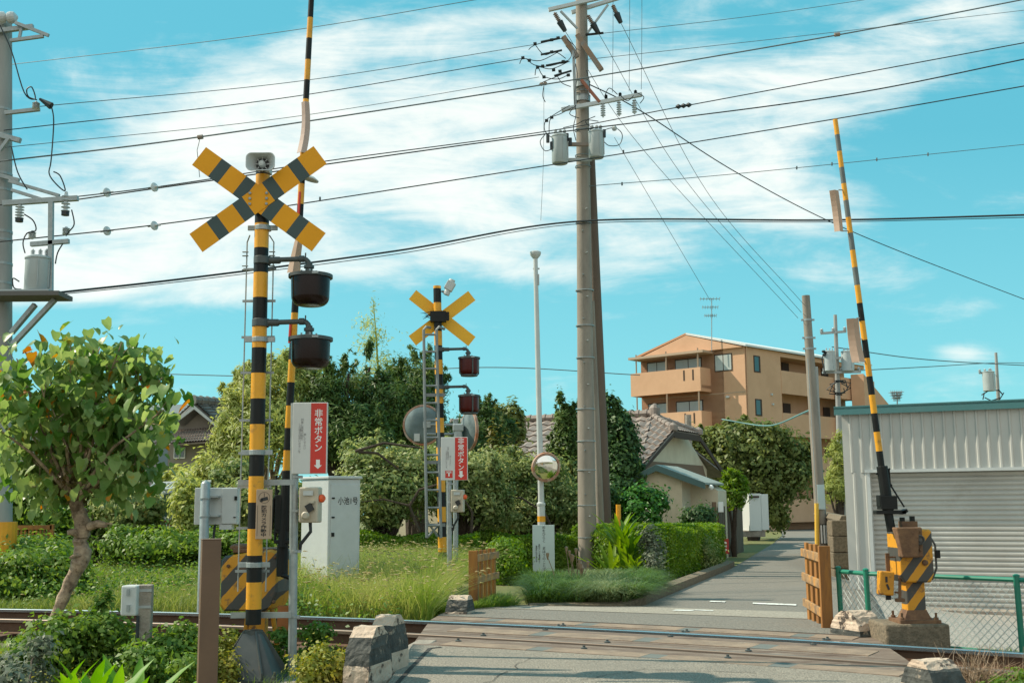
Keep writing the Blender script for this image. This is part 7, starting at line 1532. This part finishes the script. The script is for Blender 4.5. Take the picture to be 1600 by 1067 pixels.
tree('shrub', 'low dark leafy weeds behind the grey sign post', [pb(490, 985, 22, 12, 9.9), pb(440, 995, 16, 12, 9.6)], 900, .05, LF_WEED, .01, None, ncl=30, clump=.3, seed=87, cat='weeds', inner=.7)
yb = 6.7; bladeplant('lily_plant', 'big bright broad leaved plant at the lower left edge', [tuple(P(u, 1078, Y_)[:2])+(-.15,) for u, Y_ in ((70, 6.6), (110, 6.5), (150, 6.6), (195, 6.8), (175, 6.3), (95, 6.2), (210, 6.9), (130, 6.9))], 11, .52, .044, BIGLF, 88, 1.3)
tree('shrub', 'pale silvery weed patch left of the broad leaved plant', [pb(30, 1040, 25, 14, 7.6), pb(60, 1010, 22, 14, 8.4), pb(15, 1060, 20, 12, 7.2)], 1200, .05, PALELF, .01, None, ncl=40, clump=.3, seed=89, cat='weeds', inner=.7)
b = MB(); rs = np.random.RandomState(90)
for k in range(170):
    p = P(1530+rs.normal(0, 22), 1075, 8.2+rs.normal(0, .15)); pts = [Vector((p.x, p.y, -.15))]; d = Vector((rs.normal(0, .5), rs.normal(0, .4), 1)).normalized()
    for i in range(4): d = (d+Vector(rs.normal(0, .35, 3))).normalized(); pts.append(pts[-1]+d*(.06+.05*rs.rand()))
    b.tube(pts, [.0035, .003, .0025, .002, .001], DRYM, 4, caps=False)
tag(b.build('dry_weed'), 'dry brown tangled weed behind the near right guard block', 'dry weed')
tree('shrub', 'sparse green weeds at the right end by the rails', [pb(1600, 1060, 26, 10, 8), pb(1555, 1068, 18, 8, 7.9)], 700, .035, LF_WEED, .008, None, ncl=24, clump=.35, seed=91, cat='weeds')
rs = np.random.RandomState(95); V, F = tufts([((P(275+rs.normal(0, 26), 1060, 7.6+rs.normal(0, .25)).x, 7.6+rs.normal(0, .3), -.16), 90, .07, .14, dict(w=.0035, droop=.8)) for k in range(34)], rs)
tag(npmesh('dry_litter', V, F, DRYM), 'patch of dry brown straw left of the brown post', 'dry grass')
# --- grass fields (nobody could count)
GRASSB = leafmat('grass_meadow', (.14, .22, .035), (.38, .40, .12), sc=.7, tr=.4)
def grassfield(name, label, n, region, hfn, m, seed, w=.006, lean=.35):
    rs = np.random.RandomState(seed); X, Y = region(rs, n); n = len(X); Z = np.array([zt(x, y) for x, y in zip(X, Y)]); seg = 3; a = rs.rand(n)*2*math.pi; d = np.stack([np.cos(a)+.35, np.sin(a)], 1); hh = hfn(X, Y, rs); ln = hh*lean*(.2+2.6*rs.rand(n)**1.6)
    ww = w*(.7+.6*rs.rand(n)); wa = rs.rand(n)*math.pi; wv = np.stack([np.cos(wa), np.sin(wa)*.4, np.zeros(n)], 1); V = np.zeros((n, (seg+1)*2, 3))
    for k in range(seg+1):
        t_ = k/seg; c = np.stack([X, Y, Z], 1); c[:, :2] += d*(ln*t_**1.8)[:, None]; c[:, 2] += hh*t_*(1-.22*t_)-.02; q = (ww*(1-.93*t_**1.5))[:, None]
        V[:, 2*k] = c-wv*q; V[:, 2*k+1] = c+wv*q
    b0 = np.arange(n)*(seg+1)*2; F = np.concatenate([np.stack([b0+2*k, b0+2*k+1, b0+2*k+3, b0+2*k+2], 1) for k in range(seg)])
    o = npmesh(name, V.reshape(-1, 3), F, m); tag(o, label, 'grass', None, 'stuff'); return V[:, -1], d
def nz(x, y): return .5+.25*np.sin(x*1.7+y*.6)+.25*np.sin(x*.8-y*1.9+2)
def regA(rs, n):   # tall pale grass in front of the cabinet, px 470..735
    Y = 12.35+7.5*rs.rand(n)**1.5; u = 440+(735-440)*rs.rand(n); X = (u-800)/FPX*Y; k = (X < -.95) & (np.array([sdist(x, y) for x, y in zip(X, Y)]) > .75); return X[k], Y[k]
A_tip, A_d = grassfield('tall_grass', 'tall pale green foxtail grass between the rails and the orchard', 52000, regA, lambda X, Y, rs: (.34+.50*np.clip(nz(X, Y)*.6+.6*(Y-12.4)/1.8, 0, 1.1))*(.55+.6*rs.rand(len(X))), GRASSM, 101, .0055)
def regB(rs, n):
    Y = 12.5+11*rs.rand(n)**1.4; u = -20+480*rs.rand(n); X = (u-800)/FPX*Y; k = np.array([sdist(x, y) for x, y in zip(X, Y)]) > .75; return X[k], Y[k]
B_tip, B_d = grassfield('meadow_grass', 'lower mixed green grass left of the striped pole beyond the rails', 64000, regB, lambda X, Y, rs: (.12+.26*nz(X, Y)+.02*(Y-12.5))*(.5+.8*rs.rand(len(X))), GRASSB, 102, .007)
def regC(rs, n):
    Y = 6.2+5*rs.rand(n); u = -40+640*rs.rand(n); X = (u-800)/FPX*Y; s = np.array([sdist(x, y) for x, y in zip(X, Y)]); k = (s < -1.9) & (X < -1.15) & (np.abs(X-P(270, 1050, 7.5).x) > .25); return X[k], Y[k]
grassfield('verge_grass', 'short mixed grass and weeds on the near verge at lower left', 15000, regC, lambda X, Y, rs: .05+.14*rs.rand(len(X)), GRASSG, 103, .004)
def regD(rs, n):
    u = 1440+200*rs.rand(n); Y = 9.55+.9*rs.rand(n)**2; X = (u-800)/FPX*Y; s = np.array([sdist(x, y) for x, y in zip(X, Y)]); k = s > .25; return X[k], Y[k]
grassfield('fence_grass', 'thin green and dry grass at the foot of the green fence', 2600, regD, lambda X, Y, rs: .03+.10*rs.rand(len(X)), GRASSG, 104, .004)
rs = np.random.RandomState(106); bl = []
for k in range(430):
    Y = 12.9+10*rs.rand()**1.3; u = -20+(480 if k < 270 else 720)*rs.rand(); x = (u-800)/FPX*Y
    if sdist(x, Y) < 1.1 or (x > -1.2 and Y < 16): continue
    if u > 460 and rs.rand() < .3: Y = 12.6+1.6*rs.rand(); x = (u-800)/FPX*Y
    r = .10+.22*rs.rand(); bl.append((x, Y, zt(x, Y)+r*.35, r, r, r*(.6+.5*rs.rand())))
o = foliage('meadow_weeds', None, bl, 42000, .055, LF_WEED, clump=.4, ncl=1600, seed=107, aspect=.6, inner=.7); tag(o, 'patchy low leafy weeds scattered through the meadow grass beyond the rails', 'weeds', None, 'stuff')
bl = []
for k in range(120):
    Y = 6.6+4.6*rs.rand(); u = -20+560*rs.rand(); x = (u-800)/FPX*Y
    if sdist(x, Y) > -1.7 or x > -1.3: continue
    r = .05+.08*rs.rand(); bl.append((x, Y, -.15+r*.3, r, r, r*.8))
o = foliage('verge_weeds', None, bl, 9000, .032, LF_YEL, clump=.4, ncl=500, seed=108, aspect=.6, inner=.7); tag(o, 'tiny yellow green leafy weeds scattered over the near verge', 'weeds', None, 'stuff')
# foxtail seed heads
rs = np.random.RandomState(105); V, F, o_ = [], [], 0
sel = rs.choice(len(A_tip), 1700, replace=False); sb_ = rs.choice(len(B_tip), 900, replace=False)
for tips_, ds_ in ((A_tip[sel], A_d[sel]), (B_tip[sb_], B_d[sb_])):
    for c, d in zip(tips_, ds_):
        c = Vector(c)+Vector((0, 0, .03)); d = Vector((d[0]*.9, d[1]*.9, .55)).normalized(); x = d.cross(Vector((0, 0, 1))).normalized(); y = d.cross(x); l = .055+.03*rs.rand(); r = .008; dd = d.copy(); p = c.copy()
        for i, (t_, k) in enumerate(((0, .4), (.35, 1), (.7, .9), (1, .15))):
            if i: dd = (dd+Vector((0, 0, -.28))).normalized(); p = p+dd*l*.33
            V += [(p+x*r*k)[:], (p+y*r*k)[:], (p-x*r*k)[:], (p-y*r*k)[:]]
        for i in range(3):
            for j in range(4): F.append((o_+i*4+j, o_+i*4+(j+1) % 4, o_+(i+1)*4+(j+1) % 4, o_+(i+1)*4+j))
        o_ += 16
o = npmesh('foxtail_heads', np.array(V), np.array(F), SEEDM); tag(o, 'pale nodding foxtail seed heads over the tall grass', 'seed heads', None, 'stuff')
